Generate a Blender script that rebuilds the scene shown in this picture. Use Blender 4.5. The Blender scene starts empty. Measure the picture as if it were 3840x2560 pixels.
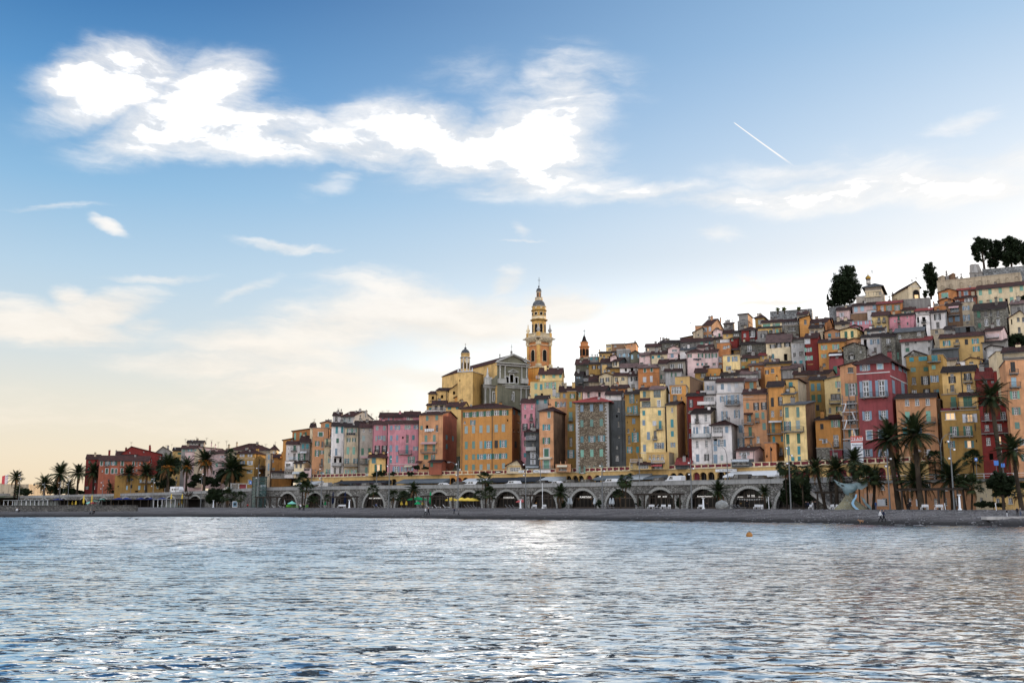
# Old hillside town above a beach promenade, seen across the bay at evening (whitespace compacted)
import bpy,bmesh,math,random
import numpy as np
from mathutils import Vector,Matrix
from bisect import bisect_right
R=math.radians
scene=bpy.context.scene
C=scene.collection
rnd=random.Random(7)
F_PX,CX,CY=3733.0,1920.0,1280.0
PITCH=math.atan2(1892-1280,F_PX)
CAM=Vector((0,0,3.0))
cd=bpy.data.cameras.new('camera');cam=bpy.data.objects.new('camera',cd);C.objects.link(cam)
cam.location=CAM;cam.rotation_euler=(R(90)+PITCH,0,0)
cd.lens=35;cd.sensor_width=36;cd.clip_start=0.5;cd.clip_end=12000
scene.camera=cam
scene.view_settings.view_transform='Standard';scene.view_settings.look='None'
scene.view_settings.gamma=1;scene.view_settings.use_curve_mapping=False
scene.view_settings.exposure=1.15
scene.cycles.max_bounces=5;scene.cycles.diffuse_bounces=1;scene.cycles.glossy_bounces=3
scene.cycles.transparent_max_bounces=8
def ray(px,py):
 x=(px-CX)/F_PX;y=(CY-py)/F_PX
 cp,sp=math.cos(PITCH),math.sin(PITCH)
 return Vector((x,cp-y*sp,sp+y*cp))
def at(px,py,Y):
 d=ray(px,py);return CAM+d*(Y/d.y)
def azel(px,py):
 d=ray(px,py).normalized()
 return math.atan2(d.x,d.y),math.asin(d.z)
SUN_EL,SUN_AZ=R(9.0),R(38.0)
sd=bpy.data.lights.new('sun','SUN');sun=bpy.data.objects.new('sun',sd);C.objects.link(sun)
sd.energy=2.6;sd.angle=R(0.6);sd.color=(1.0,0.72,0.42)
sdir=Vector((math.sin(SUN_AZ)*math.cos(SUN_EL),math.cos(SUN_AZ)*math.cos(SUN_EL),math.sin(SUN_EL)))
sun.rotation_euler=sdir.to_track_quat('Z','Y').to_euler();sun.location=(0,0,200)
world=bpy.data.worlds.new('World');scene.world=world;world.use_nodes=True
class NT:
 """tiny helper to write node graphs as expressions"""
 def __init__(s,t):s.t=t;s.n=t.nodes;s.l=t.links
 def node(s,k,**p):
  n=s.n.new(k)
  for a,b in p.items():setattr(n,a,b)
  return n
 def put(s,sock,v):
  if v is None:return
  if isinstance(v,bpy.types.NodeSocket):s.l.new(v,sock)
  else:sock.default_value=v
 def m(s,op,a,b=None,c=None,clamp=False):
  n=s.node('ShaderNodeMath',operation=op,use_clamp=clamp)
  s.put(n.inputs[0],a);s.put(n.inputs[1],b);s.put(n.inputs[2],c);return n.outputs[0]
 def v(s,op,a,b=None,scale=None):
  n=s.node('ShaderNodeVectorMath',operation=op)
  s.put(n.inputs[0],a);s.put(n.inputs[1],b)
  if scale is not None:s.put(n.inputs['Scale'],scale)
  return n.outputs['Value']if op in('LENGTH','DOT_PRODUCT')else n.outputs[0]
 def mr(s,x,a,b,c=0.0,d=1.0,smooth=True):
  n=s.node('ShaderNodeMapRange',interpolation_type='SMOOTHSTEP' if smooth else 'LINEAR')
  s.put(n.inputs[0],x)
  for i,q in enumerate((a,b,c,d)):s.put(n.inputs[i+1],q)
  return n.outputs[0]
 def comb(s,x,y,z=0.0):
  n=s.node('ShaderNodeCombineXYZ')
  for i,q in enumerate((x,y,z)):s.put(n.inputs[i],q)
  return n.outputs[0]
 def noise(s,vec,scale,detail=4.0,rough=0.5,dist=0.0,color=False):
  n=s.node('ShaderNodeTexNoise');s.put(n.inputs['Vector'],vec)
  n.inputs['Scale'].default_value=scale;n.inputs['Detail'].default_value=detail
  n.inputs['Roughness'].default_value=rough;n.inputs['Distortion'].default_value=dist
  return n.outputs['Color' if color else 'Fac']
 def mix(s,f,a,b,mode='MIX'):
  n=s.node('ShaderNodeMix',data_type='RGBA',blend_type=mode)
  s.put(n.inputs[0],f);s.put(n.inputs[6],a if not isinstance(a,tuple)else(*a[:3],1))
  s.put(n.inputs[7],b if not isinstance(b,tuple)else(*b[:3],1));return n.outputs[2]
 def ramp(s,f,stops):
  n=s.node('ShaderNodeValToRGB');s.put(n.inputs[0],f);e=n.color_ramp.elements
  e[0].position,e[0].color=stops[0][0],(*stops[0][1],1)
  e[1].position,e[1].color=stops[-1][0],(*stops[-1][1],1)
  for p,c in stops[1:-1]:
   q=e.new(p);q.color=(*c,1)
  return n.outputs[0]
def build_sky():
 t=NT(world.node_tree);t.n.clear()
 out=t.node('ShaderNodeOutputWorld');bg=t.node('ShaderNodeBackground')
 sky=t.node('ShaderNodeTexSky',sky_type='NISHITA');sky.sun_disc=False
 sky.sun_elevation=SUN_EL;sky.sun_rotation=SUN_AZ;sky.altitude=10;sky.air_density=1.0;sky.dust_density=1.4;sky.ozone_density=2.0
 tc=t.node('ShaderNodeTexCoord');d=tc.outputs['Generated']
 sp=t.node('ShaderNodeSeparateXYZ');t.put(sp.inputs[0],d)
 x,y,z=sp.outputs
 az=t.m('ARCTAN2',x,y);el=t.m('ARCSINE',t.m('MULTIPLY',z,0.9999))
 elc=t.m('MAXIMUM',el,0.0)
 deep=t.ramp(t.m('DIVIDE',elc,1.5708),SKY_RAMP)
 side=t.mr(az,-0.48,0.55)
 sided=t.m('MULTIPLY',side,t.mr(t.m('ABSOLUTE',az),2.6,1.2))
 pale=t.ramp(t.m('DIVIDE',elc,1.5708),SKY_RAMP_SUN)
 grad=t.mix(sided,deep,pale)
 nish=t.v('SCALE',sky.outputs[0],scale=0.10)
 grad=t.v('SCALE',grad,scale=t.m('MULTIPLY_ADD',t.m('MULTIPLY',t.mr(az,-0.30,0.5,0.0,1.0),t.mr(el,0.25,0.08)),0.9,0.455))
 clear=t.mix(0.08,grad,nish)
 q0=t.comb(t.m('MULTIPLY',az,1.0),el,0.0)
 w1=t.noise(t.v('MULTIPLY',q0,(5.0,9.0,1.0)),1.0,5.0,0.62,color=True)
 w1=t.v('SCALE',t.v('SUBTRACT',w1,(0.5,0.5,0.5)),scale=0.045)
 w2=t.noise(t.v('MULTIPLY',q0,(30.0,55.0,1.0)),1.0,4.0,0.6,color=True)
 w2=t.v('SCALE',t.v('SUBTRACT',w2,(0.5,0.5,0.5)),scale=0.010)
 q=t.v('ADD',t.v('ADD',q0,w1),w2)
 fine=t.noise(t.v('MULTIPLY',q,(9.0,26.0,1.0)),1.0,7.0,0.62)
 streak=t.noise(t.v('MULTIPLY',t.v('ADD',q0,t.v('SCALE',w1,scale=1.5)),(6.0,40.0,1.0)),1.0,6.0,0.6)
 def ell(cx,cy,rx,ry,ang,amp,soft=1.0):
  a0,e0=azel(cx,cy);k=1/F_PX
  mp=t.node('ShaderNodeMapping',vector_type='TEXTURE');t.put(mp.inputs[0],q)
  mp.inputs['Location'].default_value=(a0,e0,0);mp.inputs['Rotation'].default_value=(0,0,R(-ang))
  mp.inputs['Scale'].default_value=(rx*k,ry*k,1)
  r=t.v('LENGTH',mp.outputs[0])
  return t.m('MULTIPLY',t.mr(r,1.38+0.55*soft,max(0.0,.45-0.5*soft)),amp)
 def field(lst):
  acc=None
  for e in lst:
   g=ell(*e);acc=g if acc is None else t.m('MAXIMUM',acc,g)
  return acc
 thick=field(CLOUDS_THICK);thin=field(CLOUDS_THIN)
 gen=t.noise(t.v('MULTIPLY',t.v('ADD',q0,w1),(2.2,5.0,1.0)),1.0,7.0,0.6)
 outm=t.mr(t.m('ABSOLUTE',az),0.50,0.75)
 outm=t.m('MAXIMUM',outm,t.mr(el,0.56,0.75))
 gen=t.m('MULTIPLY',t.m('MULTIPLY',t.mr(gen,0.42,0.62),outm),1.0)
 tilt=t.node('ShaderNodeMapping');t.put(tilt.inputs[0],t.v('ADD',q0,t.v('SCALE',w1,scale=1.2)));tilt.inputs['Rotation'].default_value=(0,0,R(-14));tilt.inputs['Scale'].default_value=(4.5,30.0,1.0)
 wisp=t.noise(tilt.outputs[0],1.0,8.0,0.62,0.4)
 nz=t.m('SUBTRACT',t.m('MULTIPLY_ADD',fine,0.55,t.m('MULTIPLY',wisp,0.45)),0.5)
 a=t.mr(t.m('MULTIPLY_ADD',nz,2.3,thick),-0.02,0.98)
 a=t.m('MULTIPLY',a,t.mr(thick,0.0,0.4))
 b=t.mr(t.m('MULTIPLY_ADD',t.m('SUBTRACT',t.m('MULTIPLY_ADD',wisp,0.7,t.m('MULTIPLY',fine,0.3)),0.5),2.0,thin),0.12,0.95)
 b=t.m('MULTIPLY',t.m('MULTIPLY',b,t.mr(thin,0.0,0.35)),0.93)
 cov=t.m('MAXIMUM',t.m('MAXIMUM',a,b),gen,clamp=True)
 ccol=t.ramp(t.m('DIVIDE',elc,1.5708),CLOUD_RAMP)
 tex=t.mr(nz,-0.14,0.10,0.93,1.05)
 ccol=t.v('SCALE',ccol,scale=tex)
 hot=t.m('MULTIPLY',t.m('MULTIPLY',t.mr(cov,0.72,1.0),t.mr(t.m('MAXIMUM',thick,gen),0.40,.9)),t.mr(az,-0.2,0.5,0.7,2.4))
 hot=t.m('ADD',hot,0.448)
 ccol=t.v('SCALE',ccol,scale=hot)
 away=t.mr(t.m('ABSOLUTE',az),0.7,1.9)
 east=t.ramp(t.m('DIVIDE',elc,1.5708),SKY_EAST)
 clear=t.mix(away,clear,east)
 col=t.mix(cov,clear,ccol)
 (a1,e1),(a2,e2)=azel(2752,460),azel(2985,628)
 L=math.hypot(a2-a1,e2-e1);ux,uy=(a2-a1)/L,(e2-e1)/L
 s_=t.m('ADD',t.m('MULTIPLY',t.m('SUBTRACT',az,a1),ux),t.m('MULTIPLY',t.m('SUBTRACT',el,e1),uy))
 n_=t.m('ADD',t.m('MULTIPLY',t.m('SUBTRACT',az,a1),-uy),t.m('MULTIPLY',t.m('SUBTRACT',el,e1),ux))
 wd=t.mr(s_,0.0,L,0.0004,0.0008,smooth=False)
 on=t.m('MULTIPLY',t.m('MULTIPLY',t.mr(s_,-0.001,0.002),t.mr(s_,L,L*0.7)),t.mr(t.m('ABSOLUTE',n_),t.m('MULTIPLY',wd,1.6),t.m('MULTIPLY',wd,0.4)))
 on=t.m('MULTIPLY',on,t.mr(el,0.0,0.01))
 col=t.mix(on,col,(0.47,0.46,0.45))
 col=t.mix(t.mr(el,0.0,-0.02),col,(0.10,0.13,0.16))
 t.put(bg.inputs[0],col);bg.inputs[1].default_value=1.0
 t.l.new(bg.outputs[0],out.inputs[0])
def srgb(r,g,b):
 return tuple((c/255/12.92)if c<=10.3 else((c/255+0.055)/1.055)**2.4 for c in(r,g,b))
SKY_RAMP=[(0.0,srgb(247,224,190)),(0.03,srgb(245,230,206)),(0.065,srgb(234,230,218)),(0.10,srgb(210,223,230)),(0.14,srgb(186,213,233)),(0.19,srgb(144,190,226)),(0.25,srgb(92,152,206)),(0.31,srgb(52,112,172)),(0.45,srgb(36,84,144)),(1.0,srgb(36,68,118))]
SKY_RAMP_SUN=[(0.0,srgb(255,244,228)),(0.06,srgb(253,246,238)),(0.12,srgb(244,242,242)),(0.17,srgb(224,233,243)),(0.22,srgb(194,216,238)),(0.28,srgb(158,194,228)),(0.34,srgb(134,176,216)),(0.5,srgb(74,118,172)),(1.0,srgb(46,80,130))]
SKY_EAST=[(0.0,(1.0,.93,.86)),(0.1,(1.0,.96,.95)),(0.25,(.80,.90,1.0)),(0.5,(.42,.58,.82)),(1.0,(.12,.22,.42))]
CLOUD_RAMP=[(0.0,srgb(252,236,212)),(0.08,srgb(250,242,230)),(0.14,srgb(252,248,242)),(0.2,srgb(254,252,250)),(1.0,srgb(252,252,252))]
CLOUDS_THICK=[(330,280,200,95,-24,0.82,0.55),(450,330,290,100,-24,0.82,0.50),(520,245,240,80,-2,0.82,0.60),(650,440,330,110,-22,0.82,0.50),(780,320,230,105,-18,0.82,0.60),(880,480,340,95,-8,0.82,0.65),(1050,530,300,70,-2,0.78,0.80),(1300,530,330,75,4,0.78,0.70),(1560,490,330,110,4,0.82,0.60),(1800,550,330,110,-10,0.82,0.55),(2020,540,260,170,8,0.82,0.65),(2000,660,300,75,-6,0.78,0.70),(2130,400,170,170,50,0.66,1.00),(2230,300,200,80,10,0.37,1.00),(1780,300,220,90,8,0.25,1.00),(2200,690,200,40,-4,0.57,1.00),(2420,710,320,38,-3,0.61,0.90),(2750,728,320,44,0,0.66,0.90),(3100,715,460,56,0,0.70,0.90),(3500,690,380,70,12,0.70,1.00),(3780,610,260,50,10,0.57,1.00),(3000,640,300,50,5,0.57,1.00),(3350,610,260,50,12,0.41,1.00),]
CLOUDS_THIN=[(150,1240,330,70,2,1.0,.6),(400,1180,200,70,-22,1.0,.6),(300,1140,70,50,30,.9,.7),(560,1230,120,40,-10,.7,.8),(60,1170,160,60,0,.7,.8),(1650,1190,480,120,4,1.0,.6),(1500,1090,300,60,10,.8,.8),(1250,1230,420,110,-8,.85,.7),(2100,1160,170,80,0,1.0,.6),(1000,1330,420,110,8,.8,.8),(1900,1060,60,80,60,.8,.7),(1150,1440,420,110,0,.7,.9),(880,1110,200,26,-28,.5,.9),(1620,1440,300,60,14,.7,.9),(850,1370,380,60,0,.7,.9),(395,850,60,20,28,.75,.8),(160,768,170,16,-8,.55,.9),(590,1042,190,20,-6,.55,.9),(1090,912,180,20,2,.7,.8),(1960,880,50,30,30,.6,.9),(1950,917,100,8,0,.6,.8),(2690,868,110,30,4,.5,.9),(3620,455,130,36,-8,.6,1.0),(2900,1132,220,16,-2,.9,.7),(2840,1070,90,30,40,.5,1.0),(600,1560,1200,90,0,.35,1.0),(1300,640,160,50,-30,.5,1.0),]
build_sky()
MATS={}
def tag(o,label=None,cat=None,group=None,kind=None):
 if label:o['label']=label
 if cat:o['category']=cat
 if group:o['group']=group
 if kind:o['kind']=kind
 return o
def empty(name,loc,label=None,cat=None,group=None,rz=0.0):
 o=bpy.data.objects.new(name,None);C.objects.link(o);o.location=loc;o.rotation_euler=(0,0,rz)
 o.empty_display_size=0.3
 return tag(o,label,cat,group)
def link(name,me,parent=None,loc=None):
 o=bpy.data.objects.new(name,me);C.objects.link(o)
 if parent is not None:o.parent=parent
 if loc is not None:o.location=loc
 return o
class MB:
 """collects faces and links them as one mesh"""
 def __init__(s):s.v=[];s.f=[];s.mi=[]
 def poly(s,pts,m=0):
  i=len(s.v);s.v+=[tuple(p)for p in pts];s.f.append(tuple(range(i,i+len(pts))));s.mi.append(m)
 def box(s,x0,x1,y0,y1,z0,z1,m=0,M=None):
  p=[Vector((x,y,z))for z in(z0,z1)for y in(y0,y1)for x in(x0,x1)]
  if M is not None:p=[M@q for q in p]
  i=len(s.v);s.v+=[tuple(q)for q in p]
  for f in((0,2,3,1),(4,5,7,6),(0,1,5,4),(2,6,7,3),(0,4,6,2),(1,3,7,5)):
   s.f.append(tuple(i+k for k in f));s.mi.append(m)
 def tube(s,pts,rad,n=6,m=0,cap=True):
  pts=[Vector(p)for p in pts];rad=[rad]*len(pts)if not hasattr(rad,'__len__')else rad
  base=len(s.v)
  for k,p in enumerate(pts):
   t=(pts[min(k+1,len(pts)-1)]-pts[max(k-1,0)]).normalized()
   a=t.orthogonal().normalized()if abs(t.z)<0.99 else Vector((1,0,0));a=(a-t*a.dot(t)).normalized()
   if abs(t.z)<0.99:
    a=t.cross(Vector((0,0,1))).normalized()
   b=t.cross(a)
   for j in range(n):
    an=2*math.pi*j/n
    s.v.append(tuple(p+(a*math.cos(an)+b*math.sin(an))*rad[k]))
  for k in range(len(pts)-1):
   for j in range(n):
    s.f.append((base+k*n+j,base+k*n+(j+1)%n,base+(k+1)*n+(j+1)%n,base+(k+1)*n+j));s.mi.append(m)
  if cap:
   s.f.append(tuple(base+j for j in range(n)));s.mi.append(m)
   s.f.append(tuple(base+(len(pts)-1)*n+j for j in range(n)));s.mi.append(m)
 def lathe(s,prof,n=16,c=(0,0,0),m=0,rot=0.0):
  base=len(s.v)
  for r,z in prof:
   for j in range(n):
    an=2*math.pi*j/n+rot
    s.v.append((c[0]+r*math.cos(an),c[1]+r*math.sin(an),c[2]+z))
  for k in range(len(prof)-1):
   for j in range(n):
    s.f.append((base+k*n+j,base+k*n+(j+1)%n,base+(k+1)*n+(j+1)%n,base+(k+1)*n+j));s.mi.append(m)
  s.f.append(tuple(base+(len(prof)-1)*n+j for j in range(n)));s.mi.append(m)
 def mesh(s,name,mats,smooth=False):
  me=bpy.data.meshes.new(name);me.from_pydata(s.v,[],s.f)
  for q in(mats if isinstance(mats,(list,tuple))else[mats]):me.materials.append(q)
  if len(set(s.mi))>1 or(s.mi and s.mi[0]):me.polygons.foreach_set('material_index',s.mi)
  if smooth:me.polygons.foreach_set('use_smooth',[True]*len(s.f))
  me.validate();me.update();return me
 def build(s,name,mats,parent=None,smooth=False,loc=None):
  return link(name,s.mesh(name,mats,smooth),parent,loc)
def local(parent_obj,mb):
 """shift world vertices so that they sit in the parent's (unrotated) frame"""
 l=parent_obj.location;mb.v=[(a-l.x,b-l.y,c-l.z)for a,b,c in mb.v];return mb
def new_mat(name):
 if name in MATS:return MATS[name],None
 m=bpy.data.materials.new(name);m.use_nodes=True;MATS[name]=m
 t=NT(m.node_tree);b=m.node_tree.nodes['Principled BSDF'];t.b=b
 if name.split('_')[0]in('stucco','rubble','tiles','beach','hill','palm','cloth','leaf','canvas','asphalt','bark','dark'):b.inputs['Specular IOR Level'].default_value=0.08
 return m,t
def plain(name,col,rough=0.6,metal=0.0,emit=None,es=0.0,var=0.12):
 m,t=new_mat(name)
 if t:
  g=t.node('ShaderNodeNewGeometry');n=t.noise(g.outputs['Position'],2.3,3.0)
  c=t.mix(n,tuple(x*(1-var)for x in col),tuple(min(1,x*(1+var))for x in col))
  t.put(t.b.inputs['Base Color'],c);t.b.inputs['Roughness'].default_value=rough;t.b.inputs['Metallic'].default_value=metal
  if emit:t.b.inputs['Emission Color'].default_value=(*emit,1);t.b.inputs['Emission Strength'].default_value=es
 return m
def stucco(code,col,dirt=0.5):
 """painted render: blotches, rain streaks below, patches of repair; each house a little different"""
 m,t=new_mat('stucco_'+code)
 if t:
  g=t.node('ShaderNodeNewGeometry');P=g.outputs['Position'];oi=t.node('ShaderNodeObjectInfo')
  r=oi.outputs['Random']
  big=t.noise(P,0.35,5.0,0.65);fine=t.noise(P,3.5,4.0,0.7)
  strk=t.noise(t.v('MULTIPLY',P,(1.6,1.6,0.12)),1.0,5.0,0.65)
  k=t.mr(r,0.0,1.0,0.72,1.12,smooth=False)
  base=t.v('SCALE',(*col,),scale=k)
  c=t.mix(t.mr(big,0.40,0.66,0.0,0.75),base,tuple(x*0.55+0.01 for x in col))
  c=t.mix(t.mr(strk,0.46,0.70,0.0,dirt),c,tuple(x*0.32+0.01 for x in col))
  c=t.mix(t.mr(fine,0.3,0.75,0.0,0.22),c,tuple(min(1,x*1.12+0.03)for x in col))
  t.put(t.b.inputs['Base Color'],c);t.b.inputs['Roughness'].default_value=0.9
  bp=t.node('ShaderNodeBump');bp.inputs['Strength'].default_value=0.35;bp.inputs['Distance'].default_value=0.05
  t.put(bp.inputs['Height'],fine);t.put(t.b.inputs['Normal'],bp.outputs[0])
 return m
def rubble(code,a,b,mortar,scale=2.2):
 m,t=new_mat('rubble_'+code)
 if t:
  g=t.node('ShaderNodeNewGeometry');P=t.v('ADD',g.outputs['Position'],t.v('SCALE',t.noise(g.outputs['Position'],1.2,3,color=True),scale=0.35))
  P=t.v('MULTIPLY',P,(1,1,1.35))
  vo=t.node('ShaderNodeTexVoronoi');t.put(vo.inputs['Vector'],P);vo.inputs['Scale'].default_value=scale
  ve=t.node('ShaderNodeTexVoronoi',feature='DISTANCE_TO_EDGE');t.put(ve.inputs['Vector'],P);ve.inputs['Scale'].default_value=scale
  sp=t.node('ShaderNodeSeparateColor');t.put(sp.inputs[0],vo.outputs['Color'])
  c=t.mix(sp.outputs[0],a,b)
  c=t.mix(t.mr(t.noise(P,0.3,4),0.4,0.7,0,0.5),c,tuple(x*0.55 for x in a))
  e=t.mr(ve.outputs['Distance'],0.02,0.10)
  c=t.mix(e,mortar,c)
  t.put(t.b.inputs['Base Color'],c);t.b.inputs['Roughness'].default_value=0.92
  bp=t.node('ShaderNodeBump');bp.inputs['Strength'].default_value=0.7;bp.inputs['Distance'].default_value=0.12
  t.put(bp.inputs['Height'],e);t.put(t.b.inputs['Normal'],bp.outputs[0])
 return m
def tiles(code,a,b,c_):
 m,t=new_mat('tiles_'+code)
 if t:
  g=t.node('ShaderNodeNewGeometry');P=g.outputs['Position'];oi=t.node('ShaderNodeObjectInfo')
  n1=t.noise(P,0.5,5,0.7);n2=t.noise(P,4.0,3,0.7)
  c=t.mix(n2,a,b);c=t.mix(t.mr(n1,0.42,0.66,0,0.8),c,c_)
  c=t.v('SCALE',c,scale=t.mr(oi.outputs['Random'],0,1,0.7,1.3,smooth=False))
  t.put(t.b.inputs['Base Color'],c);t.b.inputs['Roughness'].default_value=0.85
  bp=t.node('ShaderNodeBump');bp.inputs['Strength'].default_value=0.6;bp.inputs['Distance'].default_value=0.08
  t.put(bp.inputs['Height'],n2);t.put(t.b.inputs['Normal'],bp.outputs[0])
 return m
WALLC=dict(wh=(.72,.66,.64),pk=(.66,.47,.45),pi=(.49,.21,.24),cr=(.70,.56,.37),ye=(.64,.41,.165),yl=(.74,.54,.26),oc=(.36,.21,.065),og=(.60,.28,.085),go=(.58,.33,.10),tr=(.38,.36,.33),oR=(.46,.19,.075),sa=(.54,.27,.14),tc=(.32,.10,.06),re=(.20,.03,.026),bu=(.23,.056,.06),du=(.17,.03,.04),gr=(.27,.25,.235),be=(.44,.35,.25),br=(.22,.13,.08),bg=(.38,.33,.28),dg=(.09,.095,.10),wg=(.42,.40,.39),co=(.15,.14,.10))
def wallmat(c):
 if c=='st':return rubble('tower',(.125,.095,.07),(.30,.245,.18),(.055,.042,.032))
 if c=='sg':return rubble('grey',(.13,.12,.10),(.27,.25,.215),(.08,.075,.065))
 if c=='sq':return rubble('rampart',(.15,.15,.15),(.33,.33,.33),(.10,.10,.10),1.4)
 c=c if c in WALLC else 'ye'
 return stucco(c,WALLC[c],0.7 if c in('gr','wg','dg','be')else 0.45)
ROOFM=dict(t=tiles('clay',(.026,.013,.012),(.070,.030,.026),(.022,.017,.016)),d=tiles('dark',(.016,.011,.010),(.04,.024,.022),(.018,.016,.015)),p=tiles('pink',(.08,.048,.046),(.17,.11,.10),(.04,.03,.028)),r=tiles('red',(.16,.03,.03),(.24,.05,.045),(.12,.04,.035)),g=tiles('slate',(.06,.065,.07),(.10,.10,.11),(.05,.05,.05)))
SHC=dict(g=(.13,.24,.20),d=(.015,.075,.045),t=(.045,.25,.28),m=(.20,.40,.31),b=(.20,.28,.36),k=(.015,.013,.012),w=(.58,.58,.62),l=(.36,.52,.62),u=(.08,.20,.22),e=(.035,.13,.08),s=(.30,.36,.34),n=(.02,.12,.2))
FRAMEW=plain('window_paint_white',(.66,.66,.68),0.5);FRAMED=plain('window_paint_dark',(.05,.04,.035),0.5)
GLASS,_t=new_mat('window_glass')
_g=_t.node('ShaderNodeNewGeometry');_n=_t.noise(_t.v('MULTIPLY',_g.outputs['Position'],(1,1,.6)),1.7,2)
_t.put(_t.b.inputs['Base Color'],_t.mix(_t.mr(_n,.45,.6),(.008,.009,.012),(.10,.11,.12)));_t.b.inputs['Roughness'].default_value=0.12;_t.b.inputs['Specular IOR Level'].default_value=0.8
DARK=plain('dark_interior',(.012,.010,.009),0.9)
LIT=plain('lit_room',(.4,.25,.12),0.6,emit=(1.0,.62,.30),es=0.38)
IRON=plain('wrought_iron',(.03,.03,.032),0.5,0.3)
STONEW=plain('pale_stone_trim',(.50,.48,.45),0.8);TRIMW=plain('white_trim',(.46,.44,.43),.7,var=.2)
def paint(c):
 return plain('shutter_'+c,tuple(x*.8 for x in SHC[c]),0.6,var=0.3)
UNIT={}
def unit(kind,col=''):
 key=(kind,col)
 if key in UNIT:return UNIT[key]
 b=MB()
 if kind=='shutter':
  b.box(-.5,-.40,-.05,0,0,1);b.box(.40,.5,-.05,0,0,1)
  for z0,z1 in((0,.05),(.47,.53),(.95,1)):b.box(-.4,.4,-.05,0,z0,z1)
  for z0,z1 in((.05,.47),(.53,.95)):
   n=4
   for k in range(n):
    a=z0+(z1-z0)*k/n;c=z0+(z1-z0)*(k+1)/n
    b.poly([(-.4,-.045,a),(.4,-.045,a),(.4,-.012,c),(-.4,-.012,c)])
  me=b.mesh('shutter',paint(col))
 elif kind in('glass','glassd','lit','litd'):
  fr=FRAMED if kind.endswith('d')else FRAMEW
  b.poly([(-.5,.06,0),(.5,.06,0),(.5,.06,1),(-.5,.06,1)],1)
  for x0,x1 in((-.5,-.39),(-.05,.05),(.39,.5)):b.box(x0,x1,0,.05,0,1)
  for z0,z1 in((0,.06),(.33,.36),(.64,.67),(.94,1)):
   for x0,x1 in((-.39,-.05),(.05,.39)):b.box(x0,x1,.01,.05,z0,z1)
  me=b.mesh('window',[fr,LIT if kind.startswith('lit')else GLASS])
 elif kind=='wide':
  b.poly([(-.5,.06,0),(.5,.06,0),(.5,.06,1),(-.5,.06,1)],1)
  for k in range(7):x=-.5+k*(1-.03)/6;b.box(x,x+.03,0,.05,0,1)
  for z0,z1 in((0,.05),(.6,.64),(.95,1)):b.box(-.47,.47,.01,.05,z0,z1)
  me=b.mesh('window',[paint(col)if col else FRAMEW,GLASS])
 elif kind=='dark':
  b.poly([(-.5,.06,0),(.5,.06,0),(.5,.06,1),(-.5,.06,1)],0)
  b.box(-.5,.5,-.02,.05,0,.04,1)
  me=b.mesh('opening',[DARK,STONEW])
 elif kind=='surround':
  for q in((-.5,-.36,0,1),(.36,.5,0,1),(-.36,.36,.9,1),(-.36,.36,0,.07)):b.box(q[0],q[1],-.06,-.002,q[2],q[3])
  me=b.mesh('surround',TRIMW)
 elif kind=='sill':
  b.box(-.5,.5,-.14,.0,0,1);me=b.mesh('sill',STONEW)
 UNIT[key]=me;return me
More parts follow.
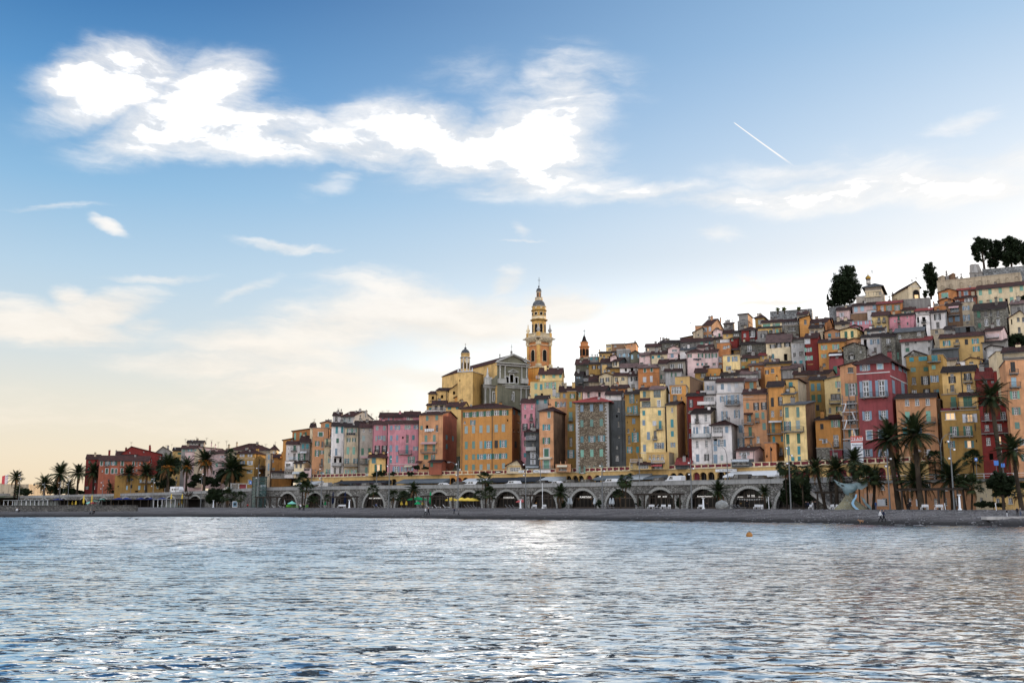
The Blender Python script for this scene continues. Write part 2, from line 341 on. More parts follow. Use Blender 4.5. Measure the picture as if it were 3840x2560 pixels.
class Face:
 """a vertical wall plane: p0 = left bottom corner seen from outside, u = along, n = outward"""
 def __init__(s,p0,u,w):
  s.p0=Vector(p0);s.u=Vector(u).normalized();s.w=w;s.n=Vector((s.u.y,-s.u.x,0));s.holes=[];s.yaw=math.atan2(s.u.y,s.u.x)
 def hit(s,px,py):
  d=ray(px,py);den=d.dot(s.n)
  if abs(den)<1e-6:den=-1e-6
  t=(s.p0-CAM).dot(s.n)/den
  q=CAM+d*t
  return(q-s.p0).dot(s.u),q.z,t
 def rect(s,cx,cy,w,h):
  a,z,t=s.hit(cx,cy)
  W=abs(s.hit(cx+w/2,cy)[0]-s.hit(cx-w/2,cy)[0]);H=abs(s.hit(cx,cy-h/2)[1]-s.hit(cx,cy+h/2)[1])
  return a,z,W,H
 def pt(s,a,z,out=0.0):
  q=s.p0+s.u*a+s.n*out;return Vector((q.x,q.y,z))
 def wall(s,mb,zb,top,m=0,md=0):
  """top: list of (a, z) from left to right; holes become recessed openings"""
  zmin=min(z for _,z in top)
  H=[h for h in s.holes if h[0]-h[2]/2>.02 and h[0]+h[2]/2<s.w-.02 and h[1]-h[3]/2>zb+.05 and h[1]+h[3]/2<zmin-.02]
  xs=sorted({0.0,s.w}|{round(h[0]+k*h[2]/2,4)for h in H for k in(-1,1)})
  zs=sorted({zb,zmin}|{round(h[1]+k*h[3]/2,4)for h in H for k in(-1,1)})
  def inside(a,z):
   return any(abs(a-h[0])<h[2]/2 and abs(z-h[1])<h[3]/2 for h in H)
  for i in range(len(xs)-1):
   j=0
   while j<len(zs)-1:
    am=(xs[i]+xs[i+1])/2
    if inside(am,(zs[j]+zs[j+1])/2):j+=1;continue
    k=j
    while k+1<len(zs)-1 and not inside(am,(zs[k+1]+zs[k+2])/2):k+=1
    mb.poly([s.pt(xs[i],zs[j]),s.pt(xs[i+1],zs[j]),s.pt(xs[i+1],zs[k+1]),s.pt(xs[i],zs[k+1])],m)
    j=k+1
  if len(top)>2 or abs(top[0][1]-top[-1][1])>1e-4:
   pts=[s.pt(0,zmin)]if top[0][1]>zmin+1e-4 else[]
   pts2=[s.pt(a,z)for a,z in reversed(top)]
   if top[-1][1]>zmin+1e-4:pts=pts+[s.pt(s.w,zmin)]
   mb.poly(pts+pts2,m)
  for h in H:
   x0,x1,z0,z1=h[0]-h[2]/2,h[0]+h[2]/2,h[1]-h[3]/2,h[1]+h[3]/2;d=h[4]
   for(a,b_,c,e)in(((x0,z0),(x0,z1),0,0),((x1,z1),(x1,z0),0,0),((x0,z1),(x1,z1),0,0),((x1,z0),(x0,z0),0,0)):
    mb.poly([s.pt(*a),s.pt(*b_),s.pt(*b_,-d),s.pt(*a,-d)],m)
   if d>0.4:mb.poly([s.pt(x0,z0,-d),s.pt(x1,z0,-d),s.pt(x1,z1,-d),s.pt(x0,z1,-d)],md)
WM={}
def wm(o):
 if o is None:return Matrix.Identity(4)
 if o.name in WM:return WM[o.name]
 return wm(o.parent)@Matrix.LocRotScale(o.location,o.rotation_euler,o.scale)
def place(me,name,face,a,z,w,h,out,parent,yawoff=0.0,sy=1.0):
 """hang a unit mesh on a face: its bottom centre at (a, z - h/2)"""
 o=bpy.data.objects.new(name,me);C.objects.link(o)
 o.parent=parent;o.matrix_parent_inverse=wm(parent).inverted()
 o.location=face.pt(a,z-h/2,out);o.rotation_euler=(0,0,face.yaw+yawoff);o.scale=(w,sy,h)
 WM[o.name]=Matrix.LocRotScale(o.location,o.rotation_euler,o.scale)
 return o
WALL=[(-700,560),(-300,520),(98,472),(300,442),(500,415),(700,385),(870,352),(1000,330),(1300,308),(1600,291),(1800,283),(2000,272),(2300,253),(2600,236),(2900,222),(3100,213),(3340,201),(3600,191),(3840,182),(4300,168),(5000,150)]
WATERD=[(-700,246),(0,243),(300,252),(700,256),(1000,252),(1300,240),(1600,224),(2000,203),(2300,193),(2650,181),(2950,169),(3400,148),(3840,141),(4300,132),(5000,120)]
def interp(tab,x):
 if x<=tab[0][0]:return tab[0][1]
 for(a,b),(c,d)in zip(tab,tab[1:]):
  if x<=c:return b+(d-b)*(x-a)/(c-a)
 return tab[-1][1]
def wall_d(px):return interp(WALL,px)
def front_d(px):return wall_d(px)+20
def drop(px):return interp([(98,-1.5),(700,-.75),(1000,0)],px)
def base_py(px):return 1892-9*F_PX/front_d(px)
SKYLINE=[(-400,1860),(0,1858),(800,1830),(1000,1795),(1300,1700),(1600,1590),(1750,1500),(1900,1470),(2200,1420),(2500,1330),(2700,1290),(2860,1215),(3080,1190),(3350,1140),(3600,1100),(3840,1060),(4600,980)]
KD=0.17
def depth_at(px,yb):return front_d(px)+KD*max(-40,base_py(px)-yb)
GROUND_Z=2.1
class House:pass
CORR=0.34
def roof_plane(mb,a,b,c,d,th=0.16,m=0):
 """a-b eave, d-c ridge (a below d); rows of barrel tiles run up the slope"""
 a,b,c,d=map(Vector,(a,b,c,d));L=max((b-a).length,(c-d).length)
 n=max(2,min(60,int(L/CORR)));up=Vector((0,0,th))
 for k in range(n):
  t0,t1=k/n,(k+1)/n;tm=(t0+t1)/2
  A,B=a.lerp(b,t0),a.lerp(b,t1);D,E=d.lerp(c,t0),d.lerp(c,t1)
  Am,Dm=a.lerp(b,tm)+up*1.55,d.lerp(c,tm)+up*1.55
  mb.poly([A+up,Am,Dm,D+up],m);mb.poly([Am,B+up,E+up,Dm],m)
  mb.poly([A,A+up,Am,B+up,B],m)
 mb.poly([d,c,b,a],m);mb.poly([a,a+up,d+up,d],m);mb.poly([b,c,c+up,b+up],m);mb.poly([d,d+up,c+up,c],m)
def make_house(V,args,feats,label):
 ox,oy,sc=V
 X=lambda v:ox+v/sc
 Yp=lambda v:oy+v/sc
 x0,x1,yt,yb,col=args[:5]
 opt=dict(a.split('=')for a in args[5:])
 x0,x1,yb=X(float(x0)),X(float(x1)),Yp(float(yb))
 yts=[Yp(float(v))for v in yt.split('/')];yl,yr_=yts[0],yts[-1];ym=(yl+yr_)/2
 pm=(x0+x1)/2
 Yd=(depth_at(pm,yb)if 'b' not in opt else depth_at(pm,Yp(float(opt['b']))))+float(opt.get('z',0))
 if 'Y' in opt:Yd=float(opt['Y'])
 s=float(opt.get('s',0))/sc
 phi=math.atan2((pm-CX),F_PX)
 if s:
  sm=abs(s)/F_PX*Yd
  D=float(opt['D'])if 'D' in opt else min(16,max(6,sm/math.sin(R(30))))
  alpha=math.asin(min(0.96,sm/D))*(1 if s>0 else-1)
 else:
  D=float(opt.get('D',9));alpha=R(float(opt.get('a',5)))
 psi=phi+alpha
 u=Vector((math.cos(psi),-math.sin(psi),0));v=Vector((math.sin(psi),math.cos(psi),0));n=-v
 A=at(pm,ym,Yd)
 def onplane(px,py,off=0.0):
  d=ray(px,py);t=(A+v*off-CAM).dot(n)/d.dot(n);return CAM+d*t
 P0=onplane(x0,ym);P1=onplane(x1,ym)
 if(P1-P0).dot(u)<0:P0,P1=P1,P0
 W=(P1-P0).dot(u)
 zl,zr=onplane(x0,yl).z,onplane(x1,yr_).z
 ze=(zl+zr)/2
 rt=opt.get('r','n').split(':');kind=rt[0]
 if kind not in 'sw':zl=zr=ze
 zb=onplane(pm,yb).z-float(opt.get('e',14))
 zb=max(zb,0.5)
 if 1020<pm<3320 and Yd<wall_d(pm)+22.5:zb=max(zb,11.96)
 P0 .z=P1 .z=0
 name=opt.get('n','townhouse').replace('-','_')
 base=(P0+P1)/2;base.z=zb
 root=empty(name,base,label,opt.get('cat','house').replace('_',' '),None if 'ng' in opt else 'houses of the old town')
 front=Face(P0,u,W);sideR=Face(P1,v,D);sideL=Face(P0+v*D,-v,D);back=Face(P1+v*D,-u,W)
 vis=sideL if s<0 else sideR
 hs=House();hs.root=root;hs.label=label;hs.front=front;hs.side=vis;hs.u=u;hs.v=v;hs.W=W;hs.D=D;hs.ze=ze;hs.zb=zb;hs.Yd=Yd
 Mid=D/2
 if kind in('r','h'):off=Mid
 elif kind=='l':off=D
 elif kind=='g':off=0
 else:off=0
 zr2=ze
 if kind in 'rhlg' and len(rt)>1:
  zr2=onplane(pm,Yp(float(rt[1])),off).z
  zr2=min(max(zr2,ze+0.08*max(off,3)),ze+0.75*max(off,W/2 if kind=='g' else off)+.3)
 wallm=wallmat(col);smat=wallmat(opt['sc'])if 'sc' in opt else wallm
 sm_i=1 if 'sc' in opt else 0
 ap=W/2
 if kind=='g' and len(rt)>2:ap=(onplane(X(float(rt[2])),ym)-P0).dot(u);ap=min(max(ap,.1),W-.1)
 topf=[(0,zl),(W,zr)];tops=[(0,ze),(D,ze)];topl=[(0,ze),(D,ze)]
 if kind=='g':topf=[(0,ze),(ap,zr2),(W,ze)]
 elif kind=='r':tops=topl=[(0,ze),(D/2,zr2),(D,ze)]
 elif kind=='l':tops=[(0,ze),(D,zr2)];topl=[(0,zr2),(D,ze)]
 elif kind in 'sw':tops=[(0,zr),(D,zr)];topl=[(0,zl),(D,zl)]
 todo=[];B_todo=[]
 face_of={'f':front,'s':vis}
 for ft in feats:
  tk=ft.split();k=tk[0];fc=front
  if k[0]=='>':fc=vis;k=k[1:]
  if k in 'codplvxnfq' and len(k)==1:
   xs=[X(float(q))for q in tk[1].split(',')];ys=[Yp(float(q))for q in tk[2].split(',')]
   w,h=float(tk[3])/sc,float(tk[4])/sc;c=tk[5]if len(tk)>5 else 'g'
   for yy in ys:
    for xx in xs:
     a,z,ww,hh=fc.rect(xx,yy,w,h)
     ww=min(ww,3.4 if k not in 'vd' else 9);
     if a-ww/2<0.05:a=ww/2+.06
     if a+ww/2>fc.w-.05:a=fc.w-ww/2-.06
     todo.append((k,fc,a,z,ww,hh,c))
     if k in 'odplvfq':fc.holes.append((a,z,ww,hh,0.28 if k not in 'd' else 0.9))
  else:B_todo.append((k,fc,tk[1:]))
 hr_=random.Random(int(x0*13+ym*7));nwin=sum(1 for q in todo if q[1]is front)
 vis_h=ze-(onplane(pm,yb).z+.4);busy=[(q[2],q[3],q[4]*(2.0 if q[0]in 'of' else 1.1),q[5])for q in todo if q[1]is front]
 if 'rampart' not in name and 'wall' not in name and name not in('chapel','side_chapel','mausoleum')and label!='x' and vis_h>2.2 and W>2.6:
  kc=hr_.choice('gebtkus')
  for zi in range(int(vis_h/2.9)+(1 if vis_h<2.9 else 0)):
   for ai in range(max(1,int(W/2.6))):
    a_=(ai+.5)*W/max(1,int(W/2.6))+hr_.uniform(-.25,.25);z_=ze-1.55-zi*2.9+hr_.uniform(-.2,.2);w_,h_=hr_.choice([(.75,1.3),(.8,1.5),(.5,.7),(.85,1.9)])
    if hr_.random()<(.25 if nwin>4 else.12)or z_-h_/2<ze-vis_h or a_-.9<0 or a_+.9>W:continue
    if any(abs(a_-p[0])<(p[2]+1.6)/2 and abs(z_-p[1])<(p[3]+1.9)/2 for p in busy):continue
    busy.append((a_,z_,w_*1.6,h_));k_=hr_.choice('ccoopqd' if h_>.8 else 'ppqd');todo.append((k_,front,a_,z_,w_,h_,kc))
    if k_ in 'opqd':front.holes.append((a_,z_,w_,h_,.28 if k_!='d' else.9))
 wb=MB()
 front.wall(wb,zb,topf,0,2);sideR.wall(wb,zb,tops,sm_i,2);sideL.wall(wb,zb,topl,sm_i,2)
 back.wall(wb,zb,[(0,zr if kind!='l' else zr2),(W,zl if kind!='l' else zr2)]if kind!='g' else[(0,ze),(W-ap,zr2),(W,ze)],0)
 if kind in 'np':
  pass
 local(root,wb).build('wall',[wallm,smat,DARK],root)
 rb=MB();ov=float(opt.get('ov',0.45));rc=opt.get('rc','t')
 def G(a,b,z):q=P0+u*a+v*b;return Vector((q.x,q.y,z))
 if kind in('r','h','l','g','s'):
  if kind=='r':
   sl=(zr2-ze)/(D/2)
   roof_plane(rb,G(-.3,-ov,ze-ov*sl),G(W+.3,-ov,ze-ov*sl),G(W+.3,D/2,zr2),G(-.3,D/2,zr2))
   roof_plane(rb,G(W+.3,D+ov,ze-ov*sl),G(-.3,D+ov,ze-ov*sl),G(-.3,D/2+.01,zr2),G(W+.3,D/2+.01,zr2))
  elif kind=='l':
   sl=(zr2-ze)/D
   roof_plane(rb,G(-.3,-ov,ze-ov*sl),G(W+.3,-ov,ze-ov*sl),G(W+.3,D+.2,zr2+.2*sl),G(-.3,D+.2,zr2+.2*sl))
  elif kind=='h':
   i=min(W/2-.1,D/2);o=ov
   e=[G(-o,-o,ze-.1),G(W+o,-o,ze-.1),G(W+o,D+o,ze-.1),G(-o,D+o,ze-.1)];r1,r2=G(i,D/2,zr2),G(W-i,D/2,zr2)
   roof_plane(rb,e[0],e[1],r2,r1);roof_plane(rb,e[1],e[2],r2,r2);roof_plane(rb,e[2],e[3],r1,r2);roof_plane(rb,e[3],e[0],r1,r1)
  elif kind=='g':
   s1=(zr2-ze)/max(ap,.2);s2=(zr2-ze)/max(W-ap,.2)
   roof_plane(rb,G(-ov,D+.2,ze-ov*s1),G(-ov,-.5,ze-ov*s1),G(ap,-.5,zr2),G(ap,D+.2,zr2))
   roof_plane(rb,G(W+ov,-.5,ze-ov*s2),G(W+ov,D+.2,ze-ov*s2),G(ap+.01,D+.2,zr2),G(ap+.01,-.5,zr2))
  elif kind=='s':
   dz=(zr-zl)/W
   if zl<zr:roof_plane(rb,G(-ov,D+.2,zl-ov*dz),G(-ov,-.45,zl-ov*dz),G(W+.3,-.45,zr+.3*dz),G(W+.3,D+.2,zr+.3*dz))
   else:roof_plane(rb,G(W+ov,-.45,zr+ov*dz),G(W+ov,D+.2,zr+ov*dz),G(-.3,D+.2,zl-.3*dz),G(-.3,-.45,zl-.3*dz))
  rm=[ROOFM[rc]]
  if kind in('r','l','h'):
   sl=(zr2-ze)/max(off,1)if kind!='h' else.2
   zg=ze-ov*sl-.08
   M_=Matrix.Translation(G(0,0,0))@Matrix.Rotation(front.yaw,4,'Z')
   rb.box(-.3,W+.3,-ov-.12,-ov-.01,zg,zg+.13,1,M_);rm.append(IRON)
 elif kind=='w':
  for a_,b_ in((-.12,.45),(.46,D)):
   A4=[G(0,a_,zl),G(W,a_,zr),G(W,b_,zr),G(0,b_,zl)];dz_=Vector((0,0,.22))if a_<0 else Vector((0,0,.01))
   rb.poly([q+dz_ for q in A4]);rb.poly([A4[0],A4[1],A4[1]+dz_,A4[0]+dz_]);rb.poly([A4[2],A4[3],A4[3]+dz_,A4[2]+dz_])
  rm=[wallm]
 else:
  M_=Matrix.Translation(G(0,0,0))@Matrix.Rotation(front.yaw,4,'Z')
  if kind=='p':
   rb.box(.003,W-.003,.003,D-.003,ze-1.1,ze-.9,0,M_)
   rb.box(-.06,W+.06,-.06,.3,ze,ze+.12,0,M_);rb.box(-.06,.3,.31,D,ze,ze+.12,0,M_);rb.box(W-.3,W+.06,.31,D,ze,ze+.12,0,M_)
   rm=[wallm]
  else:
   rb.box(-.15,W+.15,-.15,D+.15,ze+.002,ze+.16,0,M_);rm=[ROOFM[rc]if 'rc' in opt else plain('flat_roof_edge',(.20,.17,.15),.9)]
 roof=local(root,rb).build('roof' if kind!='w' else 'coping',rm,root)
 hs.roof=roof;hs.zr=zr2
 if kind in 'rhlg' and label!='x' and name not in('chapel','mausoleum','rampart_wall')and zr2>ze:
  for ci in range(hr_.choice((0,1,1,2))):
   a_=hr_.uniform(.15,.85)*W;f_=hr_.uniform(.25,.75);zc=zr2+hr_.uniform(.3,1.0);q=G(a_,f_*D,zc);w_=hr_.uniform(.3,.5);M_=Matrix.Translation((q.x,q.y,0))@Matrix.Rotation(front.yaw,4,'Z')
   b=MB();b.box(-w_,w_,-.3,.3,ze,zc-.1,0,M_);b.box(-w_-.08,w_+.08,-.38,.38,zc-.098,zc,1,M_)
   for dx in(-w_*.5,w_*.5):b.tube([M_@Vector((dx,0,zc)),M_@Vector((dx,0,zc+.35))],.1,5,1)
   local(root,b).build('chimney',[hr_.choice([wallm,wallmat('gr'),wallmat('be')]),ROOFM['t']],roof)
  if hr_.random()<.3:
   q=G(hr_.uniform(.2,.8)*W,D*.5,zr2+1.6);b=MB();b.tube([(q.x,q.y,zr2-.8),tuple(q)],.035,4)
   for i,dz in enumerate((.05,.35,.6)):b.tube([(q.x-.55+.1*i,q.y,q.z-dz),(q.x+.55-.1*i,q.y+.1,q.z-dz)],.02,3)
   local(root,b).build('aerial',IRON,roof)
  if hr_.random()<.22:
   q=G(hr_.uniform(.2,.8)*W,-.1,ze+.9);b=MB();b.tube([(q.x,q.y,ze-.4),tuple(q)],.03,4,0);M_=Matrix.Translation(q)@Matrix.Rotation(R(-65),4,'X')@Matrix.Rotation(R(25),4,'Y')
   for i in range(10):a0,a1=R(36*i),R(36*i+36);b.poly([M_@Vector((0,0,-.1)),M_@Vector((.4*math.cos(a0),.4*math.sin(a0),0)),M_@Vector((.4*math.cos(a1),.4*math.sin(a1),0))],1)
   local(root,b).build('satellite_dish',[IRON,wallmat('wg')],roof)
  if hr_.random()<.45 and W>3.5:
   q0=hr_.choice((.18,W-.18));b=MB();b.tube([front.pt(q0,ze-.2,.11),front.pt(q0,zb+1,.11)],.06,5);local(root,b).build('drainpipe',IRON,root)
 for k,fc,a,z,w,h,c in todo:
  if k in 'cx':
   sh=None
   par=root
   if k=='x':
    par=place(unit('surround'),'window_surround',fc,a,z,w*1.45,h*1.18,0,root)
   for sgn in(-1,1):
    place(unit('shutter',c),'shutter',fc,a+sgn*w*.252,z,w*.49,h,0.012,par)
   continue
  if k=='d':win=place(unit('dark'),'window_opening',fc,a,z,w-.02,h,-.72,root)
  elif k=='v':win=place(unit('wide',c if c in SHC and c!='g' else ''),'window',fc,a,z,w,h,-.16,root)
  elif k=='l':win=place(unit('lit'),'window',fc,a,z,w,h,-.2,root)
  elif k=='q':win=place(unit('glassd'),'window',fc,a,z,w,h,-.2,root)
  else:win=place(unit('glass'),'window',fc,a,z,w,h,-.2,root)
  if k in 'of':
   for sgn in(-1,1):
    place(unit('shutter',c),'shutter',fc,a+sgn*w*(.5+.27),z,w*.5,h,0.02,win,yawoff=0)
  elif k in 'plq' and h<2.6:place(unit('sill'),'sill',fc,a,z-h/2-.05,w*1.2,.1,0.0,win)
  if k=='f':add_rail(fc,a,w*1.3,z-h/2,1.0,.25,'k',win)
 for k,fc,tk in B_todo:
  f=[float(q)if q.replace('.','').replace('-','').isdigit()else q for q in tk]
  if k=='B':
   a0,z,_=fc.hit(X(f[0]),Yp(f[2]));a1=fc.hit(X(f[1]),Yp(f[2]))[0];hh=abs(fc.hit(X(f[0]),Yp(f[2]-f[3]))[1]-z)
   add_rail(fc,(a0+a1)/2,abs(a1-a0),z,max(.8,hh),1.0,f[4]if len(f)>4 else 'k',root,slab=True)
  elif k=='A':
   a0,z,_=fc.hit(X(f[0]),Yp(f[2]));a1,z1,_=fc.hit(X(f[1]),Yp(f[3]))
   b=MB();o1=1.6
   P=[fc.pt(a0,z,.03),fc.pt(a1,z,.03),fc.pt(a1,z1,o1),fc.pt(a0,z1,o1)];b.poly(P);b.poly([q-Vector((0,0,.05))for q in reversed(P)])
   b.poly([P[3],P[2],P[2]-Vector((0,0,.25)),P[3]-Vector((0,0,.25))])
   local(root,b).build('awning',canvas(f[4]if len(f)>4 else 'w'),root)
  elif k=='P':
   a0,z0,_=fc.hit(X(f[0]),Yp(f[1]));a1,z1,_=fc.hit(X(f[0]),Yp(f[2]))
   b=MB();b.tube([fc.pt(a0,z0,.12),fc.pt(a0,z1,.12)],.09,5);local(root,b).build('drainpipe',IRON,root)
  elif k=='L':
   a0,z0,_=fc.hit(X(f[0]),Yp(f[2]));a1=fc.hit(X(f[1]),Yp(f[2]))[0];t_=f[3]/sc/F_PX*Yd
   b=MB();M_=Matrix.Translation(fc.pt(0,0))@Matrix.Rotation(fc.yaw,4,'Z')
   b.box(a0,a1,-.08,-.003,z0-t_/2,z0+t_/2,0,M_);local(root,b).build('string_course',TRIMW if len(f)<5 or f[4]=='w' else(wallmat(f[4])),root)
  elif k=='R':
   a0,z,_=fc.hit(X(f[0]),Yp(f[2]));a1,z1,_=fc.hit(X(f[1]),Yp(f[3]));b=MB()
   z1=min(z1,z-.15);roof_plane(b,fc.pt(a0,z1,1.3),fc.pt(a1,z1,1.3),fc.pt(a1,z,.02),fc.pt(a0,z,.02),.1)
   local(root,b).build('canopy',ROOFM['t'],root)
  elif k=='K':
   q=onplane(X(f[0]),Yp(f[1]),D*.4);w_=f[2]/sc/F_PX*Yd;h_=f[3]/sc/F_PX*Yd
   b=MB();M_=Matrix.Translation((q.x,q.y,0))@Matrix.Rotation(front.yaw,4,'Z')
   b.box(-w_/2,w_/2,-.35,.35,q.z-h_-1.2,q.z-.12,0,M_);b.box(-w_/2-.08,w_/2+.08,-.43,.43,q.z-.118,q.z,1,M_)
   b.tube([M_@Vector((0,0,q.z)),M_@Vector((0,0,q.z+.35))],.13,6,1)
   local(root,b).build('chimney',[wallm if rnd.random()<.6 else wallmat('gr'),ROOFM['t']],roof)
  elif k=='T':
   q=onplane(X(f[0]),Yp(f[1]),D*.4);h_=f[2]/sc/F_PX*Yd
   b=MB();b.tube([(q.x,q.y,q.z-h_-.6),(q.x,q.y,q.z)],.045,4)
   for i,dz in enumerate((.05,.4,.75)):
    L_=.7-.15*i;b.tube([(q.x-L_,q.y,q.z-dz),(q.x+L_,q.y+.15,q.z-dz+.04)],.025,4)
   for i in range(5):b.tube([(q.x-.6+.3*i,q.y-.25,q.z-.05),(q.x-.6+.3*i,q.y+.25,q.z-.05)],.02,3)
   local(root,b).build('aerial',IRON,roof)
  elif k=='E':
   a0,z,_=fc.hit(X(f[0]),Yp(f[2]));a1=fc.hit(X(f[1]),Yp(f[2]))[0];h_=f[3]/sc/F_PX*Yd
   hang_washing(fc,a0,a1,z,h_,f[4]if len(f)>4 else 'w',f[5]if len(f)>5 else '')
  elif k=='Q':
   a0,z0,_=fc.hit(X(f[0]),Yp(f[1]));z1=fc.hit(X(f[0]),Yp(f[2]))[1];w_=f[3]/sc/F_PX*Yd;b=MB();z=z1;i=0
   M_=Matrix.Translation(fc.pt(0,0))@Matrix.Rotation(fc.yaw,4,'Z');sg=1 if a0<fc.w/2 else-1;e=0 if sg>0 else fc.w
   while z<z0:
    hh=.38+.1*rnd.random();ww=w_*(1.0 if i%2 else.6)*(.85+.3*rnd.random())
    xa,xb=sorted((e-sg*.03,e+sg*ww));b.box(xa,xb,-.05,.02,z+.03,z+hh,0,M_);z+=hh;i+=1
   tag(local(root,b).build('quoin',wallmat('wg'),root),kind='stuff')
 return hs
def canvas(c):
 return plain('canvas_'+c,dict(w=(.55,.55,.56),c=(.55,.48,.36),g=(.10,.115,.13),k=(.03,.035,.045),l=(.36,.38,.40),r=(.35,.08,.08),b=(.012,.03,.16),y=(.60,.42,.07),e=(.01,.22,.08),t=(.20,.52,.44),s=(.40,.25,.25),n=(.01,.015,.04))[c],.8)
def add_rail(fc,a,w,z,h,dep,c,parent,slab=False):
 b=MB();M_=Matrix.Translation(fc.pt(a,z))@Matrix.Rotation(fc.yaw,4,'Z')
 w=min(w,14)
 if c=='s' or c=='x':
  b.box(-w/2,w/2,-dep,-dep+.12,0,h,0,M_);b.box(-w/2,-w/2+.12,-dep+.12,-.01,0,h,0,M_);b.box(w/2-.12,w/2,-dep+.12,-.01,0,h,0,M_)
  mat=wallmat('wg' if c=='s' else 'wh')
 else:
  mat=IRON if c=='k' else paint({'g':'u','w':'w'}.get(c,c))
  for zz,t_ in((h-.05,.05),(.06,.04)):
   b.box(-w/2,w/2,-dep,-dep+.04,zz,zz+t_,0,M_)
   for sg in(-1,1):b.box(sg*w/2-(.04 if sg>0 else 0),sg*w/2+(.04 if sg<0 else 0),-dep+.041,-.01,zz,zz+t_,0,M_)
  n=max(3,min(40,int(w/.17)))
  for i in range(n+1):
   x=-w/2+(w-.03)*i/n;b.box(x,x+.03,-dep+.005,-dep+.035,.1,h-.05,0,M_)
  if dep>.6:
   for i in range(1,5):
    for sg in(-1,1):b.box(sg*w/2-.015,sg*w/2+.015,-dep+dep*i/5,-dep+dep*i/5+.03,.1,h-.05,0,M_)
 if slab:
  s=MB();s.box(-w/2-.05,w/2+.05,-dep-.06,-.01,-.16,0,0,M_)
  for x in(-w*.35,w*.35):s.box(x-.07,x+.07,-dep*.7,-.01,-.42,-.162,0,M_)
  root=parent
  bal=link('balcony',s.mesh('balcony',wallmat('gr')),root);bal.matrix_parent_inverse=wm(root).inverted();WM[bal.name]=Matrix.Identity(4)
  r=link('railing',b.mesh('railing',mat),bal);r.matrix_parent_inverse=Matrix.Identity(4)
 else:
  r=link('railing',b.mesh('railing',mat),parent);r.matrix_parent_inverse=wm(parent).inverted()
WASH=[]
def hang_washing(fc,a0,a1,z,h,c,label):
 n=max(2,int((a1-a0)/.6));b=MB()
 b.tube([fc.pt(a0,z,.5),fc.pt(a1,z,.5)],.015,3)
 for i in range(n):
  x0=a0+(a1-a0)*(i+.05)/n;x1=a0+(a1-a0)*(i+.92)/n;hh=h*(.6+.4*rnd.random())
  for j in range(3):
   xa,xb=x0+(x1-x0)*j/3,x0+(x1-x0)*(j+1)/3
   b.poly([fc.pt(xa,z,.5+.05*(j%2)),fc.pt(xb,z,.5+.05*((j+1)%2)),fc.pt(xb,z-hh,.5+.09*((j+1)%2)),fc.pt(xa,z-hh,.5+.09*(j%2))])
 tag(b.build('washing_line',canvas(c)),(label.replace('_',' ')or 'washing hung on a line outside a house window'),'laundry')
HOUSES=[]
def parse(txt):
 V=(0,0,1);cur=None;out=[]
 def flush():
  nonlocal cur
  if cur:out.append(make_house(*cur));cur=None
 for ln in txt.strip().splitlines():
  ln=ln.strip()
  if not ln:continue
  if ln.startswith('V '):flush();V=tuple(float(q)for q in ln.split()[1:]);continue
  if ln.startswith('H '):
   flush();a,lab=ln[2:].split('|');tk=a.replace(',',' ').split();cur=(V,tk,[],lab.strip());continue
  for part in ln.split(';'):
   if part.strip():cur[2].append(part.strip())
 flush();HOUSES.extend(out);return out
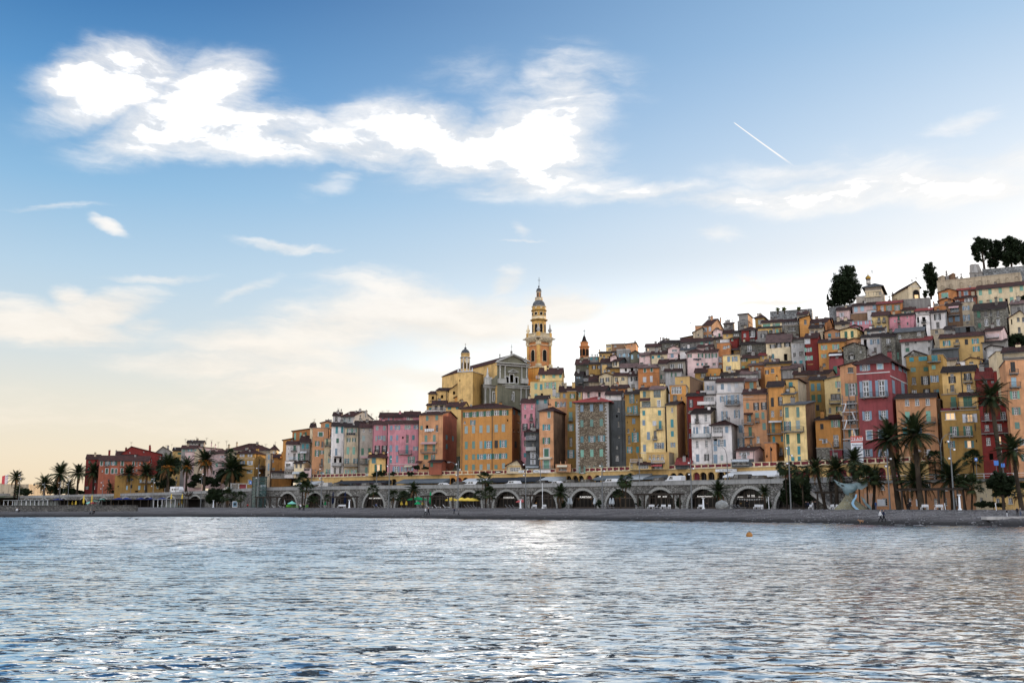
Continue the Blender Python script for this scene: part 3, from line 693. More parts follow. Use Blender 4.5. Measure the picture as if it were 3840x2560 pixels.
def sea():
 nr,nc=560,1000
 Y=9.0*np.exp(np.linspace(0,1,nr)*math.log(270/9.0));a=np.tan(np.linspace(-R(62),R(62),nc))
 YY,AA=np.meshgrid(Y,a,indexing='ij');XX=YY*AA
 dY=YY*math.log(270/9.0)/nr;Z=np.zeros_like(XX)
 g=np.random.default_rng(5)
 wob=0.9*np.sin(XX*.11+YY*.07)+0.8*np.sin(XX*.05-YY*.13+2)
 calm=0.75+0.25*np.sin(XX*.045+1.3*np.sin(YY*.05))*np.sin(YY*.06+.8)
 for k in range(95):
  lam=0.20*(1.1/0.20)**(g.random()**0.9);th=g.normal(0,0.48)+math.pi/2+0.22
  kk=2*math.pi/lam;amp=0.0045*lam**0.95/2.0*1.0
  att=np.clip((lam/(dY*abs(math.sin(th))+.004*YY))/3.2-.55,0,1)
  ph=kk*(XX*math.cos(th)+YY*math.sin(th))+g.random()*6.283+wob*g.normal(0,1.2)
  s=np.sin(ph);Z+=amp*att*(s+0.25*s*np.abs(s))
 Z*=calm*1.0
 me=bpy.data.meshes.new('sea');co=np.stack([XX,YY,Z],-1).reshape(-1,3)
 i=np.arange(nr*nc).reshape(nr,nc);q=np.stack([i[:-1,:-1],i[:-1,1:],i[1:,1:],i[1:,:-1]],-1).reshape(-1,4)
 me.vertices.add(len(co));me.vertices.foreach_set('co',co.ravel())
 me.loops.add(q.size);me.loops.foreach_set('vertex_index',q.ravel());me.polygons.add(len(q))
 me.polygons.foreach_set('loop_start',np.arange(0,q.size,4));me.polygons.foreach_set('loop_total',np.full(len(q),4))
 me.polygons.foreach_set('use_smooth',np.ones(len(q),bool));me.update()
 m,t=new_mat('sea_water');P=t.node('ShaderNodeNewGeometry').outputs['Position']
 def slopes(sx,sy,det,kx,ky):
  c=t.noise(t.v('MULTIPLY',P,(sx,sy,1)),1.0,det,0.6,0.3,color=True);return t.v('MULTIPLY',t.v('SUBTRACT',c,(.5,.5,.5)),(kx,ky,0))
 patch=t.mr(t.noise(t.v('MULTIPLY',P,(.035,.11,1)),1.0,5,.65),.35,.65,-.022,.022)
 sy_=t.node('ShaderNodeSeparateXYZ');t.put(sy_.inputs[0],P);Yw=sy_.outputs[1]
 wob=t.v('SCALE',t.noise(t.v('MULTIPLY',P,(.5,.9,1)),1.0,3,.5,color=True),scale=1.3);Q=t.v('ADD',P,wob)
 fa=t.noise(t.v('MULTIPLY',Q,(2.7,8.0,1)),1.0,5,.70);fb=t.noise(t.v('MULTIPLY',Q,(.5,1.7,1)),1.0,5,.65)
 fr=t.m('MULTIPLY_ADD',t.m('SUBTRACT',fb,.5),t.mr(Yw,20.0,110.0,.45,1.6),fa)
 front=t.mr(t.m('ADD',fr,patch),.525,.585)
 sl=slopes(2.4,6.5,3,1.1,.30)
 ss=t.node('ShaderNodeSeparateXYZ');t.put(ss.inputs[0],sl)
 ny=t.m('ADD',t.m('ADD',ss.outputs[1],t.mr(Yw,20.0,100.0,-.065,-.17)),t.m('MULTIPLY',front,-.75))
 sl=t.comb(t.m('MULTIPLY',ss.outputs[0],t.m('ADD',front,.5)),ny,0.0);patch=None
 geo=[n for n in t.n if n.type=='NEW_GEOMETRY'][0].outputs['Normal']
 nn=t.v('NORMALIZE',t.v('ADD',geo,sl))
 t.put(t.b.inputs['Normal'],nn);t.b.inputs['Base Color'].default_value=(.003,.010,.016,1)
 t.b.inputs['Roughness'].default_value=0.05;t.b.inputs['IOR'].default_value=1.5;t.b.inputs['Specular IOR Level'].default_value=.5
 gs=t.node('ShaderNodeBsdfGlossy');gs.inputs['Color'].default_value=(.98,.94,.89,1);gs.inputs['Roughness'].default_value=.05;t.put(gs.inputs['Normal'],nn)
 mx=t.node('ShaderNodeMixShader');lw=t.node('ShaderNodeLayerWeight');t.put(lw.inputs['Normal'],nn);t.put(mx.inputs[0],t.mr(lw.outputs['Facing'],.55,.80,.0,.93));t.l.new(t.b.outputs[0],mx.inputs[1]);t.l.new(gs.outputs[0],mx.inputs[2]);t.l.new(mx.outputs[0],[n for n in t.n if n.type=='OUTPUT_MATERIAL'][0].inputs[0])
 me.materials.append(m);tag(link('sea',me),kind='structure')
 b=MB();b.poly([(-9000,-9000,-.6),(9000,-9000,-.6),(9000,9000,-.6),(-9000,9000,-.6)]);tag(b.build('sea_far',m),kind='structure')
sea()
def strip(name,pxs,rows,mat,smooth=True,jitter=None):
 """rows: functions px -> (Y, z); a sheet through the points"""
 b=MB();n=len(rows);g=random.Random(3)
 for px in pxs:
  for k,f in enumerate(rows):
   Y,z=f(px);b.v.append(((px-CX)/F_PX*Y,Y,z+(g.gauss(0,jitter)if jitter and 0<k<n-1 else 0)))
 for i in range(len(pxs)-1):
  for k in range(n-1):
   b.f.append((i*n+k,(i+1)*n+k,(i+1)*n+k+1,i*n+k+1));b.mi.append(0)
 return tag(b.build(name,mat,smooth=smooth),kind='structure')
def ground_mat(name,a,b_,c,sc=1.2,bump=.3,wet=False):
 m,t=new_mat(name)
 P=t.node('ShaderNodeNewGeometry').outputs['Position'];n=t.noise(P,sc,6,.7);n2=t.noise(t.v('MULTIPLY',P,(.12,.35,.3)),1,5,.6);vo=t.node('ShaderNodeTexVoronoi');t.put(vo.inputs['Vector'],P);vo.inputs['Scale'].default_value=6
 c0=t.mix(t.mr(n2,.42,.58),a,b_);c0=t.mix(t.mr(n,.55,.75,0,.7),c0,c);
 sp=t.node('ShaderNodeSeparateColor');t.put(sp.inputs[0],vo.outputs['Color']);c0=t.mix(t.mr(sp.outputs[0],.8,1,0,.5),c0,tuple(min(1,2.0*x)for x in c))
 if wet:
  sz=t.node('ShaderNodeSeparateXYZ');t.put(sz.inputs[0],P);c0=t.mix(t.mr(sz.outputs[2],1.15,.2),c0,tuple(x*.35 for x in a))
 t.put(t.b.inputs['Base Color'],c0);t.b.inputs['Roughness'].default_value=.9
 bp=t.node('ShaderNodeBump');bp.inputs['Strength'].default_value=bump;bp.inputs['Distance'].default_value=.3;t.put(bp.inputs['Height'],n);t.put(t.b.inputs['Normal'],bp.outputs[0]);return m
PXS=list(range(-650,4900,50))+[5000]
pebble=ground_mat('beach_shingle',(.060,.055,.055),(.11,.10,.10),(.15,.145,.145),1.6,.8,wet=True)
def crest_d(px):return min(wall_d(px)-24,interp(WATERD,px)+62 if px<1500 else 1e9)
wav=lambda px:1.5*math.sin(px*.021)+1.0*math.sin(px*.053+1)
rows=[lambda px:(interp(WATERD,px)-8+wav(px),-.55)]+[(lambda px,f=f:(interp(WATERD,px)+wav(px)*(1-f)+f*(crest_d(px)-interp(WATERD,px)),2.1*f**.8))for f in[0.001,.04,.1,.18,.28,.4,.52,.65,.8,.92,1]]+[lambda px:(wall_d(px)-14,2.1),lambda px:(wall_d(px)+6,2.1)]
strip('beach',[x/1.0 for x in range(-650,5000,12)],rows,pebble,jitter=.05)
foam=plain('wash_foam',(.62,.62,.64),.5)
b=MB()
for px in range(-100,4000,10):
 f=lambda x,o:((x-CX)/F_PX*(interp(WATERD,x)+wav(x)+o),interp(WATERD,x)+wav(x)+o,.055+.012*o)
 w0,w1=[.45*(1+math.sin(x*.013)+.6*math.sin(x*.07))for x in(px,px+10)]
 if w0>.25 and w1>.25:b.poly([f(px,-.2),f(px+10,-.2),f(px+10,w1),f(px,w0)])
tag(b.build('shore_foam',foam),kind='stuff')
b=MB();g=random.Random(11)
for i in range(2600):
 px=g.uniform(900,3900)if i%3 else g.uniform(2800,3900);f=g.random()**.8;Y=interp(WATERD,px)+f*(crest_d(px)-interp(WATERD,px));s_=g.uniform(.05,.17)*(1.6 if g.random()<.06 else 1)
 x=(px-CX)/F_PX*Y;z=2.1*f**.8;r=g.uniform(0,3)
 M_=Matrix.Translation((x,Y,z))@Matrix.Rotation(r,4,'Z');p=[M_@Vector(q)for q in((-s_,-s_*.7,0),(s_,-s_*.6,0),(s_*.8,s_*.7,0),(-s_*.9,s_*.6,0),(0,0,s_*.9))]
 k=len(b.v);b.v+=[tuple(q)for q in p]
 for a,c in((0,1),(1,2),(2,3),(3,0)):b.f.append((k+a,k+c,k+4));b.mi.append(i%2)
tag(b.build('beach_pebbles',[plain('pebble_pale',(.15,.145,.15),.8),plain('pebble_dark',(.06,.055,.06),.8)]),kind='stuff')
ROAD_Z=7.9
strip('road',PXS,[lambda px:(wall_d(px)+.3,ROAD_Z+drop(px)),lambda px:(front_d(px)+4,ROAD_Z+drop(px))],ground_mat('asphalt',(.05,.05,.052),(.06,.06,.06),(.08,.08,.08),3,.1))
hillm=ground_mat('hill_earth',(.05,.055,.035),(.10,.085,.065),(.04,.06,.025),.5,.8)
b=MB();tt=[-2,0,4]+[8*k for k in range(1,22)]+[200,260,400,900];PX2=list(range(-700,5000,60))
for px in PX2:
 F0=front_d(px);B0=base_py(px);zc=None
 for t_ in tt:
  Y=F0+t_;yb=B0-t_/KD;sk=interp(SKYLINE,px)
  if t_<=0:z=(7.6 if t_<0 else 9.0)+drop(px)*2;q=at(px,1800,Y);q.z=z
  elif yb>sk or zc is None:
   yb=max(yb,sk);q=at(px,yb,Y);q.z=max(7.5,q.z-4.5);zc=q.z
  else:q=at(px,sk,Y);q.z=zc
  if yb>sk:zc=q.z
  b.v.append(tuple(q))
n=len(tt)
for i in range(len(PX2)-1):
 for k in range(n-1):b.f.append((i*n+k,(i+1)*n+k,(i+1)*n+k+1,i*n+k+1));b.mi.append(0)
tag(b.build('hill',hillm,smooth=True),kind='structure')
b=MB();g=random.Random(9)
for i in range(420):
 px=g.uniform(3905,4850);t_=g.uniform(2,118);Y=front_d(px)+t_;q=at(px,max(base_py(px)-t_/KD,interp(SKYLINE,px)),Y);q.z=max(7.5,q.z-4.6);s_=g.uniform(.8,2.4)
 for j in range(26):
  p=q+Vector((g.gauss(0,s_*.6),g.gauss(0,s_*.6),abs(g.gauss(0,s_*.5))));u=Vector((g.gauss(0,1),g.gauss(0,1),g.gauss(0,1))).normalized()*.5;v=u.orthogonal()*.6;b.poly([p-u,p-v,p+u,p+v])
tag(b.build('hillside_scrub',plain('scrub_leaf',(.028,.040,.016),.8,var=.5)),kind='stuff')
def xy(px,off=0.0):
 Y=wall_d(px);p=Vector(((px-CX)/F_PX*Y,Y,0));
 if off:
  a=Vector(((px-4-CX)/F_PX*wall_d(px-4),wall_d(px-4),0));c=Vector(((px+4-CX)/F_PX*wall_d(px+4),wall_d(px+4),0));u=(c-a).normalized();p+=Vector((u.y,-u.x,0))*off
 return p
SP=[98+2*i for i in range(1500)];SS=[0.0]
for a,c in zip(SP,SP[1:]):SS.append(SS[-1]+(xy(c)-xy(a)).length)
def s_of(px):return float(np.interp(px,SP,SS))
def px_of(s):return float(np.interp(s,SS,SP))
def wp(s,out,z):p=xy(px_of(s),out);p.z=z;return p
ARCH=[(122,15),(187,16),(259,16),(332,16),(408,18),(488,18),(570,20),(655,22),(746,26),(984,27),(1088,34),(1190,34),(1298,36),(1408,38),(1528,40),(1649,41),(1762,44),(1900,48),(2036,48),(2183,51),(2321,55),(2469,55),(2628,58),(2798,64),(2962,66)]
CROWN_=6.65
wallst=rubble('promenade',(.13,.12,.11),(.29,.275,.255),(.05,.046,.042),1.5);ringst=plain('arch_ring_stone',(.30,.29,.27),.85,var=.35);paramat=stucco('parapet',(.35,.34,.33),.65)
shopg,t=new_mat('shop_glass');P=t.node('ShaderNodeNewGeometry').outputs['Position']
n1=t.noise(P,1.1,3,.6);n2=t.noise(P,3.5,2,.6)
t.put(t.b.inputs['Base Color'],(.008,.007,.006,1));t.b.inputs['Roughness'].default_value=.3;t.b.inputs['Specular IOR Level'].default_value=.15
t.put(t.b.inputs['Emission Color'],(1.0,.50,.18,1));t.put(t.b.inputs['Emission Strength'],t.m('MULTIPLY',t.mr(n1,.64,.74),t.mr(n2,.54,.70,.0,.8)))
wroot=empty('promenade_wall',wp(s_of(1900),0,2),'long stone promenade wall with round shop arches along the beach','wall')
arcs=[(s_of(c),(s_of(c+h)-s_of(c-h))/2)for c,h in ARCH]
TOPZ=8.72
def crown(s):return CROWN_+.7*drop(px_of(s))
def dz(s):return drop(px_of(s))
def arch_z(s):
 for c,h in arcs:
  if abs(s-c)<h:return 2.1+(crown(c)-2.1)*math.sqrt(max(0,1-((s-c)/h)**2))
 return None
pts=sorted({0.0,SS[-1]}|{c+h*k for c,h in arcs for k in[-1,1]+[math.sin(R(a))for a in range(-84,85,7)]}|{float(k)for k in range(0,int(SS[-1]),6)})
b=MB();pm=MB()
for s0,s1 in zip(pts,pts[1:]):
 mid=arch_z((s0+s1)/2)
 if mid is None:z0=z1=1.5
 else:z0=arch_z(s0)or 2.1;z1=arch_z(s1)or 2.1
 b.poly([wp(s0,0,z0),wp(s1,0,z1),wp(s1,0,7.66+dz(s1)),wp(s0,0,7.66+dz(s0))])
 if mid is not None:b.poly([wp(s0,0,z0),wp(s0,-2.0,z0),wp(s1,-2.0,z1),wp(s1,0,z1)])
local(wroot,b).build('masonry',wallst,wroot)
k=int(SS[-1]/4)
for i in range(k):
 s0,s1=SS[-1]*i/k,SS[-1]*(i+1)/k
 for(o0,o1,z0,z1)in((.22,-.5,7.66,7.86),(.08,-.38,7.86,TOPZ-.1),(.14,-.44,TOPZ-.1,TOPZ)):
  d0,d1=dz(s0),dz(s1);A=[wp(s0,o0,z0+d0),wp(s1,o0,z0+d1),wp(s1,o0,z1+d1),wp(s0,o0,z1+d0)];B_=[wp(s0,o1,z0+d0),wp(s1,o1,z0+d1),wp(s1,o1,z1+d1),wp(s0,o1,z1+d0)]
  pm.poly(A);pm.poly([A[3],A[2],B_[2],B_[3]]);pm.poly([A[0],B_[0],B_[1],A[1]]);pm.poly(list(reversed(B_)))
local(wroot,pm).build('parapet',paramat,wroot)
def text(body,loc,yaw,size,mat,parent=None,name='sign_lettering',extr=.015,align='CENTER'):
 c=bpy.data.curves.new(name,'FONT');c.body=body;c.size=size;c.align_x=align;c.align_y='CENTER';c.extrude=extr;c.resolution_u=3;c.materials.append(mat)
 tmp=bpy.data.objects.new(name,c);C.objects.link(tmp);me=bpy.data.meshes.new_from_object(tmp.evaluated_get(bpy.context.evaluated_depsgraph_get()));bpy.data.objects.remove(tmp)
 o=bpy.data.objects.new(name,me);C.objects.link(o);o.rotation_euler=(R(90),0,yaw)
 if parent is not None:o.parent=parent;o.matrix_parent_inverse=wm(parent).inverted()
 o.location=loc;return o
SIGN=plain('sign_white',(.7,.68,.66),.5,emit=(.9,.85,.8),es=.35);woodm=plain('shopfront_wood',(.035,.022,.014),.6)
SIGNS={1088:'',1298:'',1408:'BOUTIQUE DE MENTON',1900:'A COCCOLA',2183:'PLANETSUSHI',2321:'',2469:'BIERES & BAR',2628:'Boutique Gourmande',2798:'LE  222',2962:''}
for j,((c,h),(cp,_))in enumerate(zip(arcs,ARCH)):
 rg=MB();n=26;th=.62
 for k in range(n):
  a0,a1=math.pi*(k+.06)/n,math.pi*(k+.94)/n;P=[]
  q=lambda a,e,o:wp(c-(h+e)*math.cos(a),o,2.1+(crown(c)-2.1+e)*math.sin(a))
  A=[q(a0,0,.07),q(a1,0,.07),q(a1,th,.07),q(a0,th,.07)];B_=[q(a0,0,-.05),q(a1,0,-.05),q(a1,th,-.05),q(a0,th,-.05)]
  rg.poly(A)
  for i in range(4):rg.poly([A[i],A[(i+1)%4],B_[(i+1)%4],B_[i]])
 tag(local(wroot,rg).build('arch_stones',ringst,wroot),kind='stuff')
 sf=MB();M=14
 for k in range(M):
  s0,s1=c-h+2*h*k/M,c-h+2*h*(k+1)/M
  sf.poly([wp(s0,-1.3,2.1),wp(s1,-1.3,2.1),wp(s1,-1.3,max(2.15,(arch_z(min(s1,c+h-.01))or 2.1))),wp(s0,-1.3,max(2.15,(arch_z(max(s0,c-h+.01))or 2.1)))],0)
  if cp>900 and k%2==0 and 0<k:
   zt=(arch_z(s0)or 2.2);sf.poly([wp(s0-.09,-1.2,2.1),wp(s0+.09,-1.2,2.1),wp(s0+.09,-1.2,zt),wp(s0-.09,-1.2,zt)],1)
 for z0,z1 in((2.1,2.5),(4.55,4.85)):
  w_=h*.97 if z0<3 else h*.80
  sf.poly([wp(c-w_,-1.15,z0),wp(c+w_,-1.15,z0),wp(c+w_,-1.15,z1),wp(c-w_,-1.15,z1)],1)
 shop=local(wroot,sf).build('shopfront',[shopg,woodm],wroot)
 if SIGNS.get(cp):
  p0,p1=wp(c-1,-1.0,4.7),wp(c+1,-1.0,4.7);yaw=math.atan2(p1 .y-p0 .y,p1 .x-p0 .x)
  text(SIGNS[cp],wp(c,-1.0,4.98),yaw,.62 if len(SIGNS[cp])<12 else.48,SIGN,shop)
  if cp==2798:
   text('SNACKING',wp(c-2.9,-1.0,4.75),yaw,.34,SIGN,shop);text('LOUNGE BAR',wp(c+2.9,-1.0,4.75),yaw,.34,SIGN,shop)
  if cp==2183:text('DELIVERY',wp(c+3.2,-1.0,4.98),yaw,.3,SIGN,shop)
b=MB();c,h=arcs[-2]
for k in range(17):
 s=c-3.4+6.8*k/16;z=4.45-.18*math.sin(math.pi*k/16);b.poly([wp(s-.13,-.9,z),wp(s+.13,-.9,z),wp(s,-.9,z-.38)])
tag(b.build('bunting',TRIMW),'string of white pennants hanging in the arch signed 222','bunting')
TD=13.0
def tp(px,off,z):
 p=xy(px,-TD+off);p.z=z;return p
aroot=empty('terrace_arcade',tp(2000,0,8),'long low yellow arcade under the terrace with red panelled parapet above the road','arcade')
SP2=[1025+2*i for i in range(1160)];S2=[0.0]
for a,c in zip(SP2,SP2[1:]):S2 .append(S2[-1]+(tp(c,0,0)-tp(a,0,0)).length)
s2=lambda px:float(np.interp(px,SP2,S2));px2=lambda s:float(np.interp(s,S2,SP2))
tq=lambda s,o,z:tp(px2(s),o,z)
AR2=[1600+v/3.36 for v in(55,135,220,1405,1485,1555,1655,1755)]+[2250+v/3.36 for v in(525,610,705,803,885,980,1100,1218,1320,1420,1520,1620,1980,2095,2210,2330)]+[3000,3040,3080,3120,3165,3210]+[1035,1065,1100,1175,1300,1380]
AR2=sorted((s2(q),1.05)for q in AR2)
def az2(s):
 for c,h in AR2:
  if abs(s-c)<h:return 10.0+h*math.sqrt(max(0,1-((s-c)/h)**2))
 return None
pts=sorted({0.0,S2[-1]}|{c+h*k for c,h in AR2 for k in(-1,-.94,-.8,-.5,0,.5,.8,.94,1)}|{float(k)for k in range(0,int(S2[-1]),5)})
b=MB();dk=MB()
for s0,s1 in zip(pts,pts[1:]):
 if s1-s0<1e-4:continue
 mid=az2((s0+s1)/2);col=1 if 1596<px2((s0+s1)/2)<1712 else 0
 if mid is None:z0=z1=7.5
 else:z0,z1=az2(s0)or 10.0,az2(s1)or 10.0
 b.poly([tq(s0,0,z0),tq(s1,0,z1),tq(s1,0,12.0),tq(s0,0,12.0)],col)
 if mid is not None:
  b.poly([tq(s0,0,z0),tq(s0,-.7,z0),tq(s1,-.7,z1),tq(s1,0,z1)],col)
for i,(c,h)in enumerate(AR2):
 for sg in(-1,1):b.poly([tq(c+sg*h,0,7.5),tq(c+sg*h,-.7,7.5),tq(c+sg*h,-.7,10.0),tq(c+sg*h,0,10.0)])
 d_=MB();d_.poly([tq(c-h,-.65,7.5),tq(c+h,-.65,7.5),tq(c+h,-.65,11.1),tq(c-h,-.65,11.1)])
 d_.box(-.04,.04,-.03,.02,0,3,1,Matrix.Translation(tq(c,-.6,7.6)))
 local(aroot,d_).build('arched_door',[wallmat('du')if px2(c)>2830 or i%5==2 else DARK,FRAMED],aroot)
b.poly([tq(0,0,12.0),tq(S2[-1],0,12.0),tq(S2[-1],-8,12.0),tq(0,-8,12.0)][::1])if False else None
local(aroot,b).build('wall',[wallmat('ye'),wallmat('og')],aroot)
fl=MB();N=60
for i in range(N):
 a0,a1=S2[-1]*i/N,S2[-1]*(i+1)/N
 fl.poly([tq(a0,.02,11.98),tq(a1,.02,11.98),tq(a1,-10,11.98),tq(a0,-10,11.98)]);
 fl.poly([tq(a0,.25,11.86),tq(a1,.25,11.86),tq(a1,.25,12.06),tq(a0,.25,12.06)],1);fl.poly([tq(a0,.25,12.06),tq(a1,.25,12.06),tq(a1,-.02,12.06),tq(a0,-.02,12.06)],1);fl.poly([tq(a0,0,11.86),tq(a1,0,11.86),tq(a1,.25,11.86),tq(a0,.25,11.86)],1)
 fl.poly([tq(a0,.16,12.98),tq(a1,.16,12.98),tq(a1,.16,13.08),tq(a0,.16,13.08)],1);fl.poly([tq(a0,.16,13.08),tq(a1,.16,13.08),tq(a1,-.16,13.08),tq(a0,-.16,13.08)],1)
local(aroot,fl).build('terrace_deck',[wallmat('be'),wallmat('cr')],aroot)
pn=MB();pn.box(-.86,.86,-.04,.04,0,.62);pme=pn.mesh('parapet_panel',wallmat('du'));pme2=pn.mesh('parapet_panel',wallmat('oR'))
po=MB();po.box(-.14,.14,-.14,.14,0,.92);po.box(-1.0,-.141,-.06,.06,0,.13);po.box(-1.0,-.141,-.06,.06,.79,.92);pom=po.mesh('parapet_post',wallmat('cr'))
nP=int(S2[-1]/2.0)
for i in range(nP):
 s=(i+.5)*S2[-1]/nP;p0,p1=tq(s-.5,0,12.07),tq(s+.5,0,12.07);yaw=math.atan2(p1 .y-p0 .y,p1 .x-p0 .x);px=px2(s)
 for me_,nm,ss,zz in((pme2 if 1600<px<1705 else pme,'parapet_panel',s,12.22),(pom,'parapet_post',s+S2[-1]/nP/2,12.07)):
  o=link(nm,me_,aroot);q=tq(ss,0,zz);o.location=q-Vector(aroot.location);o.rotation_euler=(0,0,yaw)
def awn(V,x0,x1,y0,y1,col,depth=4.2,sign=None):
 ox,sc=V;a,c=s2(ox+x0/sc),s2(ox+x1/sc);pm_=ox+(x0+x1)/2/sc
 zt=at(pm_,1730+y0/sc,tp(pm_,0,0).y).z;zt=min(zt,11.9);zl=max(9.75,at(pm_,1730+y1/sc,tp(pm_,depth,0).y).z)
 b=MB();n=max(1,int((c-a)/3));zl=min(zl,zt-.5)
 for i in range(n):
  s0,s1=a+(c-a)*i/n,a+(c-a)*(i+1)/n
  b.poly([tq(s0,.05,zt),tq(s1,.05,zt),tq(s1,depth,zl),tq(s0,depth,zl)]);b.poly([tq(s0,depth,zl),tq(s1,depth,zl),tq(s1,depth+.02,zl-.35),tq(s0,depth+.02,zl-.35)])
  b.tube([tq(s0,depth-.1,7.9),tq(s0,depth-.1,zl)],.05,4,1)
  if i%2==0:b.poly([tq(s0,depth-.2,7.9),tq(s1,depth-.2,7.9),tq(s1,depth-.2,8.9),tq(s0,depth-.2,8.9)],2)
 for s in(a,c):b.poly([tq(s,.05,zt),tq(s,depth,zl),tq(s,depth,zl-.35),tq(s,.05,zl-.2)])
 o=local(aroot,b).build('awning',[canvas(col),IRON,GLASS],aroot)
 if sign:
  for f in(.18,.68):
   s=a+(c-a)*f;p0,p1=tq(s-1,depth+.06,zl-.2),tq(s+1,depth+.06,zl-.2);text(sign,tq(s,depth+.08,zl-.17),math.atan2(p1 .y-p0 .y,p1 .x-p0 .x),.55,plain('letter_black',(.02,.02,.02)),o)
for q in(((1000,3.36),145,370,245,300,'l'),((1000,3.36),590,1250,235,305,'k'),((1000,3.36),1405,2040,215,275,'g'),((1600,3.36),255,530,210,262,'l'),((1600,3.36),560,800,200,262,'k'),((1600,3.36),815,1150,190,262,'k'),((1600,3.36),1165,1380,188,255,'l'),((1600,3.36),1800,2235,170,235,'g'),((2250,3.36),60,270,150,222,'l'),((2250,3.36),280,460,165,215,'g'),((2250,3.36),1300,1940,115,205,'w',4.6,'MINI PUB')):awn(*q)
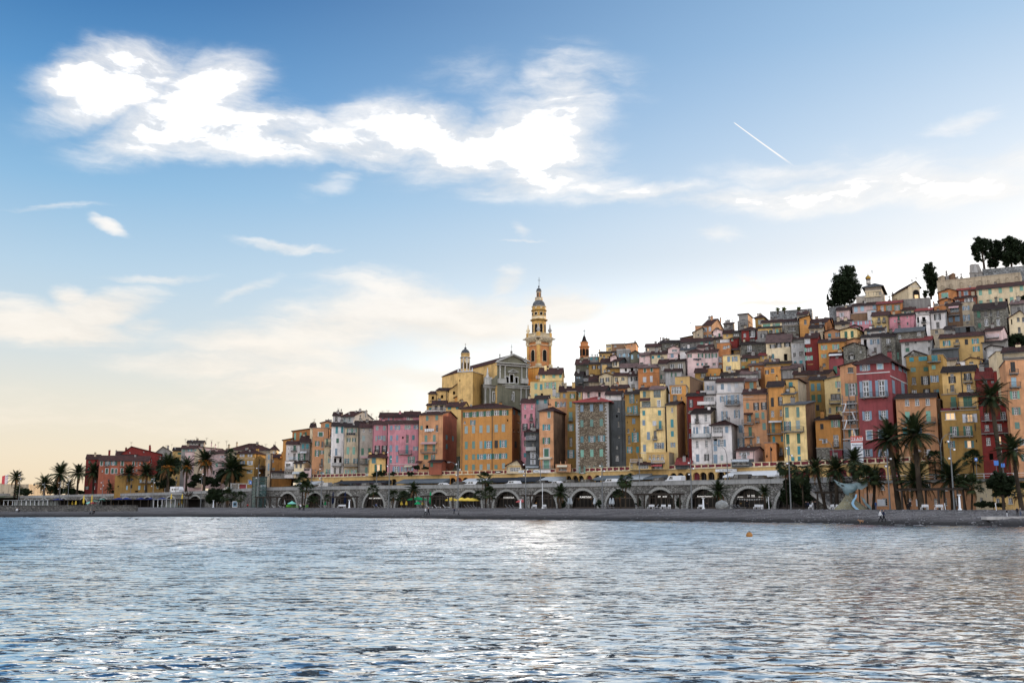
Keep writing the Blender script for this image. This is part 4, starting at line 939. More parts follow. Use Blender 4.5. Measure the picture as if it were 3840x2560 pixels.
parse('''
V 0 1600 3.36
H 1930 2225 350 420 gr b=800 z=40 r=g:248:2050 D=14 rc=d | grey rendered gable house behind the big red block
T 2095 230 90
H 1530 2040 330/355 600 re b=800 z=22 r=g:250:1650 s=0 D=18 sc=re rc=t | tall dark red gable of the block rising over its lower front
p 1897 432 28 50; p 2018 385 10 40; K 1590 262 22 30; K 1890 232 22 60; T 1655 190 80
H 1460 1735 352 600 re b=800 z=12 r=r:310 | red attic storey with two small white windows above the seafront block
p 1645,1693 370 24 28 ; K 1465 297 14 20
H 1085 1255 402 830 re b=800 z=6 r=s2 r=r:350 | dark red seaward end of the block behind the shaggy palm
K 1150 356 20 26; K 1375 296 14 50; K 1388 296 10 50
H 1252 1880 416/432 612 tc sc=re b=800 r=r:366 D=12 ng=1 | long red seafront block with green shutters and pale window surrounds
x 1542 458 30 55 d; o 1355,1427 458 30 50 u; c 1467 458 24 54 d; x 1280 458 26 54 d; x 1682 463 22 54 d; q 1724 465 20 54; p 1766 465 22 38; q 1812 460 26 40
x 1346,1418 555 30 60 d; x 1463 555 22 58 d; x 1537 555 28 60 d; p 1680 548 22 34; p 1720 545 20 30; B 1320 1368 490 22 k
V 0 1600 3.36
H 1318 1450 625 830 oc sc=oc b=830 z=-6 r=g:600:1350 D=8 | small ochre house with one dark window under the red block
q 1417 697 46 36
H 1452 2060 612 830 oc b=830 z=-5 r=n D=10 | long low ochre row with pale blue shutters behind the palms
c 1600 765 20 52 l; c 1608 670 14 40 l; c 1755 765 26 52 l; c 1832 765 26 50 l; c 1770,1838 683 26 44 l; c 1985 755 24 48 s; B 1765 1905 700 16 w; B 1905 2030 690 20 g; d 1720 812 40 20
H 1255 1320 720 835 oc b=830 z=-6 D=5 r=n | low ochre annexe with an air conditioner at the foot of the red block
V 600 1600 3.36
H 160 272 297 420 ye b=760 z=26 r=r:262 rc=d | small yellow house with shuttered window peeking over the promenade trees
c 245 335 44 26 e
H 340 552 198 330 gr b=760 z=34 r=r:174 rc=d | grey penthouse storey with low tiled roof and chimneys
K 385 172 14 22; K 430 168 14 22; q 410,445 215 20 20; T 322 150 70; T 590 135 70; T 650 168 40
H 480 780 252/280 350 pk b=760 z=40 r=s | pink gable with sloping clay roof behind the grey penthouse
T 735 190 60; K 700 225 12 22; K 650 197 12 22
H 270 480 272 420 gr b=760 z=22 r=r:236 | grey house with turquoise shutters at the start of the old town
c 300 295 26 30 g; o 380 293 24 26 t; q 295 385 42 36
H 440 540 280 330 be b=760 z=21 D=6 r=n | narrow beige wall strip with green shutters
o 480 293 40 26 g
H 320 545 318 700 pk b=760 z=18 r=n D=8 | pale pink house wall above the date palms
c 370,470 375 24 24 m
H 640 962 330 700 pk b=760 z=14 s=0 r=r:295 | pink house with clay roof beside the feathery palm
o 785 376 26 26 w; q 715 376 24 4; c 715 480 30 50 m
H 850 1412 292 700 be b=760 z=24 r=h:215 s=60 D=14 ng=1 | broad beige block with hipped clay roofs and many chimneys
K 970 197 18 40; K 870 226 24 34; K 1225 215 30 34; K 1285 236 30 20; T 840 172 60; T 1335 215 40; L 850 1412 300 5 w
H 1392 1472 285 560 cr b=760 z=34 r=h:237 D=9 | cream turret house with a small hipped roof
c 1432 330 16 50 w
H 1340 1395 335 620 be b=760 z=8 D=8 r=n | tall narrow beige house with blue grey louvred shutters
c 1372 380 22 60 b; c 1368 505 20 90 b; q 1366 605 20 30
H 968 1192 336/332 752 oc s=145 b=760 r=h:285 D=12 ng=1 | ochre corner house with hipped roof and balconies on its sunlit side
o 1036 361 28 36 w; o 1135 361 28 36 w; o 1134 453 34 54 w; o 1040 450 30 50 b; o 1130 562 34 46 s; p 1125 690 40 60
L 968 1192 400 5 w; L 968 1192 515 4 w; >d 1222,1262,1310 370 16 52; >q 1255 440 16 70; >q 1320 560 20 60; >B 1240 1320 520 35 k; >B 1240 1335 628 35 k
H 1405 1508 382 565 og b=760 z=22 r=r:345 | orange house with two white framed windows at the gap
p 1423 423 22 46; o 1430 530 18 30 s; K 1470 332 16 22; K 1540 322 14 26
H 1506 1562 400 570 og b=760 z=18 D=7 r=s | narrow orange annexe beside the white tower house
V 1000 1450 3.36
H 55 235 1078 1132 gr b=1132 r=r:1062 z=-2 D=5 | low grey arcaded pavilion with dark roof behind the lift tower
q 75,95,115,135,155,175 1110 12 30
H 208 328 672/650 1100 og b=1120 z=8 r=s | slim orange house at the end of the terrace row
q 262,300 688 18 22
H 326 548 560/528 700 oR b=1100 z=14 r=s D=10 | orange brown upper house with tall mint shutters
c 358 624 24 88 m; c 428 618 24 88 m
H 248 420 722 1000 wh b=1115 r=r:688 | white tower house with green doored balconies
c 353 770 32 66 e; q 350 880 30 90; q 330 965 20 50; B 307 382 803 38 k; B 283 395 918 36 l; q 275 775 12 8; q 278 842 12 14
H 420 545 690 960 gr b=1100 z=3 r=r:618:1 D=10 | grey house with jade shutters beside the white tower house
c 458,513 748 30 58 t; o 440 880 46 90 e; A 425 505 812 828 w
H 232 345 935 1130 wh b=1115 z=-5 s=0 r=n D=4 | white balcony storey jutting out over the terrace
B 232 345 1035 34 s; q 270 985 60 40; q 262 1080 90 40
H 348 470 960 1130 cr b=1115 s=80 z=-5 r=r:930 rc=d | small cream house with two brown shutters on the terrace
q 376,430 990 28 56; A 340 460 1068 1088 l; q 400 1110 60 40
H 468 560 1030 1135 pk b=1115 z=-8 r=p D=4 | small pink kiosk with red panels on the terrace corner
c 490,525 1040 32 26 k
H 548 598 508 700 cr b=1110 z=8 r=r:460 | narrow cream house wedged behind the salmon house
q 583 550 12 70; K 586 458 22 30
c 580 650 12 40 e; B 550 585 700 18 w
H 684 832 455 560 sa b=1100 z=16 r=g:432:770 | salmon attic gable with a turquoise window
c 762 487 48 42 t; K 780 415 80 18
H 582 775 518 1128 sa s=50 b=1128 r=n D=9 | salmon tower house with dark green shutters and one blind window
x 681 597 50 52 e; o 638 713 28 64 e; q 703 725 28 74; o 635 835 28 82 e; o 697 822 28 48 e; q 696 945 30 84; B 668 706 995 26 k; q 616 1048 12 14; q 650 1090 28 66; c 700 1100 50 60 u
H 765 820 615 660 wh b=1100 z=6 D=6 r=n | small white roof room above the iron balcony
H 730 822 655 1128 cr b=1128 z=2 r=n D=8 | narrow cream house with stacked balconies between taller neighbours
f 790 690 38 84 e; B 726 812 740 34 k; q 802 820 18 64; o 795 928 22 60 m; B 780 812 855 18 k; o 775 1065 28 60 m; B 742 808 1120 46 k
H 835 935 362 480 wh b=1100 z=24 r=r:322 | pale upper house with three barred windows on the skyline
q 876 412 30 72; K 885 315 16 40; K 905 310 16 40; K 940 290 10 30
H 935 1095 372 480 wg s=255 b=1100 z=20 r=r:316 D=14 | weathered grey house with two white windows and high gable wall
o 980 418 16 60 s; o 1046 412 16 60 s; K 1128 308 26 40; K 1255 300 22 40; T 1322 335 40
H 1110 1260 460 480 gr b=1100 z=14 r=r:432 rc=d D=6 | flat dark roof with white dormer between the tower houses
p 1150 462 28 14
H 820 985 492 1122 wh s=0 b=1122 r=r:450 D=9 rc=d | tall cream white house with turquoise shutters under the eaves
c 883 544 30 84 t; c 952 540 28 84 t; c 893 677 32 58 e; c 876 820 28 88 b; d 863,928 935 30 84; B 825 945 993 38 s; R 845 945 878 885; q 860,927 1052 30 80
H 985 1165 505 1125 be sc=be b=1122 r=r:462 D=9 rc=d | tan tower house with mint shutters and wide iron balcony
o 1045 548 32 52 g; o 1105 548 30 50 g; o 1033 668 22 52 e; o 1100 667 22 50 e; c 1024,1098 803 32 92 m; f 1010 933 30 64 u; f 1122 933 30 64 u; B 962 1155 998 40 k; L 975 1155 1010 8 y; o 1014 1080 26 78 m; o 1098 1080 34 78 m; E 1005 1120 580 36 k dark_cloths_hung_below_a_window_of_the_tan_tower_house; P 1160 505 1120
H 1168 1345 512 1115 bg b=1122 z=1 r=r:470 D=9 | stained greige house with green shutters and striped awning
p 1222,1304 546 22 46; c 1222 648 36 68 s; c 1208 814 32 86 e; c 1294 814 30 88 e; A 1190 1285 875 890 s; o 1268 930 20 66 t; B 1178 1280 965 20 k; c 1255 1050 30 80 g; P 1175 530 1110
H 1165 1350 490 512 og b=1100 z=12 r=l:432 D=6 | orange gable wall with skylight behind the greige house
K 1180 365 12 20; T 1385 375 50; T 1430 318 50; T 1462 300 60; T 1530 295 40
H 1420 1725 378 440 pi b=1100 z=12 r=r:330 D=8 | set back pink attic storey with blue shutters
c 1462 405 22 40 b; c 1537 400 20 40 b; q 1594 400 20 40; p 1680 393 36 42; L 1422 1725 435 5 w
H 1725 1920 370 430 pi b=1100 z=10 r=r:315 D=8 | second pink attic storey with white window
p 1785 393 44 40
H 1338 1530 468 1122 pi b=1122 r=r:425 D=9 a=8 | pink house half with tall iron balconied doors
c 1393 518 34 56 s; c 1484 518 34 56 s; c 1381 650 20 64 s; c 1482 648 34 66 s; f 1393 783 32 88 k; f 1482 783 32 88 k; B 1360 1418 828 30 k; B 1452 1506 828 30 k; P 1524 460 840
H 1530 1920 460 1122 pi b=1122 r=r:425 D=9 a=10 | wide pink house with shuttered windows and long brown balcony
c 1572 516 30 56 b; o 1648 512 34 58 b; o 1776 508 36 58 s; o 1885 505 30 56 b; c 1570 645 30 68 b; o2 1645 640 26 66 b; c 1645 640 28 66 b; q 1773 655 34 100; c 1565 775 34 82 b; c 1641 775 34 82 b; c 1768 785 36 110 u; B 1665 1830 845 46 k; o 1876 775 30 52 b; c 1562 912 30 96 t; c 1645 908 28 90 b; f 1822 918 44 88 g; o 1632 1040 44 84 b; o 1730 1038 38 64 b; o 1815 1030 30 50 l; L 1530 1920 975 5 w; A 1742 1840 985 1000 c
H 1285 1500 885 1120 ye s=35 b=1122 z=-5 r=r:845 D=7 | small yellow house with a lit window and green shutters
c 1350 925 50 76 u; l 1409 1018 42 80; c 1372,1438 1020 26 92 e; K 1305 820 36 44; R 1440 1535 858 900; o2 1 1 1 1
H 1922 2222 350/345 1140 sa sc=tc s=190 b=1140 r=r:318 D=16 ng=1 | terracotta corner house with washing line and two long balconies
c 2023 395 32 64 g; c 2144 388 34 62 g; c 1952 515 28 52 g; d 2020 508 32 50; q 2145 522 34 84; c 2008 650 34 80 g; c 2112 646 34 84 g; A 1958 2148 695 712 s; c 2004 768 36 84 g; c 2108 768 34 84 g; B 1950 2150 828 42 k; c 2008 885 56 56 e; f 2098 890 26 74 g; c 2080 980 30 50 e; >c 2267 635 22 60 u; >c 2268 752 22 62 u; >c 2345 650 20 60 u; >q 2266 1020 20 40; E 1995 2115 530 44 w white_washing_drying_outside_the_terracotta_corner_house
R 1890 1965 935 962
H 2045 2205 945 1140 tc s=60 b=1140 z=-5 r=r:925 D=6 | low dark terracotta lean to house on the terrace
c 2080 978 34 60 e
''')
parse('''
V 1600 1400 3.136
H 0 250 430 500 wh b=1150 z=20 r=n D=8 | white edged flat roof terrace above the terracotta house
H 0 66 375 430 ye b=1150 z=26 r=r:358 | small yellow attic with turquoise shutters below the church
c 40 415 30 30 t
H 62 225 362 430 be b=1150 z=24 r=r:322 rc=t | roofed loggia house with green doors below the church
d 110,175 405 36 50; B 62 225 430 26 w
H 228 425 388 520 ye b=1150 z=18 r=r:340 s=85 D=10 | ochre house with jade shutters between church and orange block
c 268 408 40 30 t; c 362 403 36 34 t; K 392 320 16 24
H 330 468 282 420 og b=1150 z=34 r=g:247:415 s=150 D=14 | small orange gabled house at the foot of the church
>q 538,570 320 12 24
H 402 1003 412/402 1165 og sc=oR s=108 b=1165 r=h:360 D=13 ov=.8 ng=1 | big orange block with rows of green shuttered windows and clay roof
o 475 485 46 60 e; o 560 480 42 60 e; o 640 475 50 62 e; o 722 470 50 62 e; o 822 462 60 62 e; o 912 460 50 62 e
c 466 662 36 88 s; c 551 658 36 86 s; c 639 653 36 88 s; c 723 650 38 86 s; c 818 645 40 88 s; c 902 641 40 90 s; d 951 550 16 26
c 466 843 34 88 g; c 551 839 34 88 g; c 639 838 34 88 s; o 725 836 46 88 t; c 818 830 38 88 k; o 899 825 42 86 t
c 467 984 34 62 g; c 551 980 34 62 g; o 640 978 46 62 t; o 725 974 46 62 t; o 823 972 50 62 e; o 903 968 44 62 t
c 466 1104 34 64 g; c 551 1100 34 64 g; c 640 1100 34 64 s; c 727 1096 34 66 s; c 815 1097 36 50 g; c 904 1086 36 64 s
P 419 440 1165; P 772 405 1165; L 402 1003 425 6 y; >c 1028 455 34 60 u; >c 1090 460 34 60 u; >q 1077 565 14 26; >q 1028,1078 668 14 34; >c 1045 835 40 72 k
H 1110 1272 345/335 1000 pi b=1150 z=5 r=r:298 D=9 rc=t | rosy pink tower house with dark windows beside the orange block
p 1158,1237 390 20 52; q 1158 505 22 46; q 1231 512 30 82; f 1157 628 30 80 k; f 1237 620 26 74 k; c 1158 715 26 60 k; q 1158 820 28 70; c 1156 958 26 50 t; B 1130 1175 665 22 k; B 1210 1250 550 22 k
H 1272 1425 298 900 wg b=1150 z=10 r=r:262 rc=d | grey house with turquoise shutters and rooftop clutter
c 1304 332 26 56 t; c 1396 322 32 58 t; p 1325 418 22 20; o 1300 615 24 54 b; q 1296 545 20 40; K 1500 178 40 46
H 1435 1660 305/300 640 sa s=0 b=1100 z=8 r=p D=9 | flat topped salmon house with bright green shutter
p 1548 362 30 62; c 1520 362 22 66 e; K 1435 270 12 40
H 1168 1320 690 1100 dg sc=br b=1150 z=-2 r=l:662 D=5 s=0 | dark narrow house of stacked balconies with a magenta cloth
q 1230,1260 735 40 50; B 1168 1285 780 40 w; q 1250 840 30 46; B 1168 1285 905 40 s; o 1250 957 30 80 w; o 1250 1040 30 56 w; q 1250 1125 50 40; A 1170 1320 1088 1100 l
E 1172 1215 868 34 r magenta_cloth_over_a_balcony_of_the_dark_narrow_house
H 940 1112 1080 1160 cr b=1165 s=60 z=-6 r=g:1018:1060 D=7 rc=t | low cream cottage with broad dark gable roof on the terrace
v 1040 1128 120 44; L 950 1110 1090 12 k
H 1325 1490 440 1130 sa sc=br s=160 b=1150 z=-3 r=h:402 D=13 rc=t ng=1 | tan tower house with pyramid roof and white framed windows
x 1439 485 26 66 g; o 1408 632 44 70 t; o 1408 790 44 76 e; x 1409 930 52 92 e; x 1409 1068 62 96 m; L 1330 1480 998 8 w; A 1335 1478 985 998 c; B 1335 1490 1118 34 k
H 1325 1465 1130 1150 wh b=1152 z=-6 D=3 r=n | low white window bay at the foot of the tan tower
H 1515 1695 1070 1150 sa b=1150 z=-8 D=5 r=p | small salmon terrace cafe with canopy
q 1600 1115 90 50; A 1535 1655 1075 1090 c; K 1575 1025 8 36; K 1632 1022 8 36
H 1218 1585 105/85 340 yl s=60 b=1100 z=32 r=p D=10 sc=be | broad pale yellow house with turquoise shutters below the bell tower
c 1285 150 34 72 m; o 1420 142 34 72 m; o 1490 138 30 74 m; p 1568 138 18 48; c 1285 262 34 44 m
L 1218 1600 97 5 oc; B 1290 1330 60 30 w
H 1320 1590 10/0 100 yl sc=ye b=1100 z=38 r=r:-60 D=9 | upper yellow storey with dark clay roof beside the bell tower
c 1376 38 30 40 m; c 1495 30 34 44 m; c 1572 30 28 40 m; K 1425 -72 24 40; K 1545 -76 24 40; q 1415 18 10 10
''')
parse('''
V 2140 1180 4.523
H 600 700 505 640 yl b=700 z=14 r=n D=8 | small yellow roof pavilion with glazed top on the skyline
v 640 535 80 30
H 697 915 492/500 620 br b=700 z=14 r=n D=7 | brown rooftop house with one white window
p 755 530 40 30; T 915 470 40
H 940 1105 500/480 650 sa b=800 z=16 r=s D=10 sc=sa | plain rosy end wall house with tall chimney
K 1092 452 24 60; q 1035 515 14 34
H 480 775 655/640 810 ye sc=ye b=820 z=4 r=r:628 D=8 rc=d s=0 | yellow house with dark flat eaves below the pavilion
q 512 695 36 34; q 515 790 36 40; K 487 600 12 60; T 515 615 60
H 778 1000 600/592 780 gr b=820 r=p z=3 D=8 | grey parapet house with sky blue shutters
o 862 690 40 52 l; o 950 685 46 58 l; L 778 1000 592 10 w
H 670 780 710 780 pk b=830 z=-3 r=g:675:745 D=5 | little pink gable in front of the grey house
H 295 470 718 775 gr b=860 z=4 r=n | low greenish storey beneath the terracotta spire
c 352,440 745 36 40 t; K 362 675 14 30; K 415 680 14 26; K 450 675 14 26
H 1010 1170 655 800 co b=860 z=2 r=g:612:1100 s=0 D=8 | dark olive gabled house with a pale blue shutter
c 1042 715 36 74 l; c 1150 700 28 60 l
H 1165 1350 690/680 860 pk b=930 z=2 r=r:648 rc=p D=8 | salmon pink house with air conditioner and blind
v 1230 710 76 36; p 1247 745 22 22; q 1205 830 60 46; K 1310 720 40 130
H 1265 1530 555/520 640 bg b=700 z=4 r=r:495 rc=t D=8 | greige house with a lit window on the ridge
q 1447 590 28 70; l 1312 590 24 40; q 1240 600 30 40
H 1530 1860 490/450 620 sg b=700 z=8 r=r:440 rc=d D=8 | rough stone house with small white windows on the ridge
p 1603 525 18 44; p 1720 510 22 40; c 1842 510 16 80 k
H 1500 1640 470 500 wh b=650 z=18 r=g:385:1640 rc=d D=10 | white gabled rooftop against the sky
K 1522 395 20 30; T 1630 335 70; T 1583 345 50; q 1600 445 26 30
H 1640 1800 440 480 wh b=650 z=17 r=s rc=d D=8 | second white rooftop slope against the sky
H 1860 2175 475/440 560 gr b=720 z=6 r=r:405 rc=t D=8 | stained grey house with four dark windows on the ridge
q 1925 525 26 50; q 2035 508 34 66; q 2108 505 30 66; T 1860 390 30
H 1870 2070 400/360 440 br b=700 z=14 r=s rc=d D=8 | brown sloping roof house on the ridge line
H 2075 2235 300/225 440 be s=0 b=700 z=10 r=s D=10 | beige gable wall rising beside the pink skyline house
H 2110 2230 200/182 260 sa b=650 z=18 r=n D=6 | small salmon skyline wall
H 1650 1850 575 640 pk b=760 z=-1 r=g:532:1750 rc=p D=7 | pink dormer gable with brown awning
v 1760 605 90 44
H 1360 1640 690/640 760 cr b=840 z=0 r=r:620 rc=t D=9 | long clay roofed cream house with jade shutters
c 1395 720 40 50 t; c 1495 708 50 46 t; K 1580 700 18 20
H 1640 1815 660 760 pk b=860 z=-2 r=n D=7 | pink wall house with grey shutter and terrace
c 1722 690 50 70 b
H 1855 2095 605/590 720 wh b=860 z=-1 r=l:560 rc=g D=8 | white workshop wall with black mural and dark flat roof
L 1855 2095 625 8 w
H 2175 2400 445 520 gr b=800 z=4 r=r:405 rc=t D=8 | grey house with mint shutters under the long pink house
c 2222 475 44 56 m; o 2330 470 36 56 t
H 2150 2400 548 620 pk b=850 z=1 r=r:510 rc=t D=8 | low pale pink house with white box dormer
p 2330 575 60 40
H 1965 2260 640/630 860 pk b=900 z=-3 r=h:590 rc=t D=9 | pale pink house with dark green shutters
o 2020 695 32 62 e; o 2202 690 44 70 e; q 2150,2230 838 36 40; c 2160,2240 838 20 40 t; E 2080 2215 745 40 k dark_washing_hung_on_the_pale_pink_house
H 80 300 845/835 930 co b=960 r=r:755 z=2 rc=t D=10 | dark walled house under a broad clay roof by the spire
c 290 870 20 40 m; K 350 785 10 40
H 305 505 840/830 935 oc b=980 z=-1 r=r:815 rc=d D=8 | ochre house with white windows and brown shutters
o 393 892 34 60 k; o 485 888 34 58 k
H 260 535 935/925 1010 gr b=1000 z=0 r=n D=7 | long plain grey terrace wall below the ochre house
H 535 610 855 980 ye sc=ye b=1000 z=-3 r=p D=8 s=0 | narrow bright yellow house with blue window
p 578 952 40 42
H 610 850 915/895 1000 oc b=1010 z=-2 r=r:890 rc=d D=8 | low ochre house under a dark shed roof
p 640 945 50 30; q 720 975 60 34
H 510 720 820/800 930 gr b=960 z=0 r=r:745 rc=t D=9 | grey house with long clay roof and satellite dish
q 590 830 30 20
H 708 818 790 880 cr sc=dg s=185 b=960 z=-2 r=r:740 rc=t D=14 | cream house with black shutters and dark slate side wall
o 752 832 32 70 k
H 835 1130 905/880 985 wh b=1000 z=-2 r=r:830 rc=p D=9 | white walled house under pale lichened roof
d 935 935 36 50; d 1040 925 50 60; c 1090 920 30 60 w
H 1140 1500 908/885 1225 oR s=0 b=1230 r=r:845 rc=p D=9 a=3 | brick orange house with four white framed windows
x 1258 943 34 64 e; x 1372 933 34 62 e; x 1254 1100 40 76 w; x 1368 1088 32 88 w; L 1145 1500 990 5 oR
H 1490 1640 825/818 1150 bg b=1200 z=2 r=r:760 rc=t D=9 | greige house with mint topped window
p 1570 900 54 62; p 1568 1052 26 66; c 1537 1052 24 70 e
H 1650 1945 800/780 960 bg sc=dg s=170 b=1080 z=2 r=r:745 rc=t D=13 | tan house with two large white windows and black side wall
p 1722 876 74 86; p 1858 866 78 84
H 1590 1870 965/945 1160 wg b=1190 z=-2 r=r:920 rc=t D=6 | pale grey lower house with green shutters
o 1748 1018 44 68 e
H 970 1145 1040/1030 1250 wg b=1250 r=l:960 rc=t D=8 | weathered grey house with black shutters
o 1058 1090 36 62 k; c 1030 1090 26 70 k; c 1118 1085 36 70 k; q 1058 1215 60 80
H 480 730 1040 1195 cr b=1200 r=g:985:590 rc=t D=9 | cream gabled house with black shutters and iron balcony
o 528 1115 34 84 k; o 625 1100 30 72 k; B 488 578 1192 44 k
H 730 965 1040/1020 1195 cr b=1200 z=1 r=r:985 rc=t D=8 | cream house continuing the gable with two black shuttered windows
o 772 1098 26 70 k; o 885 1088 24 54 k; P 690 1050 1190
H 310 480 1130 1210 be b=1220 z=1 r=r:1030 rc=t D=8 s=0 | beige lean to house with pale blue door
p 440 1165 26 70
H 70 210 1020 1205 dg b=1215 z=3 r=r:965 rc=d D=8 | dark grey house with pale turquoise shutter in shade
o 130 1065 30 36 l; B 130 205 1160 30 k
H 210 330 1045 1140 gr b=1200 z=5 r=r:1005 rc=d D=8 | small dark roofed grey house with balcony
q 240 1090 40 50; B 220 320 1130 40 w
H 320 480 1045 1100 gr b=1180 z=8 r=r:1010 rc=t D=6 | grey attic with white railed terrace
p 350 1055 50 26
V 2100 1400 3.92
H -10 315 265/260 460 ye b=1400 z=22 s=15 r=r:190 rc=t D=9 | ochre yellow house with mint shutters behind the stone tower
c 152 315 36 80 m; o 265 312 34 70 m
H 105 235 262 1260 oc b=1440 z=10 r=n D=9 | narrow ochre house squeezed beside the rubble tower
c 156 455 38 84 g; c 157 630 50 126 g; B 128 188 690 36 k; o 157 792 44 100 g; q 160 1010 44 140; o 160 1180 50 120 u
H 335 665 262/250 400 pk s=95 sc=dg b=1440 z=14 r=r:190 rc=t D=10 | pale pink house with brown doors above the stone tower
q 420 315 36 80; c 580 310 34 70 k; R 378 455 272 282; R 525 630 262 272
H 750 985 218/212 300 oR b=1440 z=18 r=r:172 s=45 rc=t D=9 | reddish brown house with pink clay roof
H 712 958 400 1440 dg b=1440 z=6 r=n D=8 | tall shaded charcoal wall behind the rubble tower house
q 862 530 30 60; q 860 740 24 80; q 868 930 18 30; P 905 300 1300
H 670 905 310/308 400 wh sc=dg b=1440 z=9 e=1 s=0 r=r:262 rc=t D=8 | white topped storey over the shaded charcoal wall
p 735 340 20 40; K 915 262 28 60
H 230 712 432/405 1460 st s=130 sc=dg b=1460 z=-2 r=h:352 rc=r D=14 ov=.9 n=tower-house ng=1 | tall rubble stone tower house with pale quoins and turquoise shutters
c 322 512 44 100 b; c 464 505 46 106 b; c 606 500 52 100 b; c 323 735 44 100 g; c 466 728 46 104 g; c 608 720 48 102 g; c 324 968 44 90 u; o 470 962 50 88 u; o 610 952 50 90 u; c 326 1175 46 106 m; c 468 1170 48 106 m; c 608 1165 50 106 m; o 325 1415 46 106 g; o 467 1412 44 108 g; c 612 1405 50 112 g
Q 232 440 1460 50; Q 700 430 1460 50; d 405,545 470 10 14; d 265,405 762 10 14; d 545,400 930 10 14
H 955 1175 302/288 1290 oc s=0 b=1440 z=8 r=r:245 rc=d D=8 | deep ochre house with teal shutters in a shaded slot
f 1057 372 36 130 u; o 1025 530 34 84 t; o 1105 530 34 120 t; B 968 1168 610 36 g; c 1083 700 46 80 b; q 1130 400 20 46; q 1005 843 30 60; q 1093 822 26 40; o 1105 935 50 140 t; q 1018 970 36 120; o 1022 1120 40 90 t; c 1140 1118 40 90 t; d 992 715 12 26
H 1175 1320 245/240 600 yl b=1440 z=6 r=r:212 rc=t D=8 | yellow upper storey with dark blind next to the loggia
c 1240 305 42 86 u
H 1318 1530 240/232 560 yl s=70 b=1440 z=5 r=r:190 rc=p D=10 | yellow corner storey with teal glazed loggia
v 1427 300 106 108 u; K 1540 150 16 20
H 1175 1540 500 1200 yl s=0 b=1440 z=0 r=n D=9 ng=1 | tall pale yellow house with teal shutters and small iron balconies
v 1265 455 130 90 u; R 1175 1330 368 412; p 1452 437 52 100; c 1232 580 40 70 t; c 1463 578 44 74 t; c 1232 723 40 80 b; x 1388 732 38 60 w; c 1473 758 40 128 t; B 1415 1510 820 54 k; c 1300 915 44 116 b; q 1398 900 44 120; B 1362 1430 968 44 k; o2 1; c 1243 1095 42 102 b; P 1555 470 1000; L 1180 1330 1165 8 w
f 1457 1060 70 90 b
H 1560 1715 468/445 1085 yl sc=sa s=165 b=1440 z=2 r=r:420:1 rc=d D=13 | yellow flank house with bright turquoise shutters and tan side
x2 0; p 1648 535 30 70; c 1648 732 42 118 t; c 1652 885 42 82 t; o 1660 1048 34 70 b; >d 1830 1210 30 60
H 1610 1850 175 440 og sc=be s=0 b=1440 z=12 r=n D=10 | orange brown house with big dark studio window
v 1712 245 150 108; q 1690 362 60 90; q 1786 363 20 40
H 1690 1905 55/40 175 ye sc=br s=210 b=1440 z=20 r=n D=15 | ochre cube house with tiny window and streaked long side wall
p 1790 120 34 26
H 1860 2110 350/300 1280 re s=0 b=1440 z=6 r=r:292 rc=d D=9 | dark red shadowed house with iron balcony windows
f 1925 440 34 110 k; q 1920 560 70 40; q 1915 760 30 80
H 1270 1600 1160 1400 ye b=1440 z=-5 s=150 sc=be r=p D=10 | yellow terrace annexe with three white windows and balustrade
p 1380,1440,1503 1230 46 70; B 1355 1540 1312 40 w; A 1358 1520 1330 1350 r; q 1440 1370 140 50; p 1320 1230 34 60
H 1015 1200 1310 1400 yl b=1440 z=-7 r=p D=5 | low yellow pavilion with white balustrade on the terrace
B 1035 1180 1305 34 w; p 1052 1355 34 50; v 1235 1370 20 60
H 1145 1345 1335 1400 ye b=1440 z=-8 r=r:1300 rc=t D=4 | small yellow glazed sunroom on the terrace
v 1225 1370 150 56
H 1700 1925 1340 1400 dg b=1440 z=-4 r=l:1250 rc=r D=6 | sheltered hut with red brown sloping roof on the terrace
''')
